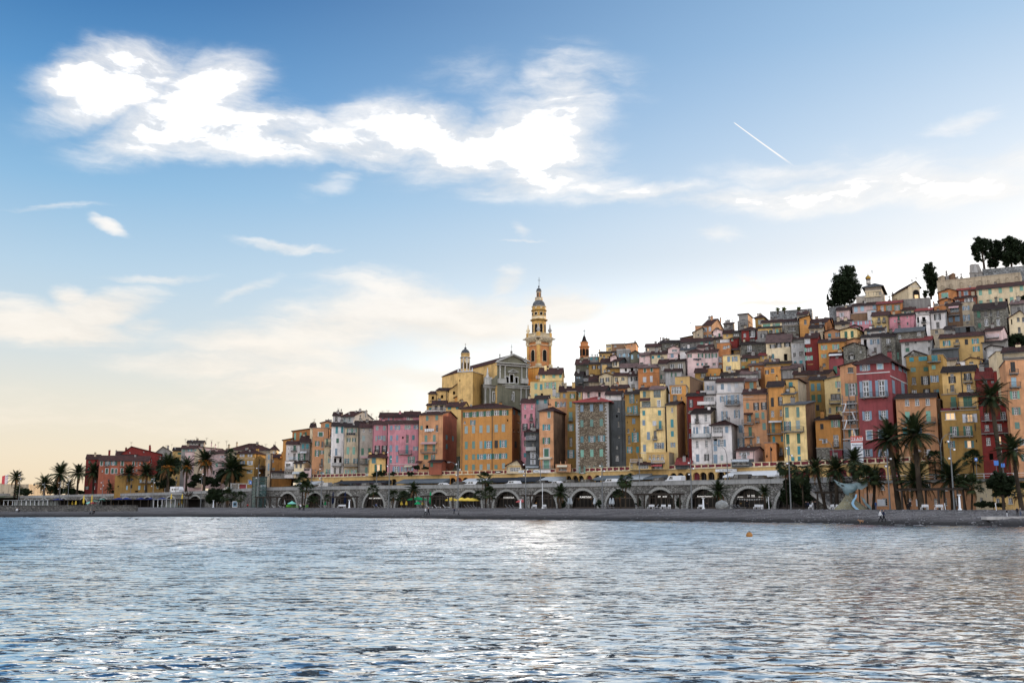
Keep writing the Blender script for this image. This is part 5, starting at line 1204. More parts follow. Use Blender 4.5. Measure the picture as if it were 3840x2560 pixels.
parse('''
V 2640 1080 4.355
H -20 125 608/600 830 sa b=830 z=4 s=205 sc=sa r=r:520 rc=t D=14 | pinkish skyline house with white shutters and long blank gable
o 18 680 24 70 l; c 98 668 38 78 w; o 18 790 24 50 l; o 100 780 24 50 l; K 268 492 14 24
H 318 470 590/580 690 gr b=850 z=3 r=l:570 rc=t D=7 | low grey rooftop annexe with a dark doorway
d 357 625 26 20; q 478 640 50 90; T 465 510 60
H 545 718 540/535 690 gr b=830 z=4 s=80 sc=sa r=p D=9 | grey stepped tower room with arched dark window
q 640 560 50 100; B 605 670 605 24 k
H 565 715 435/420 540 gr b=830 z=5 s=80 sc=sa r=s D=9 | grey sloping skyline tower above the stepped room
T 550 425 40
H 832 985 488/480 605 oc b=800 z=5 s=75 r=h:445 rc=t D=9 | orange belvedere with hipped roof and mint railing on the skyline
o 930 555 44 80 s; K 875 425 8 40
H 935 1270 575/545 640 cr b=830 z=0 r=r:525 rc=t D=8 | cream loggia house with two wide mint blinds
c 1022 608 116 44 m; c 1180 600 120 46 m
H 1270 1540 545/540 600 gr b=820 z=1 r=r:512 rc=t D=8 | glazed veranda house under the rampart
v 1390 570 180 40 w; p 1505 560 40 44
H 1520 1690 435/430 590 bg b=760 z=0 r=r:390 rc=t D=9 | low beige house with dark opening under the rampart wall
q 1582 485 60 36
H 1555 1720 500/450 760 og b=860 z=-3 r=s s=30 rc=d D=9 | tall blank orange gable house with stained upper part
H 880 1255 655/640 750 ye b=870 z=-1 r=r:625 rc=d D=8 | yellow house with mint shutters and outdoor stair
c 1078 715 34 66 m; c 1197 705 42 70 m; q 1275 700 26 50
H 1310 1545 625/600 760 sg b=870 z=-2 r=n D=8 | rubble stone terrace house with grey shuttered gate
q 1435 668 110 70
H 1030 1340 770/740 880 sg b=960 z=-1 r=l:735 rc=t D=6 | ruined stone wall house above the arched window villa
H 605 885 698/672 870 re b=920 z=0 r=h:640 rc=t D=9 | dark crimson house with black shutters and two white windows
o 795 742 60 110 k; q 790 845 90 40; A 755 835 795 802 w
H 868 1030 705/700 900 gr b=960 z=-1 r=n D=8 | windowless grey block between crimson house and ruin
H 470 680 725/720 820 sg b=900 z=-1 r=r:700 rc=d D=8 | stone house with a pale blind
p 525 760 76 36
H 310 470 742/735 800 ye b=880 z=-1 r=r:690 rc=t D=8 | low yellow house with pale green window
p 378 775 32 30
H 145 312 712/700 805 pk b=880 z=1 r=g:660:200 rc=d D=9 | pale pink gabled house with a green door
c 252 770 34 64 e
H 0 265 838/830 920 be b=960 z=0 r=r:805 rc=t D=8 | low brown tiled house with turquoise shutters
o 69 888 34 52 t; p 220 860 40 30
H 260 415 842/838 890 wh b=960 z=0 r=n D=6 | white rooftop conservatory above a maroon house
v 340 857 140 34 w
H 415 540 830/820 935 re b=980 z=-1 s=130 sc=re r=l:800 rc=t D=11 | maroon house with one mint window
p 460 840 36 44 ; c 460 840 30 36 m
H 210 420 905/890 1290 oR b=1260 z=3 r=n D=8 | faded brick red tower house with bright blue shutters
p 337 968 54 48; p 452 952 50 40; p 270 1165 44 96; c 238 1165 22 96 b; p 270 1275 44 60
H 0 215 1045/1040 1290 pk b=1290 z=-2 r=r:1005 rc=t D=9 | pink house with vivid green shutters under the faded tower
o 60 1105 40 78 e; o 168 1100 46 76 e; q 30,165 1240 50 40
H 300 575 1020/1000 1110 oc b=1110 z=2 s=0 r=r:965 rc=p D=9 | roofed loggia storey of the yellow cream house
d 400 1055 170 70; q 542 1025 46 40; B 310 560 1100 30 k
H 305 583 1100/1090 1370 yl sc=be s=115 b=1390 z=-3 r=n D=9 | yellow cream house with lavender shutters
c 403 1160 46 86 b; o 502 1155 44 84 b; o 405 1312 40 80 b
H 580 700 960/945 1100 be b=1110 z=3 r=l:930 rc=t D=9 | beige house side with sloping roof beside the ruin wall
H 600 1005 910/905 1090 sg b=1120 z=3 r=r:875 rc=d D=9 ng=1 | ruined rubble stone house with a green framed balcony door
p 744 980 66 96; B 690 860 1050 30 k; q 745 1075 50 30
H 585 895 1145/1135 1310 oc s=15 b=1340 z=-2 r=r:1095 rc=t D=9 | ochre house with a green shuttered white window
o 649 1176 64 50 e; c 640 1292 46 40 m
H 895 1020 1100/1095 1200 ye b=1290 z=0 r=r:1065 rc=r D=8 | ochre wall house with tiny window
p 965 1130 30 40
H 1010 1420 900/865 1205 cr s=0 b=1240 z=0 r=r:765 rc=p D=11 ng=1 | cream villa with two arched windows and a lichened roof
o 1122 950 50 64 k; o 1222 935 44 76 k; o 1358 920 50 80 k; c 1128 1118 38 90 u; d 1333 1128 56 112
H 1420 1640 905/885 1250 wg b=1260 z=-1 r=n D=9 | stained grey plaster house with turquoise ground windows
p 1470 950 38 52; p 1573 942 38 52; q 1478 1093 44 70; q 1590 1075 70 80; c 1490 1218 34 52 t; c 1585 1212 48 64 t
H 1440 1630 840/820 900 gr b=1200 z=3 r=r:810 rc=t D=7 | weathered attic storey over the stained grey house
q 1585 840 80 40
H 730 985 1265/1245 1400 oR b=1410 z=-2 r=l:1200 s=0 rc=p D=9 | brick red cottage with a narrow framed window
p 930 1272 26 56
H 985 1250 1290/1270 1400 og b=1420 z=-4 s=0 r=n D=7 | orange cottage with two tall dark windows
o 1030 1370 30 66 k; q 1120 1350 54 66
H 985 1200 1225/1200 1290 gr b=1410 z=0 r=r:1165 rc=p D=9 | grey gabled cottage roof behind the orange cottage
H 1010 1410 1245/1215 1290 oc b=1420 z=-1 r=l:1205 rc=d D=6 | long low skylight roof behind the orange cottage
v 1260 1232 120 26 w
H 1260 1590 1325/1310 1390 gr b=1430 z=-2 r=r:1250 rc=p D=8 | low grey hut with pink awning roof and air conditioner
p 1378 1335 36 30; q 1455 1338 50 30; K 1440 1268 30 30
H 515 870 1365/1350 1400 tc b=1420 z=-2 r=r:1298 rc=t D=8 | dark roofed red cottage below the yellow cream house
H 40 270 1315/1310 1500 og b=1450 z=-1 r=n s=25 D=8 | plain orange block with small mint windows
c 180 1410 30 30 m; q 108 1420 20 40
H 0 70 1290/1300 1400 br b=1450 z=2 r=r:1250 rc=t D=8 | brown roofed house left of the plain orange block
V 2500 1300 3.136
H 330 470 300/298 380 oc b=480 z=2 r=r:255 rc=t D=8 | ochre loggia house under a low dark roof
q 430 335 60 50
H 635 860 330/325 380 gr b=480 z=0 r=r:300 rc=d D=8 | grey clerestory rooftop above the white houses
v 815 345 100 26 w; q 720 355 60 20; K 655 300 26 60
H 860 1060 340/300 400 wg b=500 z=0 r=l:285 rc=p D=8 | long lichened roof with tall white chimney
K 1030 290 22 70; K 1090 270 30 60
H 445 645 395/385 480 wh b=700 z=-2 r=r:350 rc=d D=8 | white penthouse with glazed veranda
v 570 372 130 36 w; A 452 580 448 460 c
H 440 590 405/400 560 wh b=800 z=-3 r=n D=8 | white house with scalloped awning and glass balcony
o 515 490 36 60 b; q 480 480 18 50; B 400 580 560 40 x; E 470 540 525 26 t pale_green_cloth_on_the_white_balcony
H 585 905 418/405 550 wh b=900 z=0 r=r:372 rc=t D=9 | upper storey of the big white house with lavender shutters
c 655 468 36 66 b; c 735 475 38 96 w; c 820 450 40 64 w
H 583 895 550 1100 wh b=1380 z=2 r=n D=10 ng=1 | big white house with two balcony doors and blue grey shutters
o 657 616 30 68 b; f 735 622 38 110 b; f 812 618 36 108 b; B 685 860 688 44 k; o 680 815 36 118 b; o 826 790 34 96 b; c 868 965 44 90 b; o 875 1125 40 100 b; L 583 895 545 8 w; L 590 880 553 5 g
H 365 600 582/575 750 wh b=1300 z=-1 r=n D=9 | white house bay with curtained glass front
v 497 632 118 88 w; B 365 575 683 34 x; v 480 712 190 40 w
H 285 515 782/780 1360 wh s=100 sc=be b=1380 z=-3 r=r:730 rc=d D=10 ng=1 | white tower house with a green iron balcony
q 358 840 34 96; p 458 835 32 92; B 340 378 885 30 k; c 322 980 18 74 b; c 358 980 24 76 b; o 465 975 30 80 b; L 285 520 905 5 gr; B 275 520 1070 46 g; p 358 1145 30 86; p 468 1140 30 82; c 364 1306 36 88 b; o 470 1300 26 80 k
H 518 760 928/910 1400 wh s=90 sc=wg b=1385 z=-5 r=h:870 rc=t D=9 ng=1 | white house with glazed bay, arched windows and a sundial
v 603 985 116 92 w; B 542 660 1055 36 x; c 706 972 36 76 b; c 572 1165 40 120 b; o 648 1132 46 84 b; c 574 1320 44 110 b; c 650 1305 30 66 s; d 572 1095 44 30; L 545 665 928 6 w
H 815 1030 1225/1212 1340 pk s=120 sc=pk b=1400 z=-7 r=r:1185 rc=t D=8 | small pink house with three white windows on the terrace
p 866 1258 28 36; f 912 1275 34 80 w; p 960 1252 32 36; >p 1100 1260 30 80
H 760 1020 1325 1390 dg b=1400 z=-8 r=n D=4 | dark cafe pavilion with awning on the terrace
A 768 970 1322 1342 l; q 870 1365 160 40
H 915 1055 405/400 500 oR b=1000 z=3 r=r:375 rc=p D=9 sc=be s=0 | orange roof storey with green shutters and lichened roof
c 998 455 46 76 g
H 895 1180 560/540 1190 sa sc=sa b=1400 z=0 r=r:500 rc=t D=9 ng=1 | orange house with iron balconies and long white roof windows
q 950 565 110 40; v 1108 560 130 36 w; c 952 695 34 70 g; f 1052 700 32 88 k; f 1142 695 32 88 k; c 1063 805 42 60 g; c 1132 808 34 82 g; R 910 1015 782 800; q 970 840 46 84; c 980 840 20 84 u; B 888 1020 908 50 k; c 1146 935 40 80 g; B 1045 1090 880 46 k; c 982 995 38 110 e; B 905 1030 1058 46 k; p 1075 1090 34 72; q 992 1110 30 70; B 928 1010 1180 40 k; B 1040 1105 1175 36 k; L 895 1180 625 5 br
H 1150 1285 1130 1380 oR s=0 b=1400 z=-5 r=n D=7 e=1 | curved orange buttress with bent drainpipes at the foot of the orange house
P 1222 1175 1380; d 1178 1285 16 30
H 1180 1368 470/460 1380 og sc=og b=1400 z=2 r=r:410 rc=d D=9 ng=1 | orange house with white glazed top floor and lavender windows
v 1283 508 170 96 w; c 1243 650 34 106 k; f 1340 640 30 106 k; p 1245 785 36 70; p 1343 775 28 70; A 1205 1358 870 880 w; c 1253 950 38 116 g; c 1350 930 20 90 g; B 1185 1360 1025 50 k; c 1260 1085 30 70 t; c 1355 1080 26 70 u; q 1345 1225 36 80; B 1325 1368 1275 34 w; P 1188 470 1190
H 1368 1540 388/380 540 ye sc=be s=100 b=1330 z=6 r=s D=11 rc=t | yellow top storey with turquoise balcony door
c 1460 468 46 106 t; B 1388 1510 520 44 k; K 1295 345 14 60; L 1368 1545 385 6 w
H 1360 1500 560/552 680 ye s=0 b=1370 z=1 r=l:540 rc=g D=7 | glass veranda under the turquoise balcony door
v 1430 588 130 76 l
H 1358 1630 682 1375 yl sc=br s=120 b=1390 z=-3 r=l:655:1 rc=g D=12 ng=1 | pale yellow tower house with long balcony and shutters in two greens
c 1415 770 40 122 g; c 1543 768 36 120 g; f 1422 930 40 110 u; o2 1; c 1545 915 46 104 s; B 1362 1615 1000 56 k; c 1425 1085 38 116 e; c 1552 1075 38 118 e; c 1433 1220 32 98 t; c 1556 1215 34 98 t; c 1484 1333 38 80 t; c 1560 1330 36 86 t; P 1370 700 1300; B 1560 1650 1370 24 k
V 2950 1200 3.136
H 265 420 95/88 210 be b=420 z=0 r=r:60 rc=d D=8 | low stone cottage with two white windows
p 268 112 30 50; p 406 100 30 50
H 268 470 35/20 100 oR b=330 z=3 r=r:-10 rc=t D=9 s=70 | brick red house with blue shutters below the rampart
o 413 50 32 40 b
H 565 735 45/40 95 be b=330 z=2 r=r:5 rc=d D=8 | small cream house under a dark roof
q 665 62 40 22
H 725 1000 20/10 100 pi b=330 z=4 r=n D=8 sc=bg | lilac house with three pale blue shuttered windows
o 812 35 40 50 l; o 902 30 34 46 l; o 975 22 26 46 l
H 735 870 85 130 pi b=360 z=2 r=g:60:800 rc=d D=8 | rosy gabled cottage with green shutters
o 830 100 34 30 e
H 445 632 140/130 240 sa b=400 z=0 r=g:108:540 rc=t D=9 | pinkish cottage with a blue door
c 506 190 36 60 t; o 598 172 24 50 b
H 628 825 120/105 235 yl s=95 sc=ye b=400 z=-1 r=g:95:740 rc=t D=10 | yellow house with vivid green shutters
c 697 172 34 76 e; c 770 165 34 78 e
H 215 365 208/200 525 re s=35 b=530 z=-2 r=r:160 rc=t D=9 ng=1 | deep red house with mint shutters
x 243 250 46 52 w; o 253 348 42 48 m; o 262 446 44 52 m; L 245 310 522 6 ye
H 370 690 268/240 530 og s=0 b=540 z=-1 r=r:225 rc=t D=9 ng=1 | orange house with mint shutters beside the deep red house
o 440 322 36 54 m; o 577 314 40 60 m; o 437 421 30 44 m; q 440 525 36 36
H 700 940 240/230 400 sa s=50 b=520 z=2 r=g:215:800 rc=t D=10 | peach gabled house behind the rubble cottage
H 665 925 300/330 470 sg b=560 z=-3 r=g:270:780 rc=d D=9 | rubble stone cottage with gable and a pale blue door
p 760 350 36 80; B 740 790 400 30 k; v 765 438 50 44; o 765 438 40 44 k
H 495 660 460/455 620 bu s=45 sc=bu b=640 z=-2 r=p D=8 | maroon terrace house with a green shutter
c 572 585 44 90 e
H 500 655 400/390 460 bu b=600 z=0 r=r:378 rc=t D=7 | small maroon roof room with striped awning
A 500 655 395 412 w; p 590 435 30 30
H 870 1110 215/180 400 wh b=520 z=1 s=0 r=l:160 rc=d D=10 sc=sg | white house with lavender shutters under a dark sloping roof
o 1035 255 54 60 b; q 1042 360 34 76
H 1110 1280 195/185 470 sg b=560 z=-1 r=r:150 rc=d D=9 | weathered grey stone house with a balcony and laundry
p 1195 245 44 60; B 1170 1220 300 24 k; q 1210 355 40 56; B 1190 1242 405 30 k; K 1160 90 14 40
H 920 1150 135/110 170 wh b=420 z=3 r=r:95 rc=d D=8 | white clerestory house with light blue panels
c 955 150 60 26 l; c 1100 130 30 26 l; K 1165 80 20 40
H 1270 1610 140/130 470 sg b=560 z=1 r=r:95 rc=g D=9 ng=1 | broad ruined stone house with a round white window
p 1555 158 46 46; p 1330 195 30 50; c 1308 420 22 80 m
H 1340 1700 250/240 460 wg b=560 z=-1 r=r:205 rc=r D=9 ng=1 | pale stained house with a red corrugated roof
q 1415 285 44 40; q 1515 262 26 30; q 1675 258 26 26; c 1420 350 44 46 e; q 1675 340 28 50
H 1395 1650 430/410 480 sg b=600 z=1 r=g:360:1500 rc=d D=9 | low stone gable behind the ochre tower house
H 255 500 640/620 700 br b=900 z=4 r=r:595 rc=t D=9 s=90 | low brown attic with two dark openings
q 358 650 50 36; q 422 645 50 36
H 75 260 640/625 690 br b=900 z=5 r=r:600 rc=t D=8 | brown roofed attic behind the turquoise balcony house
q 170 645 110 30
H 265 440 705/690 1150 oc b=1330 z=4 r=r:665 rc=d D=9 | ochre house with teal and dark green shutters set back
c 306 790 42 86 u; c 377 784 42 86 u; c 315 923 44 90 e; c 385 918 44 90 e
H 440 640 700/655 1110 yl s=0 b=1330 z=0 r=s rc=g D=9 ng=1 | yellow house with iron balcony next to the scaffold
o 608 755 36 76 m; q 612 820 30 34; q 575 900 120 70; B 503 637 980 56 k; q 508 1060 30 60; o 620 1043 40 52 e
H 335 640 1175/1160 1505 og s=0 b=1560 z=-3 r=l:1140 rc=d D=8 ng=1 | peach orange house with cracked plaster over a stone base
o 574 1216 52 84 m; p 435 1420 32 50; o 448 1420 30 50 w; p 580 1418 60 140; B 545 615 1485 52 k; R 490 640 1118 1160
H 350 505 1505 1720 sg b=1720 z=-3 r=n D=7 | rubble stone base under the peach orange house
H 505 650 1525 1720 du b=1720 z=-3 r=n D=7 | dark maroon recess beside the rubble base
q 570 1600 70 100
H 622 820 545/490 1700 sa b=1700 z=0 sc=sa r=s:1 rc=d D=12 ng=1 | salmon house flank wrapped in scaffolding
q 750 588 64 62; L 715 785 555 3 g; o 768 815 80 150 g; q 755 990 100 90; q 765 1170 100 100; o 785 1330 60 90 e; l 780 1330 54 80; L 625 820 1110 4 w; q 760 1430 80 60
H 815 1215 505/500 1720 bu sc=bu s=200 b=1720 z=-3 r=h:405 rc=t D=17 ov=.8 ng=1 | great burgundy house with white string course and blue shutters
o 920 560 60 68 b; x 1098 545 56 60 l; o 932 810 72 190 b; o 1117 800 72 190 b; B 870 1190 915 60 k; o 946 1122 54 104 b; o 1138 1112 54 104 b; L 820 1215 635 12 w; >L 1215 1415 655 10 w; x 972 1350 56 100 b; x 1110 1340 50 100 b; o 950 1560 60 90 b; o 1135 1560 60 90 b
>c 1252 545 30 72 b; >c 1333 570 40 60 b; >c 1388 590 40 60 b; >c 1256 785 30 150 b; >c 1365 800 60 140 b; K 965 420 30 14; L 890 970 715 6 w; L 1070 1160 708 6 w; L 885 965 598 5 w; L 915 985 1182 6 w; L 1105 1175 1172 6 w
H 1280 1752 915/905 1720 sa b=1720 z=-2 r=r:868 rc=d D=11 sc=sa ng=1 | salmon orange house with mint balcony doors and clay eaves
p 1415 968 50 76; p 1533 964 50 78; p 1658 960 50 80; c 1422 1138 56 124 m; c 1667 1130 54 126 m; B 1355 1495 1210 56 k; B 1612 1750 1204 56 k; c 1570 1300 40 100 b; p 1490 1600 60 70; f 1620 1570 70 100 w
V 3340 1200 3.136
H 180 445 435/425 870 oc sc=oc b=1720 z=16 r=p D=10 ng=1 | tall olive ochre house with turquoise shutters behind the salmon one
c 245 463 52 50 t; c 378 453 100 50 t; c 265 583 60 50 g; c 413 575 54 50 e; q 272 712 50 86; o 408 708 50 100 k; p 277 838 54 38; o 423 835 40 54 k; L 180 445 548 6 oc
H 440 612 412/405 930 oc sc=oc s=0 b=1720 z=15 r=n D=10 | ochre olive tower with corner balcony and blue shutters
c 516 450 72 74 t; B 440 590 495 56 k; c 505 553 46 48 m; o 515 690 48 78 b; q 525 838 44 50; c 553 838 30 50 u
H 505 582 935 1500 br b=1720 z=3 r=n D=8 | narrow russet house squeezed beside the yellow one
p 524 983 26 40; c 545 1135 44 70 g; B 520 580 1205 40 k; p 565 1342 26 46; q 565 1455 50 40
H 600 985 605/600 870 ye s=0 b=1700 z=3 r=r:545 rc=d D=10 sc=og ng=1 | yellow upper house with a plant filled balcony
p 721 660 42 60; f 722 700 42 80 k; f 905 665 44 84 k; B 858 962 732 46 k; q 725 800 50 80; B 672 770 872 60 k; p 917 795 50 86; d 665 630 12 26; P 828 610 850
H 605 800 875 1040 oc b=1710 z=1 r=n D=9 | shaded ochre middle storey with dark green door
c 738 962 60 120 e; B 705 780 1030 60 k; L 595 805 1052 34 du
H 800 1015 895/885 1020 ye b=1710 z=0 r=r:855 rc=t D=8 | yellow covered balcony storey with wide green blind
c 906 958 104 120 e; B 805 1008 1025 60 k
H 590 1050 1068/1060 1750 oc b=1750 z=-2 r=n D=11 ng=1 | broad mustard house with lit windows and a flowered balcony
l 700 1128 116 78; f 930 1152 84 100 w; l 930 1150 70 90; L 632 775 1178 8 c; o 750 1305 50 114 e; o 908 1300 52 112 e; B 690 972 1370 56 k; o 715 1460 40 80 u; l 922 1457 46 84; c 883 1457 28 84 u; c 965 1457 28 84 u; d 642 1435 14 24; d 1008 1418 14 30; P 990 1220 1300
H 1000 1215 690/680 1000 re s=0 b=1720 z=4 r=r:570 rc=r D=9 | dark red house with a pink ribbed roof beside the tall palm
q 1110 725 50 40; c 1200 730 34 30 s; L 1005 1350 750 5 du
H 1210 1350 605/600 800 re b=1720 z=4 r=n D=9 | red corrugated cladding wall
H 1040 1380 1000 1760 re sc=re b=1760 z=-1 r=n D=10 ng=1 | dark red house with long balconies behind the tall palm
p 1130 1130 50 90; p 1320 1120 60 90; B 1075 1372 1185 40 k; p 1130 1265 50 70; p 1275 1260 60 80; B 1075 1390 1335 56 k; L 1070 1385 1352 6 du; p 1148 1425 50 90; l 1275 1410 46 90; p 1290 1530 30 70
H 1345 1620 470/465 1760 sa s=0 b=1760 z=-4 r=n D=14 a=-6 ng=1 | tall tan orange house with mint shutters at the picture's edge
c 1437 550 54 120 k; B 1395 1500 630 50 k; c 1448 728 60 110 l; B 1400 1525 790 60 k; o 1460 880 56 96 m; o 1476 1068 50 90 g; c 1488 1238 56 80 g; p 1420 1500 60 90
H 1240 1340 365/375 590 cr b=1700 z=2 r=n s=-90 D=10 | cream stair tower side of the tan orange house
H 1310 1640 375/370 465 cr b=1700 z=-2 r=r:320 rc=t D=9 | glazed roof terrace over the tan orange house
v 1490 400 130 60 w; q 1350 400 60 60; B 1320 1620 455 50 k
H 570 1095 215/175 390 ye s=0 b=560 z=-1 r=r:155 rc=t D=9 ng=1 sc=gr | yellow house with turquoise shutters and a leafy balcony
o 658 272 44 62 t; q 780 245 40 36; B 745 815 300 40 k; o 994 247 40 62 t; o 1006 338 40 62 t
H 490 790 345/340 410 dg b=600 z=-2 r=l:330 rc=g D=5 | long glass lean to below the yellow house
v 620 355 260 34 k
H 1098 1300 125/118 215 pk s=65 sc=pk b=520 z=0 r=r:92 rc=t D=9 | pale pink house with a wide blue glass door
v 1208 162 106 86 w; B 1130 1275 215 16 w
H 1075 1350 265/250 330 gr b=560 z=0 r=l:235 rc=d D=8 | low grey house with dark flat roof beneath the pale pink one
H 1115 1310 330/320 470 wg b=620 z=-1 r=g:298:1180 rc=d D=9 | grey gabled cottage with one dark framed window
q 1208 358 60 80
H 735 970 100/60 190 dg sc=dg b=520 z=1 r=n D=8 | burnt out grey house with two black openings
d 805 120 70 90; d 910 115 50 70
H 625 740 120/90 190 gr b=520 z=0 r=l:75 rc=d D=7 | small grey lean to with a white barred window
v 672 130 50 30 w
H 865 1080 480/470 545 ye b=680 z=-1 r=g:440:940 rc=t D=8 | small bright yellow rooftop cottage
q 948 500 50 26; q 1057 500 26 50
H 640 770 470/465 520 be b=680 z=0 r=r:445 rc=p D=8 | low stony roof beside the yellow rooftop cottage
H 1080 1245 500/490 580 dg b=680 z=0 r=r:460 rc=g D=8 | cluttered dark terrace roofs beside the stair tower
H 775 870 490 545 wh b=690 z=-2 r=n D=5 | white tank room on the dark roofs
''')
parse('''
V 3040 860 3.92
H 375 585 1190/1175 1340 pk b=1400 z=4 r=r:1150 rc=t D=8 s=0 | pale pink house with lilac shutters right under the rampart
o 455 1256 30 66 w
H 610 965 1130/1100 1215 pk b=1400 z=5 r=r:1085 rc=t D=8 | long pale pink upper storey with pale blue shutters
c 663 1176 50 76 l; c 757 1163 50 76 l; c 936 1142 50 60 l
H 585 830 1250/1230 1300 br b=1420 z=4 r=n D=7 | dark loggia gallery under the pale pink storey
d 705 1255 230 60
H 830 965 1195/1185 1310 wh b=1420 z=3 r=n D=7 | small white bay with two light shutters
c 919 1232 54 70 l
H 370 600 1400/1385 1440 wh b=1500 z=2 r=r:1340 rc=t D=8 | dark roofed cottage with a white attic window
q 480 1405 44 30
H 0 280 1390/1360 1440 oR b=1500 z=2 r=r:1320 rc=t D=9 s=70 | brick coloured house with a broad sloping roof
H 965 1335 1095/1085 1245 oR b=1400 z=3 r=r:1060 rc=r D=9 ng=1 | brick orange house with sage shutters on the crest
p 1050 1160 44 78; o 1150 1155 40 80 g; o 1270 1150 40 80 g
H 1330 1520 1185 1240 cr b=1420 z=4 r=r:1155 rc=t D=8 | low cream house with green windows on the crest
o 1425 1215 50 24 u
H 895 1145 1270/1262 1450 yl b=1560 z=0 s=0 r=r:1215 rc=t D=9 ng=1 | cream yellow house with balconied windows near the crest
q 1003 1318 40 50; q 1080 1315 40 50; B 978 1028 1370 40 k; B 1055 1105 1365 40 k; o 1010 1430 40 40 b
H 1145 1510 1275/1255 1475 pi b=1560 z=0 r=r:1245 rc=d D=9 ng=1 | salmon pink house with small dark openings near the crest
c 1293 1308 30 56 e; B 1275 1320 1365 36 k; p 1420 1290 22 30; q 1425 1383 24 44; q 1304 1430 40 60
V 3440 860 3.92
H -40 215 1205/1185 1240 wh b=1400 z=3 r=r:1165 rc=r D=8 | white cottage with a red ribbed roof
p 20 1225 40 24; p 130 1215 30 24
H -20 175 1268/1262 1560 wh b=1640 z=-1 s=-0 r=n D=8 | white tower house with black openings and peeling plaster
d 10 1330 30 90; d 95 1330 50 90; B 60 130 1370 40 k; p 12 1430 30 60; d 105 1440 50 90
H 180 405 1225/1220 1470 wh b=1640 z=0 s=40 sc=wg r=r:1200 rc=d D=8 | white and beige house with black shuttered window
o 295 1288 50 92 k; q 302 1408 48 92; q 282 1505 46 50
H 190 400 1470 1600 be b=1640 z=0 r=n D=8 | beige lower storey under the black shuttered window
q 282 1507 46 50
H 310 575 935/900 1060 oR b=1180 z=6 s=0 r=g:880:465 rc=t D=9 | brick orange gable with a mint roller blind
p 402 968 106 76; c 402 968 92 60 m
H 580 855 900/880 1000 tc b=1180 z=7 r=r:850 rc=r D=9 | brick red house with blue shuttered white window
x 714 938 46 56 b
H 545 860 1015/990 1090 tc b=1240 z=4 r=l:980 rc=t D=8 | lower red storey with wide white framed glazing
p 587 1058 60 40; p 755 1038 130 60
H 310 520 1065/1030 1200 oR b=1300 z=2 r=g:1015:430 rc=t D=9 | orange cottage with chimney and gabled roof
p 410 1090 24 40; K 428 1045 26 60; K 240 1070 16 80; q 430 1065 60 20
H 415 660 1115/1105 1430 br b=1500 z=0 s=0 r=r:1075 rc=t D=9 ng=1 | brown house with curtained balcony and blue shutters
v 547 1185 130 60 l; A 462 612 1130 1150 s; B 465 625 1270 50 k; c 490 1325 60 76 b; c 587 1312 68 76 b
H 650 835 1060/1085 1380 be b=1500 z=0 r=n D=9 s=0 | peeling beige house with blue grey shutters beside the stone block
o 715 1155 50 60 b; o 722 1300 50 90 b; q 740 1370 40 20
H 820 1300 1195/1140 1560 sg b=1640 z=-1 r=r:1085:1 rc=d D=10 ng=1 | rubble stone block with four tall openings
q 1003 1245 44 90; q 1182 1238 44 100; p 1015 1365 50 104; p 1188 1362 50 100; K 998 1118 26 40; P 1075 1180 1480
H 862 1620 880/815 1110 cr b=1200 z=4 r=r:800 rc=t D=9 ng=1 | long cream house with mint shutters below the ornate wall
c 926 930 48 80 m; c 1067 913 48 80 m; c 1218 896 48 80 m; c 1378 880 48 80 m; c 1530 862 48 80 m; c 935 1065 48 44 m; c 1073 1055 48 44 m; c 1227 1050 54 80 m; d 1310 1055 40 80; c 1387 1035 54 80 m
H 1360 1600 1100/1090 1280 gr b=1350 z=0 r=l:1040 rc=p D=8 | grey house with pink rendered roof wall at the edge of the crest
H 1305 1365 1310 1420 cr b=1560 z=0 r=n D=7 | little cream projecting room with one black window
q 1328 1345 34 36
H 1340 1600 1300/1290 1600 cr b=1640 z=-1 r=g:1200:1520 rc=t D=9 ng=1 | cream gabled house with black windows above the dark shrub
q 1482 1325 40 60; q 1558 1325 40 70; q 1497 1475 40 80; d 1385 1360 20 80
H 240 420 1120 1230 oR b=1360 z=3 r=n D=6 | narrow terracotta terrace wall with pots
q 275 1105 60 36
''')
def zat(px,py,Y):return at(px,py,Y).z
def merge(root,houses):
 """children of several shells become parts of one thing"""
 for h in houses:
  r=h.root if isinstance(h,House)else h
  for ch in list(r.children):
   w=wm(ch)@Matrix.Identity(4)if False else None
   off=Matrix.Translation(Vector(r.location)-Vector(root.location))
   ch.parent=root;ch.matrix_parent_inverse=off@ch.matrix_parent_inverse
  if r in HOUSES:pass
  bpy.data.objects.remove(r)
def vlathe(name,px,prof,Y,mat,parent,n=24,rot=0.0,smooth=True,off=(0,0)):
 """prof: (half width px, y px) pairs in the photograph, turned into metres at depth Y"""
 sc=Y/F_PX;c=at(px,1280,Y);b=MB()
 p=[(max(.02,w*sc),zat(px,y,Y))for w,y in prof]
 b.lathe(p,n,(c.x+off[0],c.y+off[1],0),0,rot);return local(parent,b).build(name,mat,parent,smooth=smooth)
def cross(px,y0,y1,Y,parent,wpx=3.5,off=(0,0),mat=None,cat=None):
 c=at(px,y0,Y);h=zat(px,y0,Y)-zat(px,y1,Y);w=wpx*Y/F_PX;b=MB();x,yy=c.x+off[0],c.y+off[1];t_=max(.05,w*.14)
 b.box(x-t_,x+t_,yy-t_,yy+t_,c.z-h,c.z);b.box(x-w,x+w,yy-t_*.8,yy+t_*.8,c.z-h*.35-t_,c.z-h*.35+t_)
 return local(parent,b).build('cross',mat or IRON,parent)
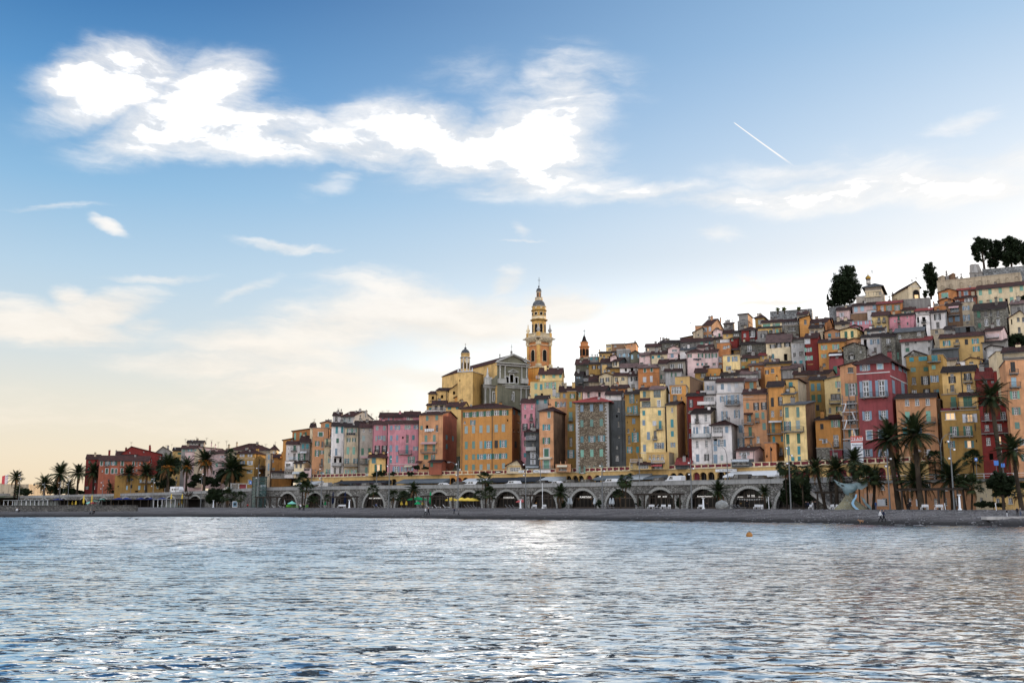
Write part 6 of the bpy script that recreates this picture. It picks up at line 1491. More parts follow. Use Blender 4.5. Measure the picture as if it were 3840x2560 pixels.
hs=parse('''
V 1550 1000 2.8
H 880 1205 1012/1012 1440 co sc=ye s=-665 b=1450 z=6 D=46 r=g:925:1042 rc=t ng=1 ov=.3 | x
p 1033 1172 34 88; p 988 1186 24 66; p 1083 1190 24 66; L 880 1205 1022 8 w; L 880 1205 1002 6 w; >d 650,735 1222 26 30; >d 650,680,700,720,770,800,830 1160 4 6
H 738 1224 1242/1242 1470 co s=-40 b=1450 z=4.2 D=5 r=n rc=g ng=1 | x
L 738 1224 1250 10 w; L 738 1224 1268 6 w
H 158 245 1335/1330 1460 ye b=1450 z=-6 s=0 D=12 r=l:1310 rc=t ng=1 | x
q 205 1376 26 34; P 240 1335 1440
H 243 380 1305/1292 1450 ye b=1450 z=-4 D=12 r=l:1275 rc=t ng=1 | x
q 302 1364 24 34; d 268 1276 36 30; P 350 1300 1420
H 375 466 1300/1228 1430 ye b=1450 z=-7 D=12 r=s rc=t ng=1 | x
q 428 1324 24 32; q 488 1195 10 20
H 466 625 1108/1106 1430 ye sc=oc s=0 b=1450 z=-9 a=25 D=9 r=n ng=1 | x
L 466 625 1104 12 w; q 488 1194 10 22
H 625 740 1295 1460 ye b=1450 z=2 s=0 D=8 r=l:1262 rc=t ng=1 | x
d 648 1230 26 34
''')
church=empty('basilica',hs[0].root.location,'baroque church with olive columned facade, yellow nave and small clock turret','church')
F1,F2=hs[0].front,hs[1].front
V5=lambda x,y:(1550+x/2.8,1000+y/2.8)
def pil(fc,x,y0,y1,w,name='column',round_=True,out=.35):
 a,z0,_=fc.hit(*V5(x,y0));z1=fc.hit(*V5(x,y1))[1];W_=w/2.8/F_PX*hs[0].Yd;q=fc.pt(a,0,out*.6);b=MB()
 if round_:b.lathe([(W_*.62,z1),(W_*.62,z1+.4),(W_*.46,z1+.5),(W_*.40,z0-.7),(W_*.55,z0-.45),(W_*.66,z0-.1),(W_*.66,z0)],10,(q.x,q.y,0))
 else:b.box(-W_/2,W_/2,-out,-.002,z1,z0,0,Matrix.Translation(fc.pt(a,0))@Matrix.Rotation(fc.yaw,4,'Z'))
 o=local(church,b).build(name,wallmat('tr'),church);return o
for x in(908,960,1135,1185):pil(F1,x,1036,1172,18)
for x in(755,805,910,960,1130,1185):pil(F2,x,1275,1448,22)
for x,w in((925,95),(1160,85)):pil(F1,x,1176,1228,w,'pedestal',False,.9)
for x,w in((780,84),):pil(F2,x,1163,1240,w,'pedestal',False,1.2)
for f,x0,x1,y,t_,o in((F1,866,1215,1030,7,.8),(F1,860,1220,1004,8,1.0),(F2,728,1232,1240,8,1.0),(F2,730,1230,1258,12,.7)):
 a0,z,_=f.hit(*V5(x0,y));a1=f.hit(*V5(x1,y))[0];h_=t_/2.8/F_PX*hs[0].Yd;b=MB()
 b.box(a0,a1,-o,-.004,z-h_/2,z+h_/2,0,Matrix.Translation(f.pt(0,0))@Matrix.Rotation(f.yaw,4,'Z'));local(church,b).build('cornice',wallmat('gr')if t_==7 else wallmat('tr'),church)
b=MB()
for(xa,ya),(xb,yb)in(((866,1000),(1042,924)),((1042,924),(1215,1002)),((985,1108),(1040,1082)),((1040,1082),(1095,1108)),((985,1110),(1095,1110))):
 a0,z0,_=F1 .hit(*V5(xa,ya));a1,z1,_=F1 .hit(*V5(xb,yb));b.tube([F1 .pt(a0,z0,.6),F1 .pt(a1,z1,.6)],.42 if ya<1050 else.25,4)
local(church,b).build('pediment',wallmat('tr'),church)
for fc,x,y,w,h in((F1,1033,1172,34,90),(F1,988,1186,26,66),(F1,1083,1190,26,66)):
 a,z,W_,H_=fc.rect(*V5(x,y),w/2.8,h/2.8);place(unit('surround'),'window_surround',fc,a,z,W_*1.5,H_*1.15,0,church)
for x in(852,1038):
 a,z,W_,H_=F2 .rect(*V5(x,1362),46/2.8,108/2.8);o=place(unit('surround'),'niche',F2,a,z,W_,H_,0,church)
 q=F2 .pt(a,z-H_*.4,.25);b=MB();r=W_*.17;H2=H_*.72
 b.lathe([(r*1.3,0),(r*1.15,H2*.3),(r*.85,H2*.5),(r*1.3,H2*.72),(r*1.1,H2*.8),(r*.35,H2*.84),(r*.5,H2*.9),(r*.45,H2*.97),(r*.1,H2)],10,q)
 b.tube([q+Vector((r,0,H2*.74)),q+Vector((r*1.9,-.2,H2*.55)),q+Vector((r*1.2,-.5,H2*.5))],[r*.3,r*.25,r*.2],5)
 s_=b.build('statue',plain('marble_grey',(.26,.25,.24),.7));tag(s_,'carved saint statue standing in the church facade niche '+('nearer the clock turret' if x<900 else 'under the arched window'),'statue','statues in the church niches')
b=MB();N=14;pts=[]
for k in range(N+1):
 t_=k/N;x=885-68*(1-(1-t_)**2)**.5*1;y=1112+68*t_
 pts.append((886-66*(1-math.sqrt(1-t_*t_))-0,1110+70*t_))
poly=[F1 .hit(*V5(x,y))[:2]for x,y in pts]+[F1 .hit(*V5(886,1182))[:2]]
b.poly([F1 .pt(a,z,.05)for a,z in poly]);b.poly([F1 .pt(a,z,-1.2)for a,z in reversed(poly)])
for(a,z),(c,d)in zip(poly,poly[1:]):b.poly([F1 .pt(a,z,.05),F1 .pt(c,d,.05),F1 .pt(c,d,-1.2),F1 .pt(a,z,-1.2)])
b.poly([F1 .pt(*F1 .hit(*V5(822,1180))[:2],.04),F1 .pt(*F1 .hit(*V5(890,1180))[:2],.04),F1 .pt(*F1 .hit(*V5(890,1245))[:2],.04),F1 .pt(*F1 .hit(*V5(822,1245))[:2],.04)])
local(church,b).build('volute',wallmat('co'),church)
Yc=hs[1].Yd
vlathe('obelisk',V5(781,0)[0],[(9,1000+1160/2.8),(7,1000+1150/2.8),(4,1000+1135/2.8),(5,1000+1128/2.8),(3.2,1000+1110/2.8),(1.4,1000+1060/2.8)],Yc,TRIMW,church,6)
for x,y in((909,912),(1181,945)):vlathe('finial',V5(x,0)[0],[(5,1000+(y+62)/2.8),(2,1000+(y+52)/2.8),(3,1000+(y+40)/2.8),(1,1000+(y+30)/2.8),(2.6,1000+(y+16)/2.8),(.5,1000+y/2.8)],hs[0].Yd,wallmat('gr'),church,8)
vlathe('finial',V5(1030,0)[0],[(4,1000+925/2.8),(3.5,1000+895/2.8),(5,1000+893/2.8),(.8,1000+876/2.8)],hs[0].Yd+1,wallmat('gr'),church,8)
cross(V5(1031,0)[0],1000+818/2.8,1000+878/2.8,hs[0].Yd+1,church)
ct=hs[5];cc=(ct.front.p0+ct.front.u*ct.W/2+ct.v*ct.D/2);Yt=cc.y;px=1745.5
y_=lambda v:1000+v/2.8
vlathe('belfry',px,[(17.5,y_(1104)),(17.5,y_(965))],Yt,wallmat('ye'),church,8,R(22.5),False)
for k in range(8):
 an=R(45*k);r=17.8*Yt/F_PX;c=at(px,1280,Yt);b=MB();M_=Matrix.Translation((c.x,c.y,0))@Matrix.Rotation(an,4,'Z')
 ri=r*math.cos(R(22.5));z0,z1=zat(px,y_(1075),Yt),zat(px,y_(1015),Yt);b.box(-.28,.28,-ri-.02,-ri+.2,z0,z1,0,M_);b.tube([M_@Vector((.28*math.cos(R(q)),-ri-.02,z1+.28*math.sin(R(q))))for q in(0,90,180)],.06,4,0)
 local(church,b).build('belfry_opening',DARK,church)
 b=MB();b.box(-.14,.14,-r-.10,-r+.1,zat(px,y_(1104),Yt),zat(px,y_(962),Yt),0,M_@Matrix.Rotation(R(22.5),4,'Z'));local(church,b).build('pilaster',TRIMW,church)
clk=MB();c=at(px,1280,Yt);M_=Matrix.Translation((c.x,c.y,zat(px,y_(990),Yt)))@Matrix.Rotation(R(-22.5+45),4,'Z');ri=17.8*Yt/F_PX*math.cos(R(22.5))+.12
for k in range(24):
 a0,a1=2*math.pi*k/24,2*math.pi*(k+1)/24;clk.poly([M_@Vector((0,-ri,0)),M_@Vector((.95*math.cos(a0),-ri,.95*math.sin(a0))),M_@Vector((.95*math.cos(a1),-ri,.95*math.sin(a1)))])
 if k%2==0:clk.box(-.05,.05,-ri-.03,-ri-.01,.66,.86,1,M_@Matrix.Rotation(a0,4,'Y'))
clk.box(-.05,.05,-ri-.05,-ri-.03,-.1,.72,1,M_@Matrix.Rotation(R(10),4,'Y'));clk.box(-.06,.06,-ri-.05,-ri-.03,-.1,.48,1,M_@Matrix.Rotation(R(-35),4,'Y'))
local(church,clk).build('clock',[wallmat('cr'),IRON],church)
vlathe('cornice',px,[(17.5,y_(965)),(21,y_(958)),(21,y_(952)),(17,y_(948))],Yt,wallmat('gr'),church,8,R(22.5),False)
vlathe('drum',px,[(16.5,y_(950)),(16.5,y_(918)),(18,y_(916)),(17,y_(912))],Yt,wallmat('ye'),church,16)
vlathe('dome',px,[(16.8,y_(914)),(16.2,y_(900)),(13.5,y_(884)),(9,y_(872)),(4.5,y_(866)),(4,y_(856)),(5,y_(853)),(2,y_(846)),(.6,y_(836))],Yt,ROOFM['g'],church)
cross(px,y_(803),y_(838),Yt,church)
for dx in(-26,26):vlathe('corner_finial',px+dx,[(4,y_(1104)),(3.5,y_(1088)),(2,y_(1078)),(.6,y_(1060))],Yt-3,TRIMW,church,8)
merge(church,hs)
Yb=depth_at(2021,1470)+14;tx=1550+1320/2.8;y_=lambda v:1000+v/2.8;sc=Yb/F_PX
tc=at(tx,1280,Yb);tc=Vector((tc.x,tc.y,0));zz=lambda v:zat(tx,y_(v),Yb)
tower=empty('bell_tower',(tc.x,tc.y,zz(1300)),'tall orange and yellow bell tower with dark domes, balustrade and cross','bell tower')
ang=math.atan2(45,56)
half=126/2.8*sc/1.36
orange_m,yel,wht=wallmat('oR'),wallmat('go'),wallmat('cr')
Mt=Matrix.Translation(tc)@Matrix.Rotation(R(-50),4,'Z')
sh=MB();sh.box(-half,half,-half,half,zz(1330),zz(1062),1,Mt);sh.box(-half+.25,half-.25,-half+.25,half-.25,zz(1060),zz(800),0,Mt)
local(tower,sh).build('shaft',[orange_m,stucco('tower_base',(.60,.30,.08))],tower)
for sx in(-1,1):
 for sy in(-1,1):
  b=MB();x0,x1=sorted((sx*half,sx*(half-.95)));y0,y1=sorted((sy*half,sy*(half-.95)));b.box(x0,x1,y0,y1,zz(1058),zz(830),0,Mt);local(tower,b).build('corner_pilaster',yel,tower)
  b=MB();x0,x1=sorted((sx*(half+.25),sx*(half-1.15)));y0,y1=sorted((sy*(half+.25),sy*(half-1.15)));b.box(x0,x1,y0,y1,zz(828),zz(798),0,Mt);b.box(x0-.05,x1+.05,y0-.05,y1+.05,zz(1062),zz(1030),0,Mt);local(tower,b).build('capital',wht,tower)
b=MB();b.box(-half-.3,half+.3,-half-.3,half+.3,zz(1070),zz(1056),0,Mt);b.box(-half-.1,half+.1,-half-.1,half+.1,zz(836),zz(831),0,Mt);local(tower,b).build('string_course',wht,tower)
for k in range(4):
 Mk=Mt@Matrix.Rotation(R(90*k),4,'Z');w=.85;z0,z1=zz(1000),zz(905)
 for(ww,d,m_,nm,e)in((w+.18,.10,wht,'arch_surround',.15),(w,.16,DARK,'arched_opening',0)):
  b=MB();P=[(-ww,z0-e),(ww,z0-e)]+[(ww*math.cos(R(a)),z1+ww*math.sin(R(a)))for a in range(0,181,15)]
  f=-half+.25-d;b.poly([Mk@Vector((x,f,z))for x,z in P])
  for(x,z),(x2,z2)in zip(P,P[1:]+P[:1]):b.poly([Mk@Vector((x,f,z)),Mk@Vector((x2,f,z2)),Mk@Vector((x2,-half+.3,z2)),Mk@Vector((x,-half+.3,z))])
  local(tower,b).build(nm,m_,tower)
 b=MB()
 for i in range(8):
  x=-half+.6+(2*half-1.2)*i/7;b.box(x-.13,x+.13,-half-1.0,-half+.3,zz(786),zz(768),0,Mk);b.box(x-.2,x+.2,-half-.5,-half+.3,zz(798),zz(786),0,Mk)
 local(tower,b).build('brackets',wht,tower)
 b=MB();n=16
 for i in range(n):
  x=-half+.9+(2*half-1.8)*i/(n-1);b.lathe([(.10,zz(742)),(.17,zz(732)),(.08,zz(720)),(.13,zz(710))],5,tuple(Mk@Vector((x,-half+.1,0))))
 for a_,c_ in((746,741),(711,705)):b.box(-half+.6,half-.6,-half-.12,-half+.3,zz(a_),zz(c_),0,Mk)
 local(tower,b).build('balustrade',wht,tower)
 b=MB();b.box(half-.85,half+.15,-half-.15,-half+.85,zz(746),zz(699),0,Mk);local(tower,b).build('parapet_pier',yel,tower)
 q=Mk@Vector((half-.35,-half+.35,0));b=MB();b.lathe([(.55,zz(699)),(.3,zz(690)),(.75,zz(676)),(.55,zz(662)),(.25,zz(648)),(.16,zz(625)),(.22,zz(618)),(.04,zz(608))],10,(q.x,q.y,0));local(tower,b).build('spindle_finial',wht if k==3 else wallmat('gr'),tower,smooth=True)
b=MB();b.box(-half-.15,half+.15,-half-.15,half+.15,zz(800),zz(786),0,Mt);b.box(-half-1.05,half+1.05,-half-1.05,half+1.05,zz(768),zz(758),0,Mt);b.box(-half-.5,half+.5,-half-.5,half+.5,zz(758),zz(746),0,Mt);local(tower,b).build('cornice',wallmat('be'),tower)
def oct_(name,prof,mat,n=8,rot=R(-5),smooth=False):return vlathe(name,tx,[(w/2.8,y_(v))for w,v in prof],Yb,mat,tower,n,rot,smooth)
oct_('belfry',[(75,750),(75,575)],yel);oct_('belfry_cornice',[(76,578),(94,566),(94,558),(80,553)],wallmat('oc'))
oct_('drum',[(76,556),(76,468)],yel);oct_('drum_band',[(77.5,552),(77.5,528)],wht);oct_('drum_cornice',[(77,472),(84,466),(84,460),(76,456)],wallmat('oc'),24)
oct_('frieze',[(74,458),(74,424)],yel,24);oct_('upper_cornice',[(74,428),(79,424),(79,419),(70,417)],wallmat('be'),24)
oct_('dome',[(68,419),(68,405),(64,388),(55,373),(42,362),(38,360)],ROOFM['g'],32,0,True)
oct_('gallery',[(40,360),(40,326),(42,325)],wallmat('be'),16);oct_('lantern',[(25,326),(25,264)],wallmat('be'),8);oct_('lantern_cornice',[(26,266),(31,261),(31,257),(26,255)],wallmat('gr'),12)
oct_('small_dome',[(27,257),(26,244),(20,232),(10,227),(4,222),(4,216),(10,210),(9,204),(3,200)],ROOFM['g'],16,0,True)
cross(tx,y_(112),y_(202),Yb,tower,5)
for k in range(8):
 Mk=Matrix.Translation(tc)@Matrix.Rotation(R(45*k-5+22.5),4,'Z');ri=75/2.8*sc*math.cos(R(22.5));w=.5;z0,z1=zz(698),zz(622)
 for(ww,d,m_,nm,e)in((w+.13,.05,wht,'arch_surround',0),(w,.10,DARK,'arched_opening',0)):
  b=MB();P=[(-ww,z0),(ww,z0)]+[(ww*math.cos(R(a)),z1+ww*math.sin(R(a)))for a in range(0,181,20)];f=ri+d
  b.poly([Mk@Vector((f,x,z))for x,z in P])
  for(x,z),(x2,z2)in zip(P,P[1:]+P[:1]):b.poly([Mk@Vector((f,x,z)),Mk@Vector((f,x2,z2)),Mk@Vector((ri-.1,x2,z2)),Mk@Vector((ri-.1,x,z))])
  local(tower,b).build(nm,m_,tower)
 for(ww,d,m_,nm)in((.66,.05,wht,'oculus_ring'),(.5,.10,DARK,'oculus')):
  b=MB();P=[(ww*math.cos(R(a)),zz(502)+ww*1.15*math.sin(R(a)))for a in range(0,360,20)];b.poly([Mk@Vector((ri+.07+d,x,z))for x,z in P])
  for(x,z),(x2,z2)in zip(P,P[1:]+P[:1]):b.poly([Mk@Vector((ri+.07+d,x,z)),Mk@Vector((ri+.07+d,x2,z2)),Mk@Vector((ri-.1,x2,z2)),Mk@Vector((ri-.1,x,z))])
  local(tower,b).build(nm,m_,tower)
 b=MB();r2=74.5/2.8*sc;b.poly([Mk@Vector((r2,x,z))for x,z in((-.45,zz(430)),(.45,zz(430)),(.2,zz(444)),(0,zz(450)),(-.2,zz(444)))]);b.box(r2-.3,r2+.02,-.4,.4,zz(436),zz(430),0,Mk);local(tower,b).build('festoon',wht,tower)
 b=MB();r3=25/2.8*sc*math.cos(R(22.5));b.box(r3-.1,r3+.04,-.22,.22,zz(318),zz(276),0,Mk);local(tower,b).build('lantern_opening',DARK if k%2 else wallmat('oR'),tower)
 b=MB();r4=40/2.8*sc;b.box(r4-.2,r4+.06,-.35,.35,zz(352),zz(334),0,Mk);local(tower,b).build('gallery_panel',wht,tower)
ld=bpy.data.lights.new('tower_floodlight','SPOT');lo=bpy.data.objects.new('tower_floodlight',ld);C.objects.link(lo)
ld.energy=22000;ld.color=(1.0,.45,.08);ld.spot_size=R(70);ld.spot_blend=.8;ld.shadow_soft_size=.4
lo.location=(tc.x-9,tc.y-3,zz(1240));lo.rotation_euler=(Vector((tc.x,tc.y,zz(1090)))-lo.location).to_track_quat('-Z','Y').to_euler()
V=lambda x,y:(2140+x/4.523,1180+y/4.523);px=V(231,0)[0];Ys=depth_at(px,V(0,900)[1])+22;y_=lambda v:1180+v/4.523
spire=empty('octagonal_spire',at(px,y_(760),Ys),'terracotta bell spire with tiled bell shaped cap beyond the hillside roofs','bell tower')
vs=lambda nm,prof,m,n=8,s=False,rot=R(10):vlathe(nm,px,[(w/4.523,y_(v))for w,v in prof],Ys,m,spire,n,rot,s)
vs('plinth',[(105,900),(105,742),(110,738),(100,728)],wallmat('be'),4,rot=R(30));vs('belfry',[(80,730),(80,560)],wallmat('oR'));vs('cornice',[(82,562),(96,545),(96,538),(76,530)],wallmat('oR'))
vs('drum',[(68,532),(68,478)],wallmat('oR'));vs('drum_cornice',[(68,480),(76,470),(76,465),(50,458)],wallmat('oR'))
vs('cap',[(48,460),(47,445),(36,425),(30,400),(20,370),(10,355),(4,348),(10,338),(4,330)],ROOFM['d'],12,True);cross(px,y_(250),y_(332),Ys,spire,5)
for k in range(8):
 c=at(px,1280,Ys);Mk=Matrix.Translation((c.x,c.y,0))@Matrix.Rotation(R(45*k+10+22.5),4,'Z');ri=80/4.523*Ys/F_PX*math.cos(R(22.5));b=MB();w=.5
 z0,z1=zat(px,y_(700),Ys),zat(px,y_(608),Ys);P=[(-w,z0),(w,z0)]+[(w*math.cos(R(a)),z1+w*math.sin(R(a)))for a in range(0,181,30)];b.poly([Mk@Vector((ri+.06,x,z))for x,z in P]);local(spire,b).build('arched_opening',DARK,spire)
parse('''
V 2640 1080 4.355
H 1075 1760 395/345 540 sq b=830 z=14 r=w D=4 n=rampart_wall cat=wall ng=1 | grey stone rampart wall with dry shrubs on top near the skyline
V 3040 860 3.92
H 265 620 1155/1108 1320 sq b=1400 z=10 r=w D=4 n=rampart_wall cat=wall ng=1 | coursed stone rampart under the great dark tree
H 1320 1750 1042/1010 1185 gr b=1400 z=9 r=w D=4 n=rampart_wall cat=wall ng=1 | smooth grey rampart stretch beneath the arched chapel
V 3440 860 3.92
H 280 1520 770/640 985 be b=1180 z=9 r=w D=6 n=retaining_wall cat=wall ng=1 | tan ornamental retaining wall with a row of round medallions
H 950 1620 600/540 680 sq b=1100 z=16 r=w D=3 n=rampart_wall cat=wall ng=1 | rough grey wall behind the white tombs
''')
rw=HOUSES[-2];V6=lambda x,y:(3440+x/3.92,860+y/3.92)
for x,y,r in((368,850,34),(495,828,34),(648,812,42),(780,795,40),(918,784,42),(1042,772,36),(1192,758,40),(1325,740,40),(1458,724,44)):
 a,z,W_,H_=rw.front.rect(*V6(x,y),2*r/3.92,2*r/3.92);b=MB();M_=Matrix.Translation(rw.front.pt(a,z))@Matrix.Rotation(rw.front.yaw,4,'Z');n=20;ro=W_/2
 for k in range(n):
  a0,a1=2*math.pi*k/n,2*math.pi*(k+1)/n;f=lambda r_,a_,o:M_@Vector((r_*math.cos(a_),-o,r_*math.sin(a_)))
  b.poly([f(ro*.75,a0,.2),f(ro*.75,a1,.2),f(ro,a1,.2),f(ro,a0,.2)]);b.poly([f(ro,a0,.2),f(ro,a1,.2),f(ro,a1,.0),f(ro,a0,.0)]);b.poly([f(ro*.75,a1,.2),f(ro*.75,a0,.2),f(ro*.75,a0,.01),f(ro*.75,a1,.01)]);b.poly([f(0,a0,.14),f(ro*.42,a0,.1),f(ro*.42,a1,.1)])
 local(rw.root,b).build('medallion',wallmat('be'),rw.root)
chs=parse('''
V 3040 860 3.92
H 795 1035 848/845 1090 bg s=0 b=1400 z=20 r=h:805 D=15 rc=g n=chapel cat=chapel ng=1 ov=.9 | square stone chapel with a golden onion dome among the cemetery crosses
p 830 950 1 1
H 665 800 990/985 1130 bg b=1400 z=20 r=n D=8 n=side-chapel cat=chapel ng=1 | low stone side chapel with statue beside the onion domed chapel
L 665 800 1000 8 w; d 775 1070 26 40
H 1432 1600 845/840 1030 cr s=0 b=1400 z=14 r=g:765:1545 D=14 rc=d n=mausoleum cat=mausoleum ng=1 a=-22 | cream arched mausoleum with pediment on the crest
L 1432 1600 838 8 w
V 3440 860 3.92
H 765 945 640/635 720 gr b=1180 z=16 r=n D=6 n=mausoleum cat=mausoleum ng=1 | weathered grey mausoleum with steep gable above the medallion wall
q 855 685 30 34
''')
ch=chs[0];px,Yk=3040+900/3.92,ch.Yd+7;y_=lambda v:860+v/3.92
for x in(830,870,905,945,985):
 a,z0,_=ch.front.hit(3040+x/3.92,y_(925));z1=ch.front.hit(3040+x/3.92,y_(990))[1];b=MB();b.box(a-.35,a+.35,-.18,-.004,z1,z0,0,Matrix.Translation(ch.front.pt(0,0))@Matrix.Rotation(ch.front.yaw,4,'Z'));local(ch.root,b).build('blind_arcade_pier',wallmat('cr'),ch.root)
for y in(858,920,995):
 a0,z,_=ch.front.hit(3040+795/3.92,y_(y));a1=ch.front.hit(3040+1035/3.92,y_(y))[0];b=MB();b.box(a0,a1,-.3,-.004,z-.2,z+.2,0,Matrix.Translation(ch.front.pt(0,0))@Matrix.Rotation(ch.front.yaw,4,'Z'));local(ch.root,b).build('string_course',wallmat('cr'),ch.root)
g_m=plain('gilded_dome',(.30,.17,.03),.35,.8)
sc_=lambda p:[(w/3.92,y_(v))for w,v in p]
vlathe('drum',px,sc_([(34,812),(34,795),(30,793),(30,750),(36,745),(36,738)]),Yk,wallmat('gr'),ch.root,8,0,False)
vlathe('onion_dome',px,sc_([(30,740),(42,722),(42,712),(30,695),(14,682),(5,670),(2,650)]),Yk,g_m,ch.root)
cross(px,y_(598),y_(652),Yk,ch.root,3.5)
for k in range(8):
 c=at(px,1280,Yk);Mk=Matrix.Translation((c.x,c.y,0))@Matrix.Rotation(R(45*k+22.5),4,'Z');r_=30/3.92*Yk/F_PX*math.cos(R(22.5));b=MB();b.box(r_-.05,r_+.05,-.33,.33,zat(px,y_(790),Yk),zat(px,y_(760),Yk),0,Mk);local(ch.root,b).build('lantern_opening',plain('evening_glow_glass',(.5,.45,.4),.3)if k in(4,5,6)else DARK,ch.root)
def arch_on(h,V,x,y0,y1,w,root,lit=False):
 sc=V[2];P=[];a,zt,_=h.front.hit(V[0]+x/sc,V[1]+y0/sc);zb_=h.front.hit(V[0]+x/sc,V[1]+y1/sc)[1];w_=w/sc/F_PX*h.Yd/2
 for ww,o,m_,nm in((w_*1.25,.06,wallmat('be'),'arch_surround'),(w_,.12,DARK,'arched_opening')):
  b=MB();z1=zt-w_;P=[(-ww,zb_),(ww,zb_)]+[(ww*math.cos(R(q)),z1+ww*math.sin(R(q)))for q in range(0,181,15)];M_=Matrix.Translation(h.front.pt(a,0))@Matrix.Rotation(h.front.yaw,4,'Z')
  b.poly([M_@Vector((x_,-o,z))for x_,z in P])
  for(p,q),(r_,s_)in zip(P,P[1:]+P[:1]):b.poly([M_@Vector((p,-o,q)),M_@Vector((r_,-o,s_)),M_@Vector((r_,0,s_)),M_@Vector((p,0,q))])
  local(root,b).build(nm,m_,root)
 if lit:b=MB();b.box(-w_*.6,w_*.6,-.2,-.13,zb_+.2,zb_+(zt-zb_)*.45,0,M_);local(root,b).build('lit_inner_arch',LIT,root)
arch_on(chs[2],(3040,860,3.92),1545,890,1025,90,chs[2].root,True)
cross(3040+1548/3.92,y_(698),y_(742),chs[2].Yd,chs[2].root)
vlathe('finial',3040+1548/3.92,sc_([(10,768),(6,755),(10,748),(2,735)]),chs[2].Yd,IRON,chs[2].root,8)
m4=chs[3];q=lambda x,y:m4 .front.hit(3440+x/3.92,860+y/3.92)[:2];b=MB();P=[q(768,640),q(768,525),q(800,512),q(900,512),q(940,600),q(940,640)]
b.poly([m4 .front.pt(a,z,.02)for a,z in P]);b.poly([m4 .front.pt(a,z,-5)for a,z in reversed(P)])
for p0,p1 in zip(P,P[1:]+P[:1]):b.poly([m4 .front.pt(*p0,.02),m4 .front.pt(*p1,.02),m4 .front.pt(*p1,-5),m4 .front.pt(*p0,-5)])
local(m4 .root,b).build('vault',wallmat('gr'),m4 .root)
b=MB();P=[q(800,640),q(840,520),q(850,500),q(900,640)];b.poly([m4 .front.pt(a,z,.3)for a,z in P]);
for p0,p1 in zip(P,P[1:]):b.poly([m4 .front.pt(*p0,.3),m4 .front.pt(*p1,.3),m4 .front.pt(*p1,.03),m4 .front.pt(*p0,.03)])
local(m4 .root,b).build('stepped_gable',wallmat('wg'),m4 .root)
def grave(V,x,y0,y1,w,label,mat,kind='cross'):
 ox,oy,sc=V;px=ox+x/sc;Yg=depth_at(px,1160)+30;ya,yb=oy+y0/sc,oy+y1/sc;base=at(px,yb,Yg);k=Yg/F_PX/sc;h=(yb-ya)*Yg/F_PX;r=empty({'cross':'grave_cross','tomb':'tomb','urn':'tomb_monument','frame':'gothic_frame'}[kind],base,label,'grave' if kind!='frame' else 'monument');b=MB();W_=w*k
 if kind=='cross':
  b.box(-W_/2,W_/2,-W_/2,W_/2,-2.5,h*.18);b.box(-W_/3,W_/3,-W_/3,W_/3,h*.18,h*.34);b.build('base',mat,r);b=MB();t_=max(.1,W_*.12);b.box(-t_,t_,-t_,t_,h*.34,h);b.box(-W_*.45,W_*.45,-t_*.9,t_*.9,h*.72-t_,h*.72+t_);b.build('cross',mat,r)
 elif kind=='tomb':
  b.box(-W_/2,W_/2,-1.2,1.2,-2.5,h*.7);b.box(-W_*.56,W_*.56,-1.3,1.3,h*.7+.002,h*.8);b.build('block',mat,r);b=MB();b.poly([(-W_/2,-1.2,h*.8),(W_/2,-1.2,h*.8),(0,-1.2,h)]);b.poly([(W_/2,1.2,h*.8),(-W_/2,1.2,h*.8),(0,1.2,h)]);b.poly([(-W_/2,-1.2,h*.8),(0,-1.2,h),(0,1.2,h),(-W_/2,1.2,h*.8)]);b.poly([(0,-1.2,h),(W_/2,-1.2,h*.8),(W_/2,1.2,h*.8),(0,1.2,h)]);b.build('gable',mat,r)
 elif kind=='urn':
  b.box(-W_/2,W_/2,-W_/2,W_/2,-2.5,h*.4);b.build('base',mat,r);b=MB();b.lathe([(W_*.3,h*.4),(W_*.22,h*.5),(W_*.4,h*.6),(W_*.18,h*.7),(W_*.28,h*.85),(W_*.2,h*.98),(.02,h)],10);b.build('urn',mat,r)
 else:
  for x_ in(-W_/2,0,W_/2):hh=h if x_ else h*.85;b.box(x_-.25,x_+.25,-.25,.25,-2,hh*.8);b.lathe([(.3,hh*.8),(.02,hh)],4,(x_,0,0))
  b.box(-W_/2,W_/2,-.12,.12,h*.45,h*.55);b.box(-W_/2,W_/2,-.1,.1,h*.08,h*.14);b.build('frame',mat,r)
VA,VB=(3040,860,3.92),(3440,860,3.92);gs,gw=wallmat('gr'),TRIMW
grave(VA,740,1000,1090,26,'pale stone cross with a figure before the side chapel',gw);grave(VA,812,1055,1090,22,'small white cross beneath the onion domed chapel',gw);grave(VA,948,1010,1075,26,'dark cross against the stone of the onion domed chapel',gs)
grave(VA,1088,1000,1065,24,'small dark cross alone against the bright sky',gs);grave(VA,1158,965,1060,34,'taller dark cross on a bulbous base against the sky',gs);grave(VA,1250,905,1050,84,'dark three pronged gothic frame silhouetted on the crest',gs,'frame')
grave(VB,355,680,760,60,'gabled tomb at the seaward end of the medallion wall',wallmat('be'),'tomb');grave(VB,435,600,745,48,'tall dark statue monument on the medallion wall',gs,'urn');grave(VB,512,645,740,60,'plain brown block tomb on the medallion wall',wallmat('br'),'tomb');grave(VB,570,700,735,24,'low dark headstone beside the block tomb',gs,'tomb')
grave(VB,648,638,722,30,'black cross on a stepped base above the medallions',gs);grave(VB,988,610,690,70,'white block tomb beside the grey mausoleum',gw,'tomb');grave(VB,965,565,615,16,'little pale cross behind the white block tomb',gw);grave(VB,1080,560,665,40,'weathered statue monument under the pines',gs,'urn');grave(VB,1140,605,665,34,'white cross between dark graves under the pines',gw);grave(VB,1272,590,655,26,'slim white cross near the pine trunks',gw);grave(VB,1330,585,650,50,'small pale gabled tomb between two white crosses',gw,'tomb');grave(VB,1428,545,640,44,'largest white cross, on steps at the end of the wall',gw)
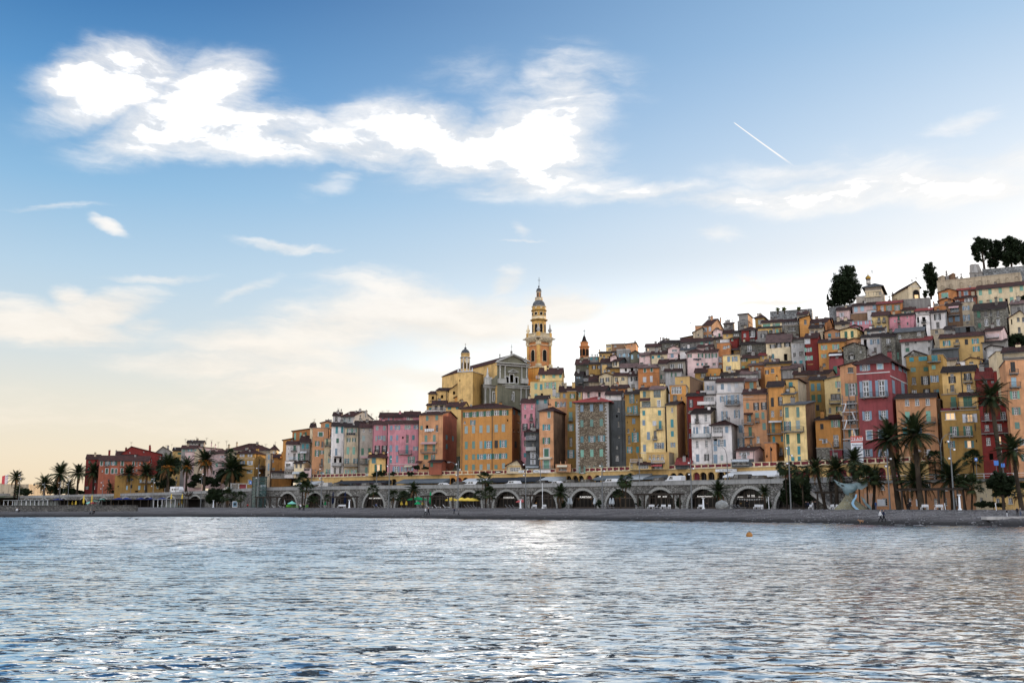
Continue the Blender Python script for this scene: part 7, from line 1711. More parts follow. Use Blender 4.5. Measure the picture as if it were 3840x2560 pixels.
fort=empty('sea_fort',at(60,1860,610),'low tan sea fort with a corner watch turret and a flag behind the palms','fort');Yf=610
b=MB();fx=lambda x:at(x/3.36,1850,Yf).x
b.box(fx(-500),fx(355),Yf,Yf+30,2,zat(60,1600+720/3.36,Yf));b.box(fx(-500),fx(60),Yf+1,Yf+20,2.1,zat(60,1600+708/3.36,Yf));local(fort,b).build('wall',wallmat('be'),fort)
b=MB();b.box(fx(-500),fx(130),Yf-8,Yf-.01,2,zat(60,1600+838/3.36,Yf));local(fort,b).build('outwork',wallmat('gr'),fort)
vlathe('turret',347/3.36,[(3,1600+770/3.36),(5.2,1600+740/3.36),(5.2,1600+700/3.36),(5.8,1600+698/3.36),(3,1600+680/3.36),(.5,1600+668/3.36)],Yf,wallmat('be'),fort,10)
b=MB();b.box(fx(36),fx(44),Yf-.2,Yf-.003,zat(60,1600+835/3.36,Yf),zat(60,1600+820/3.36,Yf));local(fort,b).build('gate',DARK,fort)
fl=empty('flag_on_pole',at(95/3.36,1600+715/3.36,Yf),'small red and white flag on a pole over the sea fort','flag');b=MB();h=zat(28,1600+590/3.36,Yf)-fl.location.z;b.tube([(0,0,0),(0,0,h)],.12,5);b.build('pole',plain('pole_grey',(.4,.4,.4)),fl)
b=MB()
for k in range(4):b.poly([(-3.6*k/4,.3*(k%2),h-.4-.25*k),(-3.6*(k+1)/4,.3*((k+1)%2),h-.4-.25*(k+1)),(-3.6*(k+1)/4,.3*((k+1)%2),h-7-.2*k),(-3.6*k/4,.3*(k%2),h-7)],0 if k>1 else 1)
b.build('cloth',[plain('flag_red',(.5,.04,.05)),plain('flag_white',(.6,.5,.5))],fl)
frond_m,t=new_mat('palm_leaf');oi=t.node('ShaderNodeObjectInfo')
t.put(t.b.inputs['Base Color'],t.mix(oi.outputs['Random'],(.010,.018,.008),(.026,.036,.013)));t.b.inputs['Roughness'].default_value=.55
dry_m=plain('palm_dry_skirt',(.12,.065,.03),.9);date_m=plain('date_clusters',(.55,.20,.02),.7);trunk_m=ground_mat('palm_trunk',(.028,.021,.016),(.055,.042,.03),(.018,.014,.011),3,.8)
def frond_mesh(kind,seed):
 g=random.Random(seed);b=MB();L=1.0;n=12;drop={'d':.62,'f':.25,'w':1.0,'s':1.25}[kind];pts=[]
 for k in range(n+1):
  t_=k/n;pts.append(Vector((L*(t_-.16*drop*t_**3),0,-.55*drop*t_**2.2+.12*t_)))
 if kind in 'ds':
  for k in range(n):
   b.poly([pts[k]+Vector((0,-.008,0)),pts[k+1]+Vector((0,-.006,0)),pts[k+1]+Vector((0,.006,0)),pts[k]+Vector((0,.008,0))])
  for k in range(2,n+1):
   for j in(0,.5):
    p=pts[k-1].lerp(pts[k],j)if k else pts[k];u=(pts[k]-pts[k-1]).normalized();w=.26*math.sin(math.pi*min(.96,(k+j)/(n+1.5))**.7)+.04
    for sg in(-1,1):
     d=(u*.75+Vector((0,sg*.62,-.22-(.5 if kind=='s' else 0)+g.uniform(-.12,.12)))).normalized()*w
     s_=u*.022;b.poly([p-s_,p+s_,p+d])
 else:
  e=pts[7];b.poly([pts[0]+Vector((0,-.008,0)),e+Vector((0,-.006,0)),e+Vector((0,.006,0)),pts[0]+Vector((0,.008,0))])
  u=(pts[8]-pts[6]).normalized();v=Vector((0,1,0));w=u.cross(v)
  for k in range(15):
   a=R(-105+210*k/14);d=(u*math.cos(a)+v*math.sin(a)).normalized();l_=.36*(1-.25*abs(a)/2);q=e+d*l_+w*(.10+g.uniform(0,.07))*-1+Vector((0,0,-.12 if kind=='w' else-.05));s_=d.cross(w)*.028
   m_=e+d*l_*.55;b.poly([e,m_-s_,q,m_+s_])
 return b.mesh('frond',frond_m)
FR={k:[frond_mesh(k,s)for s in(1,2,3)]for k in 'dfws'}
DRY=[FR['s'][0].copy()];DRY[0].materials.clear();DRY[0].materials.append(dry_m)
def palm(V,cx,cy,r,bx=None,by=None,kind='d',label='',up=False,Yoff=None,dates=False):
 ox,oy,sc=V;px,py=ox+cx/sc,oy+cy/sc;bxp=ox+(cx if bx is None else bx)/sc
 Y=wall_d(px)+(3.0 if up else-9.0)if Yoff is None else wall_d(px)+Yoff
 z0=ROAD_Z+drop(px)if up else 2.05;rad=r/sc*Y/F_PX*1.32
 top=at(px,py,Y);base=Vector((at(bxp,py,Y).x if False else(bxp-CX)/F_PX*(Y*math.cos(PITCH))*1.012,Y,z0));top=Vector((top.x,Y,max(top.z,z0+.6)))
 base.x=(bxp-CX)/(px-CX)*top.x if abs(px-CX)>60 else top.x+(bxp-px)*Y/F_PX
 g=random.Random(int(px*7+py));h=top.z-z0
 rt=empty('palm_tree',base,label,'palm tree','palm trees of the waterfront');D=top-base;b=MB()
 tr=max(.16,min(.36,rad*.07))*(1.25 if kind=='d' else.8);P=[];RR=[]
 for k in range(9):t_=k/8;P.append(D*t_+Vector((.35*math.sin(t_*3)*(D.x*.06),0,0)));RR.append(tr*(1.35-.35*min(1,t_*3))*(1+.12*(k%2)))
 b.tube(P,RR,8);b.build('trunk',trunk_m,rt,smooth=True)
 n={'d':54,'f':40,'w':42,'s':50}[kind];n=n if r/sc>22 else 34
 for i in range(n):
  t_=(i+.5)/n;az_=i*2.399963+px+g.uniform(-.3,.3);el_=R(84-(108+px%26)*t_**(.85 if kind=='d' else 1.0))+g.uniform(-.14,.14);
  if kind=='w':el_=R(70-120*t_)
  m_=g.choice(FR[kind]if not(kind=='d' and t_>.86)else FR['s']);m_=DRY[0]if t_>.93 else m_
  o=bpy.data.objects.new('frond',m_);C.objects.link(o);o.parent=rt;s_=rad*g.uniform(.72,1.15)*(1.0 if kind!='f' else 1.05)
  o.location=D+Vector((0,0,-.25*t_*rad*.3));o.rotation_euler=(g.uniform(-.35,.35),-el_,az_+(.5*math.sin(az_)if kind=='w' else 0));o.scale=(s_,s_*1.1,s_)
 if dates:
  b=MB()
  for i in range(260):
   a=g.uniform(0,6.28);rr=rad*g.uniform(.12,.42);z=-rad*g.uniform(-.02,.30);c=D+Vector((rr*math.cos(a),rr*math.sin(a),z));q=rad*.035
   b.poly([c+Vector((-q,0,-q)),c+Vector((q,0,-q)),c+Vector((0,0,q))]);b.poly([c+Vector((0,-q,-q)),c+Vector((0,q,-q)),c+Vector((0,0,q))])
  b.build('date_clusters',date_m,rt)
 return rt
A0,A6,A10,A16,A22,A28,A33=(0,1600,3.36),(600,1600,3.36),(1000,1730,3.36),(1600,1730,3.36),(2250,1730,3.36),(2850,1550,3.5636),(3340,1550,3.564)
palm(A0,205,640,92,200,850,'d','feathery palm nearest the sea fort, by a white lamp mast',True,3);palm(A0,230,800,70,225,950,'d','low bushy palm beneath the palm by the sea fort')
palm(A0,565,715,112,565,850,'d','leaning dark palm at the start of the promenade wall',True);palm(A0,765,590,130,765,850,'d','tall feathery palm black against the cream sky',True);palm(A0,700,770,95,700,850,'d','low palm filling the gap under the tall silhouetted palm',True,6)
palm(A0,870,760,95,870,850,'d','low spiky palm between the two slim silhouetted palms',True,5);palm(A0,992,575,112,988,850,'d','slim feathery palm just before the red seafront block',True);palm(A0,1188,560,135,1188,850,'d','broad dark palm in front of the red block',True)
palm(A0,1385,755,66,1385,830,'d','small palm before the little ochre gable',True,1);palm(A0,1618,585,118,1618,830,'d','slender palm before the low ochre row',True);palm(A0,1848,575,122,1855,830,'d','pale green palm left of the orange fruited palms',True)
palm(A0,2122,490,150,2130,830,'d','palm glowing with orange date clusters above the motorhome',True,dates=True)
palm(A6,342,485,108,345,800,'d','smaller orange fruited palm in front of the pink house',True,dates=True);palm(A6,572,420,150,570,800,'d','largest palm with bright orange date clusters',True,dates=True)
palm(A6,890,350,72,890,780,'f','fan palm rising above the big dark palm',True,6);palm(A6,905,530,185,905,780,'d','huge dark palm before the pink house',True)
palm(A6,850,880,95,850,1020,'f','bushy fan palm by the round dark tree');palm(A6,1022,885,68,1022,1020,'f','small fan palm against the bare promenade wall')
palm(A10,460,250,95,455,590,'f','tall shaggy fan palm by the first big arch');palm(A10,500,350,90,480,590,'f','lower shaggy fan palm sharing the stand at the first big arch');palm(A10,562,478,50,562,590,'f','stubby palm nearest the shaggy pair',);palm(A10,606,490,46,606,590,'f','stubby palm beside the lamp mast')
palm(A10,765,470,52,765,590,'f','little palm before the dark closed parasol');palm(A10,1340,370,72,1340,590,'f','round fan palm in front of the boutique arch');palm(A10,1595,440,75,1590,590,'f','dark fan palm before the hidden arch');palm(A10,1725,445,70,1730,590,'f','second dark fan palm by the green parasol')
palm(A10,1850,345,92,1850,585,'d','stout date palm in front of the green parasols',False,-11)
palm(A16,735,225,92,748,590,'f','tallest shaggy fan palm before the dark awning');palm(A16,790,410,85,800,590,'f','leaning fan palm at the foot of the tallest shaggy one');palm(A16,648,430,66,645,592,'f','fan palm between the yellow parasols');palm(A16,1690,385,112,1680,590,'d','squat thick trunked date palm beside the sushi arch',False,-11)
palm(A22,325,235,105,315,590,'w','windblown yellow green palm before the grey awnings');palm(A22,235,410,68,262,590,'f','dark small palm beside the windblown palm');palm(A22,1495,365,130,1485,590,'d','round headed date palm by the white boulder',False,-11);palm(A22,2070,380,92,2080,560,'d','thin young palm beside the bench')
palm(A28,335,720,112,340,1280,'w','windblown palm with a bare white trunk by the ivy clad arch');palm(A28,555,790,140,560,1275,'w','windblown palm with a ringed pale trunk');palm(A28,745,720,150,852,1268,'d','palm on a slanting trunk before the stairs');palm(A28,1015,745,185,1000,1262,'d','dense palm with an orange tinged crown before the sculpture')
palm(A28,1255,600,140,1250,930,'d','spiky palm overlapping the advertising banner',True,1);palm(A28,1308,735,120,1310,1272,'w','shaggy palm right in front of the sculpture',False,-13);palm(A28,1722,330,255,1800,1250,'d','very tall palm with a sweeping leaning trunk');palm(A28,1810,660,130,1945,1250,'d','smaller leaning palm crossing behind the very tall one',False,-7)
palm(A28,1425,850,140,1418,1272,'f','dark fan palm at the sculpture tail',False,-12);palm(A28,1530,880,165,1495,1270,'d','drooping palm with a black trunk beside the sculpture')
palm(A33,315,270,285,345,1255,'d','biggest palm of all, before the salmon house with mint doors',False,-13);palm(A33,330,890,240,385,1255,'d','low wide palm with pale underside near the pergola',False,-9);palm(A33,800,850,240,815,1255,'d','low wide palm behind the tall lamp mast',False,-8)
palm((3340,1200,3.136),1180,900,205,1240,1760,'d','very tall black palm in front of the dark red house',True,6);palm(A33,1625,480,210,1690,1250,'d','arching palm at the picture edge with a black trunk',False,-13)
palm(A33,585,610,110,590,760,'f','squat fan palm on the upper road',True,6);palm(A33,1100,630,130,1100,760,'f','wide fan palm behind the upper railing',True,6);palm(A33,960,940,105,980,1250,'f','fan palm next to the white column');palm(A33,1090,980,150,1060,1250,'f','bushy fan palm before the yellow lower facade');palm(A33,1740,1060,130,1740,1255,'f','low fan palm at the end of the promenade',False,-8)
palm(A33,60,620,110,190,1250,'d','thin curved palm next to the very tall one',False,-5);palm(A33,380,640,105,380,760,'f','dark fan palm on the upper road before the salmon house',True,4)
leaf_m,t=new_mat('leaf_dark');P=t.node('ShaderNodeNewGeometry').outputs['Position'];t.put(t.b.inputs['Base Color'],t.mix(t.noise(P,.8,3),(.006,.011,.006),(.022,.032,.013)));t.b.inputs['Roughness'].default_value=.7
leaf2_m=plain('leaf_yellow_green',(.07,.09,.02),.7,var=.4);bark_m=plain('bark',(.05,.038,.03),.9)
def tree(V,lobes,base,label,Y,n=2600,q=.34,mat=None,name='dark_tree',cat='tree',group='trees of the hill and shore',trunk=True,seed=1):
 """lobes: (cx, cy, rx, ry) in view pixels; leaves scattered through them"""
 ox,oy,sc=V;g=random.Random(seed);bpx,bpy_=ox+base[0]/sc,oy+base[1]/sc;B=at(bpx,bpy_,Y);k=Y/F_PX/sc
 r=empty(name,B,label,cat,group);L=[(at(ox+x/sc,oy+y/sc,Y),rx*k,ry*k)for x,y,rx,ry in lobes];b=MB();tot=sum(a*c for _,a,c in L)
 for c,rx,rz in L:
  m=int(1.5*n*rx*rz/tot);ry=min(rx,rz)*.9
  cl=[Vector((g.gauss(0,1),g.gauss(0,1),g.gauss(0,1))).normalized()*g.random()**.45 for _ in range(max(14,m//28))]
  for i in range(m):
   d=g.choice(cl)+Vector((g.gauss(0,.11),g.gauss(0,.11),g.gauss(0,.11)));p=Vector((c.x+d.x*rx,c.y+d.y*ry,c.z+d.z*rz))-B
   u=Vector((g.gauss(0,1),g.gauss(0,1),g.gauss(0,1))).normalized();v=u.orthogonal().normalized();s_=q*g.uniform(.8,1.7)
   b.poly([p-u*s_,p-v*s_*.5,p+u*s_,p+v*s_*.5])
 tag(b.build('crown',mat or leaf_m,r),kind='stuff')
 if trunk:
  tb=MB();top=sum((c for c,_,_ in L),Vector())/len(L)-B;w=max(.25,.05*top.length)
  tb.tube([(0,0,-1),top*.45+Vector((w*.5,0,0)),top],[w*1.2,w,w*.4],7)
  for c,rx,rz in L:tb.tube([top*.4,(top*.4+(c-B))/2+Vector((0,0,-.3)),c-B],[w*.6,w*.45,w*.15],5)
  tb.build('trunk',bark_m,r)
 return r
Yh=lambda px:depth_at(px,interp(SKYLINE,px))+24
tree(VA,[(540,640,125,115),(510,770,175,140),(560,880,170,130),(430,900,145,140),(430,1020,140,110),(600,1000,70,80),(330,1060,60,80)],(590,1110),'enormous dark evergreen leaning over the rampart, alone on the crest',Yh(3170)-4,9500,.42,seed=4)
tree(VA,[(250,1010,14,50),(270,1090,32,50)],(260,1150),'spiky little cypress at the foot of the enormous evergreen',Yh(3100)-5,600,.25,name='cypress',seed=5)
tree(VA,[(1390,920,42,50),(1370,985,45,35),(1400,1000,30,30)],(1385,1050),'small dark tree beside the cream arched mausoleum',Yh(3390),1300,.3,seed=6)
tree(VB,[(170,590,90,100),(200,700,100,100),(230,790,80,90),(200,890,60,90)],(200,990),'tall narrow evergreen between mausoleum and medallion wall',Yh(3490),4200,.36,seed=7)
tree(VB,[(110,930,34,50),(118,970,28,34)],(115,1000),'rounded shrub at the mausoleum corner',Yh(3465)-4,700,.25,name='shrub',seed=8)
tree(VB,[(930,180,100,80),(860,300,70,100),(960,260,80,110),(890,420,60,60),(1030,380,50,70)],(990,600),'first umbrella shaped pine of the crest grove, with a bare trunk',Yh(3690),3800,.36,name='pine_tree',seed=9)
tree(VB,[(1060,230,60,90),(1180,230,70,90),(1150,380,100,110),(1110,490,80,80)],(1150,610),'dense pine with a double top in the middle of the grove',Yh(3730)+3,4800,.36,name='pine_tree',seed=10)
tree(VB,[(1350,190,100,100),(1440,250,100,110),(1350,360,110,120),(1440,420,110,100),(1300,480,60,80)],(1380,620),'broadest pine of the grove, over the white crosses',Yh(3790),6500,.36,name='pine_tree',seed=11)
tree(VB,[(1560,330,70,150),(1600,480,70,100)],(1560,620),'pine cut by the edge of the picture',Yh(3840),2500,.36,name='pine_tree',seed=12)
V26=(2640,1080,4.355)
for i,(x,w,lab)in enumerate(((1200,40,'thin dry shrub on the rampart, nearest its seaward end'),(1310,52,'thin dry bush around a post on the rampart'),(1540,44,'flat dry bush on the rampart under the rod aerial'))):tree(V26,[(x,350-i*8,w,26)],(x,385-i*10),lab,wall_d(2930)+110,170,.22,leaf2_m,'dry_shrub','shrub','shrubs on the rampart',seed=20+i)
tree((3340,1200,3.136),[(1420,230,60,50),(1490,210,80,60),(1560,240,60,80),(1440,290,80,30)],(1480,330),'black leafy thicket between the crest houses at the edge',depth_at(3810,1300)+2,3000,.3,name='thicket',cat='shrub',seed=24)
tree((3440,860,3.92),[(1560,1000,36,50)],(1560,1060),'dark shrub poking up before the long cream house',depth_at(3830,1150)-4,500,.25,name='shrub',cat='shrub',seed=25)
Wm=lambda px,o:wall_d(px)+o
tree(A6,[(690,850,100,80),(650,900,70,60),(740,890,80,60)],(695,1010),'round black clipped tree standing on the promenade',Wm(805,-8),4200,.26,name='clipped_tree',seed=26)
tree(A6,[(1000,520,70,90),(1020,620,70,70),(960,660,90,60),(820,620,110,80)],(960,770),'dark leafy tree behind the huge palm at the ochre corner house',Wm(880,10),4600,.36,seed=27)
tree(A6,[(950,435,30,14),(1000,445,24,14)],(975,470),'sunlit yellow green tree top beside the ochre corner house',Wm(885,12),260,.3,leaf2_m,'tree_top',seed=28)
tree(A6,[(30,500,70,90),(130,560,90,70),(210,480,50,70),(0,620,60,50)],(80,800),'dark crown of a park tree behind the fruited palms',Wm(640,12),3600,.4,seed=29)
tree(A6,[(470,650,70,60),(600,680,90,50),(700,700,60,50),(400,720,60,40)],(560,790),'dark hedge of shrubs under the fruited palms',Wm(760,8),3000,.32,name='hedge',cat='hedge',seed=30,trunk=False)
tree(A28,[(420,960,110,90),(470,1060,150,110),(600,1000,80,100),(350,1100,80,100),(560,1120,110,90)],(470,1260),'great mass of dark ivy and shrubs covering the last arch',Wm(2980,-3.5),8500,.26,name='ivy_thicket',cat='shrub',trunk=False,seed=31)
tree(A33,[(1430,870,110,90),(1500,960,120,90),(1350,930,90,70),(1480,1060,110,60),(1590,900,70,80)],(1510,1240),'feathery dark tree before the lettered yellow facade',Wm(3755,-9),4200,.24,name='tamarisk',seed=32)
tree(A33,[(1230,1210,100,34),(1350,1215,70,36),(1470,1220,60,30)],(1300,1250),'low dark hedge at the foot of the lettered yellow facade',Wm(3700,-8),2200,.2,name='hedge',cat='hedge',trunk=False,seed=33)
for i,(V_,x,y,lab)in enumerate(((A16,1720,530,'potted dark bush beside the sushi arch'),(A16,2170,520,'dark bush between the sushi arch and the next'),(A22,485,520,'pointed bush left of the pergola with benches'),(A22,990,515,'pointed bush right of the pergola with benches'),(A22,1540,530,'bush behind the round headed date palm'),(A22,2110,545,'small bush near the white shower post'),(A28,120,1210,'bush at the foot of the ivy thicket'))):
 tree(V_,[(x,y,30,46),(x,y+20,34,30)],(x,y+70),lab,Wm(V_[0]+x/V_[2],-4),700,.17,name='bush',cat='shrub',group='bushes along the promenade',trunk=False,seed=40+i)
for i,(x,y,w,h,lab)in enumerate(((1370,1095,50,30,'dark shrub at the foot of the little yellow house'),(1450,1085,50,36,'dark round bush beside the little yellow house'),(1885,1015,50,26,'terrace shrub between the pink and terracotta houses'),(1590,1090,44,24,'low green bush below the wide pink house'),(2010,1022,70,14,'trailing plants on the wall below the terracotta house'),(1810,1090,40,30,'black bush at the terrace corner of the pink house'))):
 tree((1000,1450,3.36),[(x,y,w,h)],(x,y+h),lab,front_d(1000+x/3.36)-6,420,.2,name='terrace_bush',cat='shrub',group='bushes on the terrace',trunk=False,seed=60+i)
for i,(x,y,w,h,lab)in enumerate(((300,815,90,40,'low black bushes on the rising wall end near the fort'),(700,800,120,46,'black bushes filling the foot of the silhouetted palms'),(900,815,60,34,'round black bush between the silhouetted palms'),(1000,822,60,18,'low hedge just before the red block'),(2080,700,130,70,'dark bushes above the motorhome'),(1480,812,80,16,'low hedge before the ochre row'))):
 tree(A0,[(x,y,w,h),(x+w*.5,y+h*.3,w*.6,h*.7)],(x,y+h),lab,Wm(x/3.36,6),1500,.34,name='promenade_bush',cat='shrub',group='bushes on the upper promenade',trunk=False,seed=80+i)
def bottle(V,x,yt,yb,wmax,label,arms=7,seed=3):
 ox,oy,sc=V;px=ox+x/sc;Y=Wm(px,-7);B=at(px,oy+yb/sc,Y);B.z=2.1;k=Y/F_PX/sc;h=(yb-yt)*k;g=random.Random(seed);r=empty('bottle_tree',B,label,'tree','trees of the hill and shore');w=wmax*k/2;b=MB()
 b.lathe([(w*.95,0),(w,h*.1),(w*.85,h*.25),(w*.5,h*.45),(w*.42,h*.6),(w*.3,h*.7)],12);b.build('trunk',plain('smooth_grey_bark',(.10,.09,.085),.8),r,smooth=True);b=MB()
 for i in range(arms):
  a=6.28*i/arms;L_=h*g.uniform(.35,.55);d=Vector((math.cos(a)*.9,math.sin(a)*.5,.55+.35*g.random())).normalized();p=Vector((0,0,h*.62));q_=p+d*L_*.5;e=q_+(d+Vector((0,0,.25))).normalized()*L_*.6;b.tube([p,q_,e],[w*.28,w*.16,w*.05],5)
  for j in range(10):s_=q_.lerp(e,g.random());u=Vector((g.gauss(0,1),g.gauss(0,.6),g.gauss(.3,.6))).normalized()*L_*.3;b.tube([s_,s_+u],[w*.04,w*.015],3)
 b.build('branches',bark_m,r);return r
bottle(A6,340,815,1018,86,'bulging bottle tree with bare branches, thickest of the pair');bottle(A6,825,900,1020,40,'slim bottle trunked tree beside the clipped black tree',5,9)
METG=plain('galvanised_mast',(.13,.135,.14),.6,.2);lampw=plain('lamp_glass',(.75,.75,.78),.3);wood_d=plain('dark_timber',(.045,.036,.03),.8);whiteb=plain('white_bench',(.60,.60,.62),.5)
def P0(V,x,y,off=None,z=2.1,Y=None):
 px=V[0]+x/V[2];Y=Y or Wm(px,off);q=at(px,V[1]+y/V[2],Y);q.z=z;return q
def spotmast(V,x,yt,label,off=-12,yb=None,up=False):
 px=V[0]+x/V[2];Y=Wm(px,1.2 if up else off);z0=ROAD_Z if up else 2.1;q=at(px,V[1]+yt/V[2],Y);zt=q.z;q.z=z0;q.x=(px-CX)/F_PX*(Y*math.cos(PITCH)+(zt*.6)*math.sin(PITCH));r=empty('lamp_mast',q,label,'lamp post','spotlight masts along the beach');h=zt-z0
 b=MB();b.tube([(0,0,0),(0,0,h)],[.17,.09],7);b.build('mast',METG,r)
 for k,f in enumerate((.93,.82,.70)):
  b=MB();sg=1 if k%2 else-1;b.tube([(0,0,h*f),(sg*.35,-.2,h*f+.05)],.05,5,0);b.lathe([(.05,-.3),(.2,-.24),(.26,.06),(.04,.14)],8,(sg*.5,-.3,h*f));b.box(sg*.5-.16,sg*.5+.16,-.6,-.5,h*f-.22,h*f+.04,1);b.build('spotlight',[METG,lampw],r)
 return r
for V_,x,yt,lab,up in((A0,870,600,'pale mast before the slim silhouetted palms',False),(A0,760,680,'thin mast among the low black palms',False),(A0,1295,675,'mast before the small palm and ochre gable',False),(A0,1935,630,'mast beside the blue parasols and pale palm',False),(A0,255,575,'tall white mast nearest the sea fort',False),(A0,560,700,'greenish mast at the start of the promenade wall',False),(A6,530,500,'mast crossing the largest fruited palm',False),(A6,1240,480,'mast at the ochre corner house, beside the glass lift',False),(A6,2040,490,'mast before the salmon tower house',False),(A10,1548,-170,'mast rising before the wide pink house',False),(A16,398,-10,'mast before the big orange block',False),(A16,1247,-8,'mast before the rosy tower and dark balconies',False),(A22,25,10,'mast before the rubble tower house',False),(A22,1143,-30,'mast before the white tower house with green balcony',False),(A28,385,400,'pale mast beside the windblown white trunked palm',False),(A28,1700,450,'thick mast behind the very tall palm',False),(A33,800,300,'mast before the mustard house, at the pergola',False)):spotmast(V_,x,yt,lab,up=up)
def arclamp(V,x,yt,sg,label,yb=None,off=1.5,heads=1):
 px=V[0]+x/V[2];Y=Wm(px,off);q=at(px,V[1]+yt/V[2],Y);zt=q.z;q.z=ROAD_Z;r=empty('street_lamp',q,label,'street lamp','curved street lamps on the upper road');h=zt-ROAD_Z;b=MB()
 for s_ in((sg,)if heads==1 else(1,-1)):b.tube([(0,0,0),(0,0,h*.72),(s_*.35,0,h*.88),(s_*1.2,0,h*.98),(s_*2.0,0,h)],[.11,.09,.07,.06,.05],6)
 b.build('mast',METG,r)
 for s_ in((sg,)if heads==1 else(1,-1)):b=MB();b.box(s_*2.4-.5,s_*2.4+.5,-.18,.18,h-.06,h+.14);b.box(s_*2.4-.4,s_*2.4+.4,-.14,.14,h-.12,h-.062,1);b.build('lamp_head',[METG,lampw],r)
arclamp((1000,1450,3.36),1392,905,-1,'curved lamp before the little yellow house');arclamp((1000,1450,3.36),571,950,-1,'curved lamp above the terrace by the salmon tower house');arclamp((1600,1400,3.136),360,1040,-1,'curved lamp between terracotta house and orange block')
arclamp((1600,1400,3.136),1338,935,-1,'curved lamp by the tan tower house');arclamp((2100,1400,3.92),1160,1115,-1,'curved lamp before the yellow house with small iron balconies');arclamp((2500,1300,3.136),703,1155,-1,'curved lamp before the white house with sundial')
arclamp(A28,968,345,-1,'curved lamp before the peach house on the stone base');arclamp(A33,652,272,1,'two armed lamp between salmon and mustard houses',heads=2)
for V_,x,y,lab in((A0,1370,690,'old lantern among palms before the ochre gable'),(A0,1655,680,'old lantern beside the slender palm'),(A0,430,740,'old lantern black against the sky near the fort'),(A0,810,690,'old lantern amid the black palms'),(A0,2222,660,'old lantern above the motorhome')):
 px=V_[0]+x/V_[2];Y=Wm(px,1);q=at(px,V_[1]+y/V_[2],Y);h=q.z-ROAD_Z;q.z=ROAD_Z;r=empty('lantern_post',q,lab,'lantern','old lanterns on the upper promenade');b=MB();b.tube([(0,0,0),(0,0,h)],[.12,.07],6);b.build('post',METG,r);b=MB();b.lathe([(.1,h),(.38,h+.2),(.42,h+.75),(.1,h+1.05),(.03,h+1.3)],6);b.build('lantern',IRON,r)
def parasol(V,x,y,w,col,label,closed=False,off=-9,yb=None):
 q=P0(V,x,y,off);px=V[0]+x/V[2];Y=q.y;k=Y/F_PX/V[2];zt=at(px,V[1]+y/V[2],Y).z;r=empty('parasol',q,label,'parasol','parasols of the beach restaurants');b=MB();b.tube([(0,0,0),(0,0,zt-2.1)],.05,5);b.build('pole',METG,r);b=MB();h=zt-2.1;W_=w*k/2
 if closed:b.lathe([(.10,h*.12+.5),(.42,h*.25+.5),(.36,h*.6),(.2,h*.9),(.04,h)],8)
 else:
  n=8
  for i in range(n):
   a0,a1=2*math.pi*i/n,2*math.pi*(i+1)/n;p=lambda a,z:Vector((W_*math.cos(a),W_*math.sin(a),z));b.poly([p(a0,h-.75),p(a1,h-.75),(0,0,h)]);b.poly([p(a0,h-.75),p(a1,h-.75),p(a1,h-.95),p(a0,h-.95)])
 b.build('canopy',canvas(col),r)
B0_,W1,W2='b','wide royal blue parasol ','closed '
for i,(x,w,lab)in enumerate(((735,200,'over the terrace nearest the fort'),(1500,190,'first of the blue terrace run, by the mint parasol'),(1600,180,'second of the blue terrace run'),(1780,190,'in the middle of the blue terrace run'),(1905,170,'under the tall mast in the blue terrace run'),(2050,210,'last of the blue terrace run, by the yellow closed one'))):parasol(A0,x,890+(10 if i==0 else 0),w,'b',W1+lab)
parasol(A0,1290,903,220,'t','large mint parasol between the masts at the red block');parasol(A0,1130,938,90,'t','small mint parasol tucked low');parasol(A0,1170,940,100,'r','dark red parasol beside the mint one',off=-11)
for x,y,lab in((1060,855,'slim closed ochre parasol, first of two tall ones'),(1162,852,'slim closed ochre parasol, second of two tall ones'),(915,925,'short closed ochre parasol in the dark terrace'),(958,925,'short closed ochre parasol beside its twin'),(865,925,'short closed ochre parasol by the pale mast')):parasol(A0,x,y,30,'y',lab,True)
parasol(A6,146,838,30,'y','tall closed ochre parasol by the blue terrace end',True);parasol(A6,284,840,30,'y','tall closed ochre parasol next to the bottle tree',True);parasol(A6,1665,932,112,'t','mint parasol over bright green chairs');parasol(A10,222,478,20,'w','closed white parasol inside the first big arch',True,-4)
parasol(A10,838,378,26,'n','closed navy parasol left of the third arch',True);parasol(A10,992,375,26,'n','closed navy parasol in front of the third arch',True);parasol(A10,738,490,30,'e','closed green parasol by the little palm',True);parasol(A10,1900,442,250,'e','large bright green parasol behind the stout date palm',off=-7);parasol(A10,1905,495,84,'e','small bright green parasol in front of the large one',off=-12)
parasol(A10,2065,375,34,'e','closed bright green parasol at the arch with pergola',True);
for x,lab in((1700,'folded yellow parasol behind the fan palms'),(1762,'folded yellow parasol beside the stout palm'),(1970,'folded yellow parasol right of the small green one')):parasol(A10,x,495,30,'y',lab,True)
for i,x in enumerate((310,440,520,590)):parasol(A16,x,450,180,'c' if 0 else 'y',('pale yellow parasol nearest the pergola','pale yellow parasol touching the mast','pale yellow parasol third from the pergola','pale yellow parasol partly behind the fan palm')[i],off=-7-.8*i)
parasol(A16,1190,468,130,'r','crimson parasol beside the white column');
for V_,x,lab in((A16,1788,'closed grey blue parasol at the edge of the sushi arch'),(A16,1820,'closed grey blue parasol beside its twin in the sushi arch'),(A16,2115,'closed grey blue parasol at the far side of the sushi arch'),(A22,130,'closed grey parasol behind the dark loungers'),(A22,163,'closed grey parasol beside the windblown palm')):parasol(V_,x,455,20,'l',lab,True,-4)
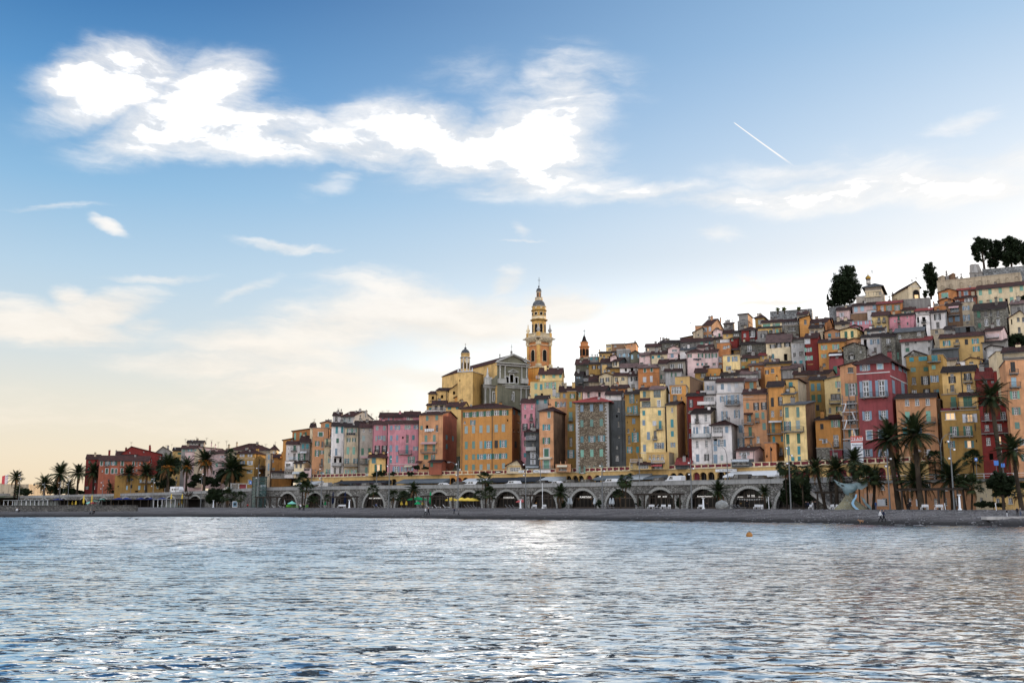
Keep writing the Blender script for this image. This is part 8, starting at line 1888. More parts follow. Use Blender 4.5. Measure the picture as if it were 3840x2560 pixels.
def pergola(V,x0,x1,y,label,posts,off=-10):
 a,c=V[0]+x0/V[2],V[0]+x1/V[2];pm=(a+c)/2;Y=Wm(pm,off);u=(xy(c)-xy(a)).normalized();q=at(pm,V[1]+y/V[2],Y);zt=q.z-2.1;q.z=2.1;L_=(c-a)/F_PX*Y/max(.5,u.x)*.97;r=empty('pergola',q,label,'pergola','timber pergolas on the promenade',math.atan2(u.y,u.x));
 for i in range(posts):
  for yy in(-1.2,1.2):b=MB();x=-L_*.42+L_*.84*i/(posts-1);b.box(x-.14,x+.14,yy-.14,yy+.14,0,zt-.2);b.build('post',wood_d,r)
 for yy in(-1.2,1.2):b=MB();b.box(-L_/2,L_/2,yy-.08,yy+.08,zt-.198,zt+.05);b.build('beam',wood_d,r)
 n=int(L_/.7)
 rm=MB();rm.box(-.05,.05,-1.8,1.8,0,.16);rme=rm.mesh('rafter',wood_d)
 for i in range(n+1):link('rafter',rme,r,(-L_/2+.1+(L_-.2)*i/n,0,zt+.053))
pergola(A10,-160,250,447,'long pergola beside the glass lift',4);pergola(A10,790,1150,443,'pergola with a white bench before the third arch',3);pergola(A10,1960,2360,437,'pergola with white loungers between green and yellow parasols',4);pergola(A16,1235,1650,425,'pergola behind the white flagpole',4);pergola(A22,500,975,410,'pergola with benches and a pushchair',4);pergola(A28,830,1150,1052,'pergola between the stairs and the sculpture',3,-7);pergola(A33,235,860,1010,'wide pergola among the palms at the river end',4,-11)
def bench(V,x,y,w,label):
 q=P0(V,x,y,-13);k=q.y/F_PX/V[2];W_=w*k/2;r=empty('bench',q,label,'bench','white benches facing the sea',math.atan2(*(lambda u:(u.y,u.x))((xy(V[0]+x/V[2]+5)-xy(V[0]+x/V[2]-5)).normalized())))
 for j in range(3):b=MB();b.box(-W_,W_,-.3+.2*j,-.14+.2*j,.42,.47);b.build('seat_slat',whiteb,r)
 for j in range(3):b=MB();b.box(-W_,W_,.30,.34,.55+.15*j,.67+.15*j);b.build('back_slat',whiteb,r)
 for sx in(-.9,.9):b=MB();b.box(W_*sx-.05,W_*sx+.05,-.28,-.2,0,.42);b.box(W_*sx-.05,W_*sx+.05,.24,.34,0,.95);b.build('leg',whiteb,r)
def lounger(V,x,y,w,col,label):
 q=P0(V,x,y,-12.5);s_=1.0;r=empty('sun_lounger',q,label,'sun lounger','sun loungers on the promenade',R(18));m=whiteb if col=='w' else plain('lounger_grey',(.16,.16,.17))
 b=MB();b.box(-.35,1.0,-.33,.33,.32,.38);b.build('seat',m,r);b=MB();b.box(0,.75,-.33,.33,0,.06,0,Matrix.Translation((-.38,0,.36))@Matrix.Rotation(R(-128),4,'Y'));b.build('backrest',m,r)
 for sx in(-.3,.85):
  for sy in(-.28,.28):b=MB();b.box(sx-.03,sx+.03,sy-.03,sy+.03,0,.32);b.build('leg',m,r)
for V_,x,w,lab in((A10,940,130,'long white bench in the pergola of the third arch'),(A16,1352,64,'white bench left of the flagpole'),(A16,1478,46,'white bench just right of the flagpole'),(A22,640,84,'white bench in the pergola beside a mint cover'),(A22,790,66,'white bench right of the pushchair'),(A22,865,36,'short white bench at the pergola post'),(A22,1268,76,'white bench left of the column by the boulder'),(A22,1988,112,'white bench alone near the thin young palm'),(A28,5,60,'white bench before the ivy thicket'),(A28,680,56,'white bench where the group chats'),(A28,955,50,'pale bench under the pergola by the stairs'),(A28,1025,50,'pale bench nearest the sculpture'),(A33,450,90,'white bench in the wide pergola'),(A33,640,100,'white slatted bench tilted to the sea under the wide pergola')):bench(V_,x,560 if V_[0]<2800 else 1235,w,lab)
for V_,x,c,lab in((A10,15,'w','white lounger at the glass lift'),(A10,98,'w','white lounger under the long pergola'),(A10,182,'w','white lounger at the edge of the first big arch'),(A10,690,'d','grey lounger beside the mast'),(A10,735,'d','grey lounger left of the little palm'),(A10,785,'d','grey lounger right of the little palm'),(A10,1375,'d','grey lounger before the boutique sign'),(A10,1420,'d','second grey lounger before the boutique'),(A10,1465,'d','third grey lounger before the boutique'),(A10,2050,'w','white lounger by the green parasols'),(A10,2150,'w','white lounger amid the pergola'),(A10,2260,'w','white lounger at the yellow parasols'),(A16,510,'d','pale lounger under the yellow parasols'),(A16,550,'d','second pale lounger under the yellow parasols'),(A16,590,'d','third pale lounger under the yellow parasols'),(A16,625,'d','lounger touching the fan palm'),(A16,1030,'d','grey lounger before the glowing arch'),(A16,1075,'d','middle grey lounger before the glowing arch'),(A16,1118,'d','grey lounger nearest the white column'),(A22,45,'d','grey lounger beside the tower mast'),(A22,85,'d','grey lounger before the closed grey parasols'),(A22,128,'d','grey lounger nearest the windblown palm'),(A22,490,'d','dark lounger at the pointed bush'),(A22,1640,'d','dark lounger beside the boulder'),(A22,1690,'d','dark lounger before the 222 arch'),(A22,1735,'d','middle dark lounger before the 222 arch'),(A22,1780,'d','dark lounger at the far side before the 222 arch')):lounger(V_,x,565,60,c,lab)
for V_,x,yt,lab in((A6,675,922,'short white column beside the clipped black tree'),(A10,1043,480,'short white column by the pergola bench'),(A16,1182,475,'short white column at the crimson parasol'),(A22,1300,456,'short white column near the boulder'),(A33,912,1080,'short white column at the wide pergola')):
 q=P0(V_,x,yt,-15);h=at(V_[0]+x/V_[2],V_[1]+yt/V_[2],q.y).z-2.1;r=empty('shower_column',q,lab,'column','white columns on the promenade');b=MB();b.lathe([(.34,0),(.34,.15),(.2,.3),(.15,h-.25)],10);b.build('shaft',whiteb,r,smooth=True);b=MB();b.lathe([(.16,h-.25),(.34,h-.12),(.34,h)],10);b.build('capital',whiteb,r)
q=P0(A16,1458,270,-18);r=empty('flagpole',q,'tall bare white flagpole at the edge of the beach','flagpole');h=at(1600+1458/3.36,1730+270/3.36,q.y).z-2.1;b=MB();b.tube([(0,0,0),(0,0,h)],[.09,.06],6);b.build('pole',whiteb,r);b=MB();b.box(-.2,.2,-.2,.2,0,.3);b.build('base',whiteb,r)
for V_,x,yt,lab in((A33,1405,1190,'slanting white post on the shingle'),(A33,727,1195,'white post beside the wide pergola'),(A22,2125,440,'white post between the thin young palm and the last arch')):
 q=P0(V_,x,yt,-15);h=at(V_[0]+x/V_[2],V_[1]+yt/V_[2],q.y).z-2.1;b=MB();b.tube([(0,0,-.1),(-.1,0,h)],.07,6);tag(b.build('white_post',whiteb,loc=q),lab,'post','white posts')
b=MB();g=random.Random(2);b.lathe([(.75,-.1),(1.25,.3),(1.4,.85),(1.2,1.45),(.7,1.85),(.1,2.0)],12)
b.v=[(x*g.uniform(.9,1.08),y*g.uniform(.9,1.08),z)for x,y,z in b.v];tag(b.build('boulder',rubble('boulder',(.25,.25,.24),(.36,.36,.35),(.2,.2,.2),1.2),smooth=True,loc=P0(A22,1538,600,-17,2.0)),'large pale round boulder on the beach edge','boulder')
q=at(2810,2007,3*F_PX/(2007-1892));r=empty('buoy',(q.x,q.y,.12),'orange buoy floating off the beach','buoy');b=MB();b.lathe([(.02,-.35),(.22,-.28),(.34,0),(.22,.24),(.02,.32)],12);b.build('float',plain('buoy_orange',(.24,.10,.015),.7),r,smooth=True);b=MB();b.lathe([(.05,.3),(.05,.42)],6);b.build('ring',IRON,r)
def carmesh(kind):
 b=MB();L,W_,H={'car':(4.3,.88,1.45),'suv':(4.6,.93,1.75),'van':(4.9,.95,2.1)}[kind];h=L/2
 prof={'car':[(-h,.35),(-h,.75),(-h+.9,.92),(-h+1.5,H),(h-1.3,H),(h-.35,.95),(h,.8),(h,.35)],'suv':[(-h,.4),(-h,.95),(-h+.9,1.1),(-h+1.4,H),(h-.5,H),(h-.1,1.05),(h,.4)],'van':[(-h,.4),(-h,1.0),(-h+.7,1.2),(-h+1.3,H),(h-.1,H),(h,1.9),(h,.4)]}[kind]
 n=len(prof)
 for i in range(n):(x0,z0),(x1,z1)=prof[i],prof[(i+1)%n];b.poly([(x0,-W_,z0),(x1,-W_,z1),(x1,W_,z1),(x0,W_,z0)])
 for s_ in(-1,1):b.poly([(x,s_*W_,z)for x,z in(prof if s_<0 else reversed(prof))])
 g=MB();zt,zb=H-.12,{'car':.95,'suv':1.12,'van':1.25}[kind];x0=-h+1.15;
 for s_ in(-1,1):
  o=s_*(W_+.012)
  for xa,xb,dx in((x0+.1,-.1,.35),(0,h-1.6 if kind!='van' else h-2.6,0)):g.poly([(xa,o,zb),(xb,o,zb),(xb,o,zt),(xa+dx,o,zt)])
 g.poly([(-h+.98,-W_*.85,.98 if kind=='car' else 1.2),(-h+.98,W_*.85,.98 if kind=='car' else 1.2),(-h+1.42 if kind!='van' else-h+1.2,W_*.8,H-.06),(-h+1.42 if kind!='van' else-h+1.2,-W_*.8,H-.06)])
 w=MB();w.lathe([(.16,-.1),(.33,-.1),(.33,.1),(.16,.1)],14);w.v=[(x,z,y)for x,y,z in w.v]
 return b,g,w,h,W_
CARC=dict(w=plain('car_white',(.62,.62,.64),.25),k=plain('car_black',(.015,.015,.017),.2),s=plain('car_silver',(.35,.36,.38),.25,.5));RUB=plain('rubber',(.02,.02,.02),.8)
CM={}
def car(V,x,kind,col,label,off=4.6,flip=False):
 if(kind,col)not in CM:b,g,w,h,W_=carmesh(kind);CM[(kind,col)]=(b.mesh('body',CARC[col]),g.mesh('side_windows',GLASS),w.mesh('wheel',RUB),h,W_)
 bm,gm,wm_,h,W_=CM[(kind,col)];px=V[0]+x/V[2];p=xy(px,-off);p.z=ROAD_Z;a,c=xy(px-8),xy(px+8);r=empty({'van':'parked_van'}.get(kind,'parked_car'),p,label,'van' if kind=='van' else 'car','vehicles parked along the upper road',math.atan2(c.y-a.y,c.x-a.x)+(math.pi if flip else 0));link('body',bm,r);link('windows',gm,r)
 for sx in(-1,1):
  for sy in(-1,1):link('wheel',wm_,r,(sx*(h-.85),sy*(W_-.08),.34))
for V_,x,k,c,lab in((A10,620,'van','s','silver van with large windows at the long black awning'),(A10,770,'suv','k','dark car under the long black awning, next to the silver van'),(A10,980,'suv','k','black car in the middle of the long black awning'),(A10,1150,'suv','k','black car near the end of the long black awning'),(A10,1300,'suv','k','black car between the black and grey awnings'),(A10,2132,'car','w','white car before the orange arches'),(A16,300,'suv','k','black car before the pale small awning'),(A16,480,'suv','w','white car at the end of the pale small awning'),(A16,600,'suv','k','dark car partly behind the tallest shaggy palm'),(A16,970,'suv','w','white car under the dark slate awning'),(A16,1310,'suv','k','black car left of the flagpole'),(A16,1500,'car','w','white car right behind the flagpole top'),(A16,1670,'suv','k','black car behind the squat date palm'),(A16,1860,'suv','k','black car under the grey awning below the tower house'),(A16,2175,'suv','w','white car under the pale awning near the tower mast'),(A22,180,'car','s','silver car hidden by the windblown palm'),(A22,590,'suv','k','black car before the first yellow arches'),(A22,785,'van','w','plain white delivery van before the yellow arches'),(A22,1620,'van','k','tall black van in front of the big white awning'),(A22,1830,'suv','k','black car at the end of the big white awning'),(A22,2095,'car','k','low black car before the red doored arches'),(A6,1150,'suv','s','grey car by the bus shelter'),(A6,740,'car','s','grey car top above the clipped black tree')):car(V_,x,k,c,lab)
p=xy(600+172/3.36,-3);p.z=ROAD_Z+drop(652);a,c=xy(640),xy(665);r=empty('motorhome',p,'white motorhome with black swoosh parked above the small arches','motorhome',None,math.atan2(c.y-a.y,c.x-a.x));b=MB();b.box(-3.6,2.6,-1.1,1.1,.5,2.95);b.box(2.601,3.5,-1.0,1.0,.5,1.7);b.poly([(2.6,-1.0,2.95),(2.6,1.0,2.95),(3.5,1.0,1.7),(3.5,-1.0,1.7)]);b.build('body',CARC['w'],r)
b=MB();b.poly([(-3.5,-1.11,.7),(-3.1,-1.11,.7),(-2.6,-1.11,2.0),(-3.0,-1.11,2.7),(-2.8,-1.11,2.0)]);b.build('swoosh',CARC['k'],r)
for x0,x1 in((-2.2,-.9),(-.4,1.2),(1.6,2.4)):b=MB();b.poly([(x0,-1.115,1.5),(x1,-1.115,1.5),(x1,-1.115,2.2),(x0,-1.115,2.2)]);b.build('window',GLASS,r)
for sx in(-2.2,2.4):
 for sy in(-.95,.95):w=MB();w.lathe([(.2,-.12),(.36,-.12),(.36,.12),(.2,.12)],12);w.v=[(x+sx,z+sy,y+.36)for x,y,z in w.v];w.build('wheel',RUB,r)
SK={}
def body(pose):
 if pose in SK:return SK[pose]
 J=dict(pel=(0,0,.95),ch=(0,0,1.28),nk=(0,0,1.47),hd=(0,-.02,1.62),ht=(0,0,1.73),hr=(.1,0,.9),hl=(-.1,0,.9),kr=(.11,0,.5),kl=(-.11,0,.5),ar=(.11,.03,.08),al=(-.11,.03,.08),tr=(.12,-.14,.03),tl=(-.12,-.14,.03),sr=(.19,0,1.4),sl=(-.19,0,1.4),er=(.24,.02,1.12),el=(-.24,.02,1.12),wr=(.24,-.08,.88),wl=(-.24,-.08,.88))
 if pose=='walk':J.update(kr=(.11,-.2,.52),ar=(.11,-.28,.1),tr=(.11,-.42,.06),kl=(-.11,.06,.5),al=(-.11,.34,.16),tl=(-.11,.24,.05),wr=(.26,.18,.92),er=(.25,.12,1.13),wl=(-.26,-.28,.98),el=(-.25,-.1,1.13))
 if pose=='sit':J.update(pel=(0,0,.45),ch=(0,-.05,.8),nk=(0,-.08,.98),hd=(0,-.12,1.12),ht=(0,-.1,1.24),hr=(.1,-.02,.42),hl=(-.1,-.02,.42),kr=(.13,-.42,.5),kl=(-.13,-.42,.5),ar=(.13,-.46,.1),al=(-.13,-.46,.1),tr=(.13,-.6,.05),tl=(-.13,-.6,.05),sr=(.19,-.05,.92),sl=(-.19,-.05,.92),er=(.25,-.15,.66),el=(-.25,-.15,.66),wr=(.18,-.38,.58),wl=(-.18,-.38,.58))
 E='pel-ch ch-nk nk-hd hd-ht pel-hr pel-hl hr-kr hl-kl kr-ar kl-al ar-tr al-tl ch-sr ch-sl sr-er sl-el er-wr el-wl'.split();ks=list(J);RD=dict(pel=.15,ch=.16,nk=.06,hd=.10,ht=.07,hr=.10,hl=.10,kr=.07,kl=.07,ar=.05,al=.05,tr=.04,tl=.04,sr=.07,sl=.07,er=.05,el=.05,wr=.035,wl=.035)
 me=bpy.data.meshes.new('body');me.from_pydata([J[k]for k in ks],[tuple(ks.index(x)for x in e.split('-'))for e in E],[]);o=bpy.data.objects.new('tmp',me);C.objects.link(o);m=o.modifiers.new('s','SKIN')
 for i,k in enumerate(ks):me.skin_vertices[0].data[i].radius=(RD[k],RD[k]);me.skin_vertices[0].data[i].use_root=(k=='pel')
 o.modifiers.new('u','SUBSURF').levels=1;dg=bpy.context.evaluated_depsgraph_get();ev=bpy.data.meshes.new_from_object(o.evaluated_get(dg));bpy.data.objects.remove(o);ev.name='body'
 top,nk=(1.0,1.5)if pose!='sit' else(.5,1.0)
 for p in ev.polygons:
  c=p.center;p.use_smooth=True
  leg=c.z<top-.1 if pose!='sit' else(c.z<.5 or c.y<-.3 and c.z<.6 and abs(c.x)<.2)
  hand=abs(c.x)>.17 and c.z<(.93 if pose!='sit' else.62)and not leg if pose=='sit' else abs(c.x)>.2 and c.z<.93
  p.material_index=3 if c.z>nk+.16 or(c.z>nk+.04 and c.y>.02)else 2 if c.z>nk or hand else 0 if leg else 1
 SK[pose]=ev;return ev
cl=lambda n,c:plain('cloth_'+n,c,.85);CL=dict(k=cl('black',(.012,.012,.015)),w=cl('white',(.5,.5,.52)),b=cl('blue',(.03,.06,.16)),g=cl('grey',(.12,.12,.13)),r=cl('red',(.35,.03,.03)),o=cl('orange',(.5,.22,.03)),t=cl('tan',(.3,.24,.17)),n=cl('navy',(.02,.025,.05)),j=cl('jeans',(.06,.08,.13)))
skin=plain('skin',(.45,.27,.19),.6);hair=plain('hair',(.03,.02,.015),.7)
def person(V,x,yb,h,top,leg,label,pose='stand',yaw=0,Y=None,z=None,off=None):
 px,py=V[0]+x/V[2],V[1]+yb/V[2]
 if off is not None:q=at(px,py,Wm(px,off));q.z=2.1 if z is None else z
 else:
  W0=interp(WATERD,px);Cd=crest_d(px);best=None
  for i in range(120):
   f=i/119;Y_=W0+wav(px)*(1-f)+f*(Cd-W0);zb_=2.1*f**.8;e=abs(at(px,py,Y_).z-zb_)
   if best is None or e<best[0]:best=(e,Y_,zb_)
  q=at(px,py,best[1]);q.z=best[2]-.03
 k=q.y/F_PX/V[2];s_=h*k/(1.74 if pose!='sit' else 1.25);s_=min(max(s_,.55),1.12);me=body(pose).copy()
 for m in(CL[leg],CL[top],skin,hair):me.materials.append(m)
 o=link('person',me,None,q);o.rotation_euler=(0,0,R(yaw));o.scale=(s_,)*3;return tag(o,label,'person','people on the beach and promenade')
person(A10,424,610,80,'w','k','person in a pale coat standing among friends by the shaggy palms',yaw=30);person(A10,408,612,78,'k','k','person in black at the outside of the group by the shaggy palms',yaw=70);person(A10,462,614,82,'k','k','taller person in black, arms down, by the shaggy palms',yaw=-40);person(A10,478,614,80,'k','k','person in black nearest the arch in the group by the palms',yaw=-80)
person(A10,2000,676,98,'w','k','person in a white jacket strolling with a companion on the shingle','walk',60);person(A10,2036,680,102,'k','k','companion in a long dark coat strolling on the shingle','walk',60);person(A16,347,664,86,'n','k','person in dark clothes walking alone above another walker','walk',-60);person(A16,405,686,92,'g','k','person in a grey patterned jacket walking near the water','walk',-60)
person(A28,1612,1452,185,'w','k','person in a white vest walking at the waterline','walk',80);person(A28,1655,1446,178,'n','k','person in a navy hooded jacket walking at the waterline','walk',80);person(A28,1550,1268,112,'b','j','person in a blue jacket standing at the sculpture',yaw=120,off=-14)
person(A28,705,1265,105,'w','g','person in white chatting by the bench',yaw=40,off=-13);person(A28,740,1267,110,'k','k','person in black chatting by the bench',yaw=-60,off=-13);person(A28,618,1266,108,'k','k','dark figure next to the ringed palm trunk',yaw=10,off=-12);person(A28,648,1266,104,'n','k','second dark figure beside the ringed palm trunk',yaw=190,off=-12)
person(A33,1557,1370,92,'k','w','child in a black top and white trousers on the shingle',yaw=30);person(A33,1697,1368,118,'k','k','adult in black standing on the jetty slab',yaw=-20);person(A33,1738,1364,110,'g','j','person in a grey jacket and jeans on the jetty slab',yaw=20);person(A33,232,1250,95,'k','k','dark figure bending towards another by the palms','walk',60,off=-13);person(A33,262,1250,122,'k','k','tall dark figure under the biggest palm',yaw=-50,off=-13)
person(A33,1042,768,66,'o','k','person in an orange jacket on the upper road by the railing',yaw=20,off=2.5,z=ROAD_Z);person(A33,1410,745,60,'w','k','person in a pale top beside the blue boards on the upper road',yaw=20,off=2.5,z=ROAD_Z)
person(A0,1138,1103,68,'g','k','person with a pale hood sitting at the water edge','sit',20);person(A0,1186,1102,64,'k','k','companion in black sitting at the water edge','sit',-20);person(A0,212,1078,60,'w','g','person in white sitting against the low sea wall','sit',10);person(A0,245,1078,50,'k','k','person in black sitting against the low sea wall','sit',-10)
person(A6,1105,1018,50,'r','k','person in a red coat seated before the bare wall','sit',0,off=-11);person(A6,236,1020,58,'o','k','child in orange by the closed ochre parasols',off=-12);person(A6,875,1018,66,'k','k','person in black beside the poster stand','walk',70,off=-12);person(A6,910,1018,68,'n','k','person in navy just left of the poster stand',off=-12);person(A6,735,1018,66,'k','k','dark figure under the clipped black tree',off=-11);person(A6,765,1018,64,'g','k','grey figure under the clipped black tree',yaw=90,off=-11);person(A10,1380,585,60,'b','k','person in light blue seated at the boutique arch','sit',0,off=-9);person(A22,1855,590,110,'k','k','waiter like dark figure in the 222 arch',off=-5);person(A22,1350,585,74,'k','k','dark clothed person beside the column near the boulder',yaw=30,off=-8)
d=P0(A28,1355,1452,None,0,Y=interp(WATERD,3230)+2);d.z=.12;b=MB();r=empty('dog',d,'small tan dog trotting ahead of the walkers at the waterline','dog');b.tube([(-.32,0,.38),(-.1,0,.42),(.2,0,.40),(.34,0,.44),(.44,0,.56)],[.09,.12,.13,.1,.07],8);b.lathe([(.08,0),(.10,.06),(.06,.14)],8,(.5,0,.52));b.tube([(.5,0,.57),(.64,0,.54)],[.06,.03],6);b.tube([(-.32,0,.4),(-.46,0,.55)],[.035,.015],5)
for sx,kx in((-.25,.05),(.24,-.03)):
 for sy in(-.07,.07):b.tube([(sx,sy,.4),(sx+kx,sy,.22),(sx,sy,0)],[.06,.035,.03],5)
b.build('body',plain('dog_coat',(.28,.15,.08),.9),r,smooth=True);r.rotation_euler=(0,0,R(190))
r=empty('pushchair',P0(A22,715,560,-13),'black pushchair with white frame under the pergola','pushchair',None,.3);b=MB();b.tube([(-.4,-.2,.1),(.35,-.2,1.0)],.03,5);b.tube([(-.4,.2,.1),(.35,.2,1.0)],.03,5);b.tube([(.35,-.2,.1),(-.2,-.2,.7)],.03,5);b.tube([(.35,.2,.1),(-.2,.2,.7)],.03,5);b.build('frame',whiteb,r);b=MB();b.box(-.3,.2,-.2,.2,.5,.75);b.poly([(.2,-.2,.75),(.2,.2,.75),(.05,.2,1.1),(.05,-.2,1.1)]);b.build('seat',CL['k'],r)
for sx in(-.4,.35):
 w=MB();w.lathe([(.03,-.24),(.12,-.24),(.12,.24),(.03,.24)],10);w.v=[(x+sx,z,y+.12)for x,y,z in w.v];w.build('wheel',RUB,r)
def bird(q,s_,label,fly):
 b=MB();b.tube([(-.25,0,0),(-.1,0,.02),(.12,0,.02),(.24,0,.04)],[.02,.07,.06,.03],6)
 if fly:
  for sg in(-1,1):b.poly([(-.08,0,.04),(.08,0,.04),(.1,sg*.32,.2),(-.02,sg*.34,.19)]);b.poly([(-.02,sg*.34,.19),(.1,sg*.32,.2),(-.05,sg*.72,.08)])
 else:b.tube([(.14,0,.02),(.2,0,.16),(.26,0,.18)],[.035,.03,.03],5)
 o=b.build('gull' if fly else 'sea_bird',plain('bird_grey',(.06,.06,.065),.8),smooth=True,loc=q);o.scale=(s_,)*3;o.rotation_euler=(0,0,R(75)if fly else R(20));tag(o,label,'bird')
bird(at(2590,1211,260),1.7,'gull gliding with bent wings above the hillside roofs',True)
for x,y,lab in((485,1943,'sea bird floating off the fort end, ahead of its pair'),(512,1946,'sea bird floating just behind the first one'),(795,1945,'sea bird floating beyond the bottle tree'),(820,1945,'sea bird swimming nearest the centre of the bay')):q=at(x,y,3*F_PX/(y-1892));q.z=.08;bird(q,1.5,lab,False)
V_=A6;px=600+1380/3.36;p=xy(px,3.2);p.z=2.1;a,c=xy(px-8),xy(px+8);zt=at(px,1600+632/3.36,p.y).z-2.1;r=empty('glass_lift',p,'glass and steel lift tower rising to the upper road','lift',None,math.atan2(c.y-a.y,c.x-a.x));gl,t=new_mat('lift_glass')
if t:t.b.inputs['Base Color'].default_value=(.05,.10,.10,1);t.b.inputs['Roughness'].default_value=.1;t.b.inputs['Alpha'].default_value=.55
W_=1.75
for sx in(-1,0,1):
 for sy in(-1,1):b=MB();b.box(sx*W_-.07,sx*W_+.07,sy*1.5-.07,sy*1.5+.07,0,zt);b.build('steel_post',IRON,r)
n=7
for i in range(n):
 for sx in(-1,1):b=MB();b.box(min(sx*W_,sx*.07)+.08,max(sx*W_,sx*.07)-.08,-1.48,-1.44,zt*i/n+.08,zt*(i+1)/n-.04);b.build('glass_pane',gl,r)
 b=MB();b.box(-W_,W_,-1.56,-1.43,zt*(i+1)/n-.035,zt*(i+1)/n+.035);b.box(-W_,W_,1.43,1.56,zt*(i+1)/n-.035,zt*(i+1)/n+.035);b.build('crossbar',IRON,r)
 for sx in(-1,1):b=MB();b.box(sx*W_-.02,sx*W_+.02,-1.35,1.35,zt*i/n+.08,zt*(i+1)/n-.04);b.build('glass_pane',gl,r)
b=MB();b.box(-W_-.1,W_+.1,-1.6,1.6,zt+.04,zt+.2);b.build('roof',IRON,r)
p=xy(600+975/3.36,-1.5);p.z=ROAD_Z;r=empty('bus_shelter',p,'glazed bus shelter with a red advert beside the ochre corner house','bus shelter',None,.15);b=MB()
for x in(-2.6,0,2.6):b.box(x-.06,x+.06,-.06,.06,0,2.3);b.box(x-.06,x+.06,1.24,1.36,0,2.3)
b.build('frame',whiteb,r);b=MB();b.box(-2.9,2.9,-.4,1.5,2.31,2.42);b.build('roof',whiteb,r);b=MB();b.box(-2.5,-.1,1.28,1.31,.2,2.2);b.build('glass_pane',GLASS,r);b=MB();b.box(.3,2.4,.9,1.0,.3,2.1);b.build('advert',plain('advert_red',(.25,.02,.04)),r)
def post_sign(V,x,y,w,h,mat,label,z=ROAD_Z,off=1.5,inner=None):
 px=V[0]+x/V[2];p=P0(V,x,y,off,z);zc=at(px,V[1]+y/V[2],p.y).z-z;k=p.y/F_PX/V[2];r=empty('road_sign',p,label,'sign');b=MB();b.tube([(0,.1,0),(0,.1,zc)],.05,5);b.build('post',METG,r);b=MB();b.box(-w*k/2,w*k/2,0,.05,zc-h*k/2,zc+h*k/2);b.build('plate',mat,r)
 if inner:b=MB();q=w*k*.3;b.poly([(-q,-.01,zc-q),(q,-.01,zc-q),(0,-.01,zc+q)])if inner=='t' else b.box(-q,q,-.02,-.005,zc-q*.6,zc+q*.6);b.build('symbol',whiteb,r)
sb=plain('sign_blue',(.03,.14,.45),.5);post_sign(A6,1140,700,30,44,sb,'blue pedestrian crossing sign before the ochre corner house',inner='t');post_sign(A33,1140,612,36,44,sb,'small blue parking sign on the upper road near the tall palm',inner='b');post_sign(A22,2243,150,20,36,whiteb,'small white and blue sign before the red doored arches',inner='b')
post_sign(A33,1410,660,60,66,sb,'blue board at the foot of the very tall black palm');post_sign(A33,1500,690,50,50,sb,'second blue board beside the first on the upper road')
r=empty('poster_stand',P0(A6,942,1015,-12),'white framed poster stand with a dark swirl beside the fan palm','sign');b=MB();b.box(-.85,.85,0,.12,.1,2.1);b.build('frame',whiteb,r);b=MB();b.box(-.7,.7,-.03,-.002,.3,1.95);b.build('poster',plain('poster_blue',(.12,.22,.30)),r);b=MB();b.lathe([(.3,0),(.42,0),(.42,.02),(.3,.02)],14);b.v=[(x,z-.05,y+1.15)for x,y,z in b.v];b.build('swirl',CARC['k'],r)
r=empty('glass_blue_entrance',P0(A28,1460,1100,-3),'glass railing and blue artwork behind the sculpture tail','railing');b=MB()
for i in range(9):b.box(-.9+.22*i,-.86+.22*i,0,.04,0,3.2)
b.build('bars',plain('pale_blue_steel',(.3,.42,.48),.4),r)
for px,body_,c in((1790,'','k'),(1857,'','w'),(1912,'','w'),(1273,'LE BOURBON','k'),(2319,'','k'),(2618,'','w')):
 s=s2(px);zc=12.5 if px!=2618 else 11.3;p0,p1=tq(s-.8,.3,zc),tq(s+.8,.3,zc);yw=math.atan2(p1 .y-p0 .y,p1 .x-p0 .x);L_=1.0 if px!=2618 else 2.9;r=empty('shop_board',tq(s,.34,zc),{1790:'dark shop board with pale script behind the tallest shaggy palm',1857:'white shop board with black script in the middle of the slate awning',1912:'white shop board with black script at the end of the slate awning',1273:'dark shop board between the black and grey awnings',2319:'dark board with letters near the tower house foot',2618:'long white shop board over the yellow arches'}[px],'shop sign',None,yw)
 b=MB();b.box(-L_,L_,-.05,.05,-.34,.34);b.build('board',whiteb if c=='w' else CARC['k'],r);lm=CARC['k']if c=='w' else SIGN
 if body_:o=text(body_,(0,0,0),0,.3,lm,None);o.parent=r;o.location=(0,-.075,0)
 else:
  b=MB();g=random.Random(px);x=-L_*.6
  while x<L_*.6:w=g.uniform(.04,.12);b.box(x,x+w,-.075,-.052,g.uniform(-.14,-.05),g.uniform(.02,.16));x+=w+g.uniform(.04,.1)
  b.build('sign_lettering',lm,r)
bw=[h for h in HOUSES if 'great burgundy' in h.label][0];V28=(2850,1550,3.5636)
hx=lambda x,y:bw.front.hit(2850+x/3.5636,1550+y/3.5636)
a0,zt,_=hx(1253,312);a1,zb2,_=hx(1430,660);z1=hx(1253,398)[1];fc=bw.front;M_=Matrix.Translation(fc.pt(0,0,1.6))@Matrix.Rotation(fc.yaw,4,'Z')
ban=empty('advertising_banner',fc.pt((a0+a1)/2,zb2,1.3),'tall builder banner headed TEAM hung on the scaffolded corner','banner');b=MB();b.box(a0,a1,-1.4,-1.35,zb2,z1-.01,0,M_);local(ban,b).build('white_sheet',whiteb,ban);b=MB();b.box(a0,a1,-1.4,-1.35,z1,zt,0,M_);local(ban,b).build('red_header',plain('banner_red',(.42,.05,.03),.6),ban)
def btxt(s_,x,y,size,mat,w=None):a,z,_=hx(x,y);o=text(s_,fc.pt(a,z,3.03),fc.yaw,size,mat,ban);return o
btxt('TEAM',1341,352,1.05,whiteb);
for i,w_ in enumerate(('Ravalement','Isolation','Ma\u00e7onnerie','Peinture')):btxt(w_,1346,425+30*i,.48,CL['b'])
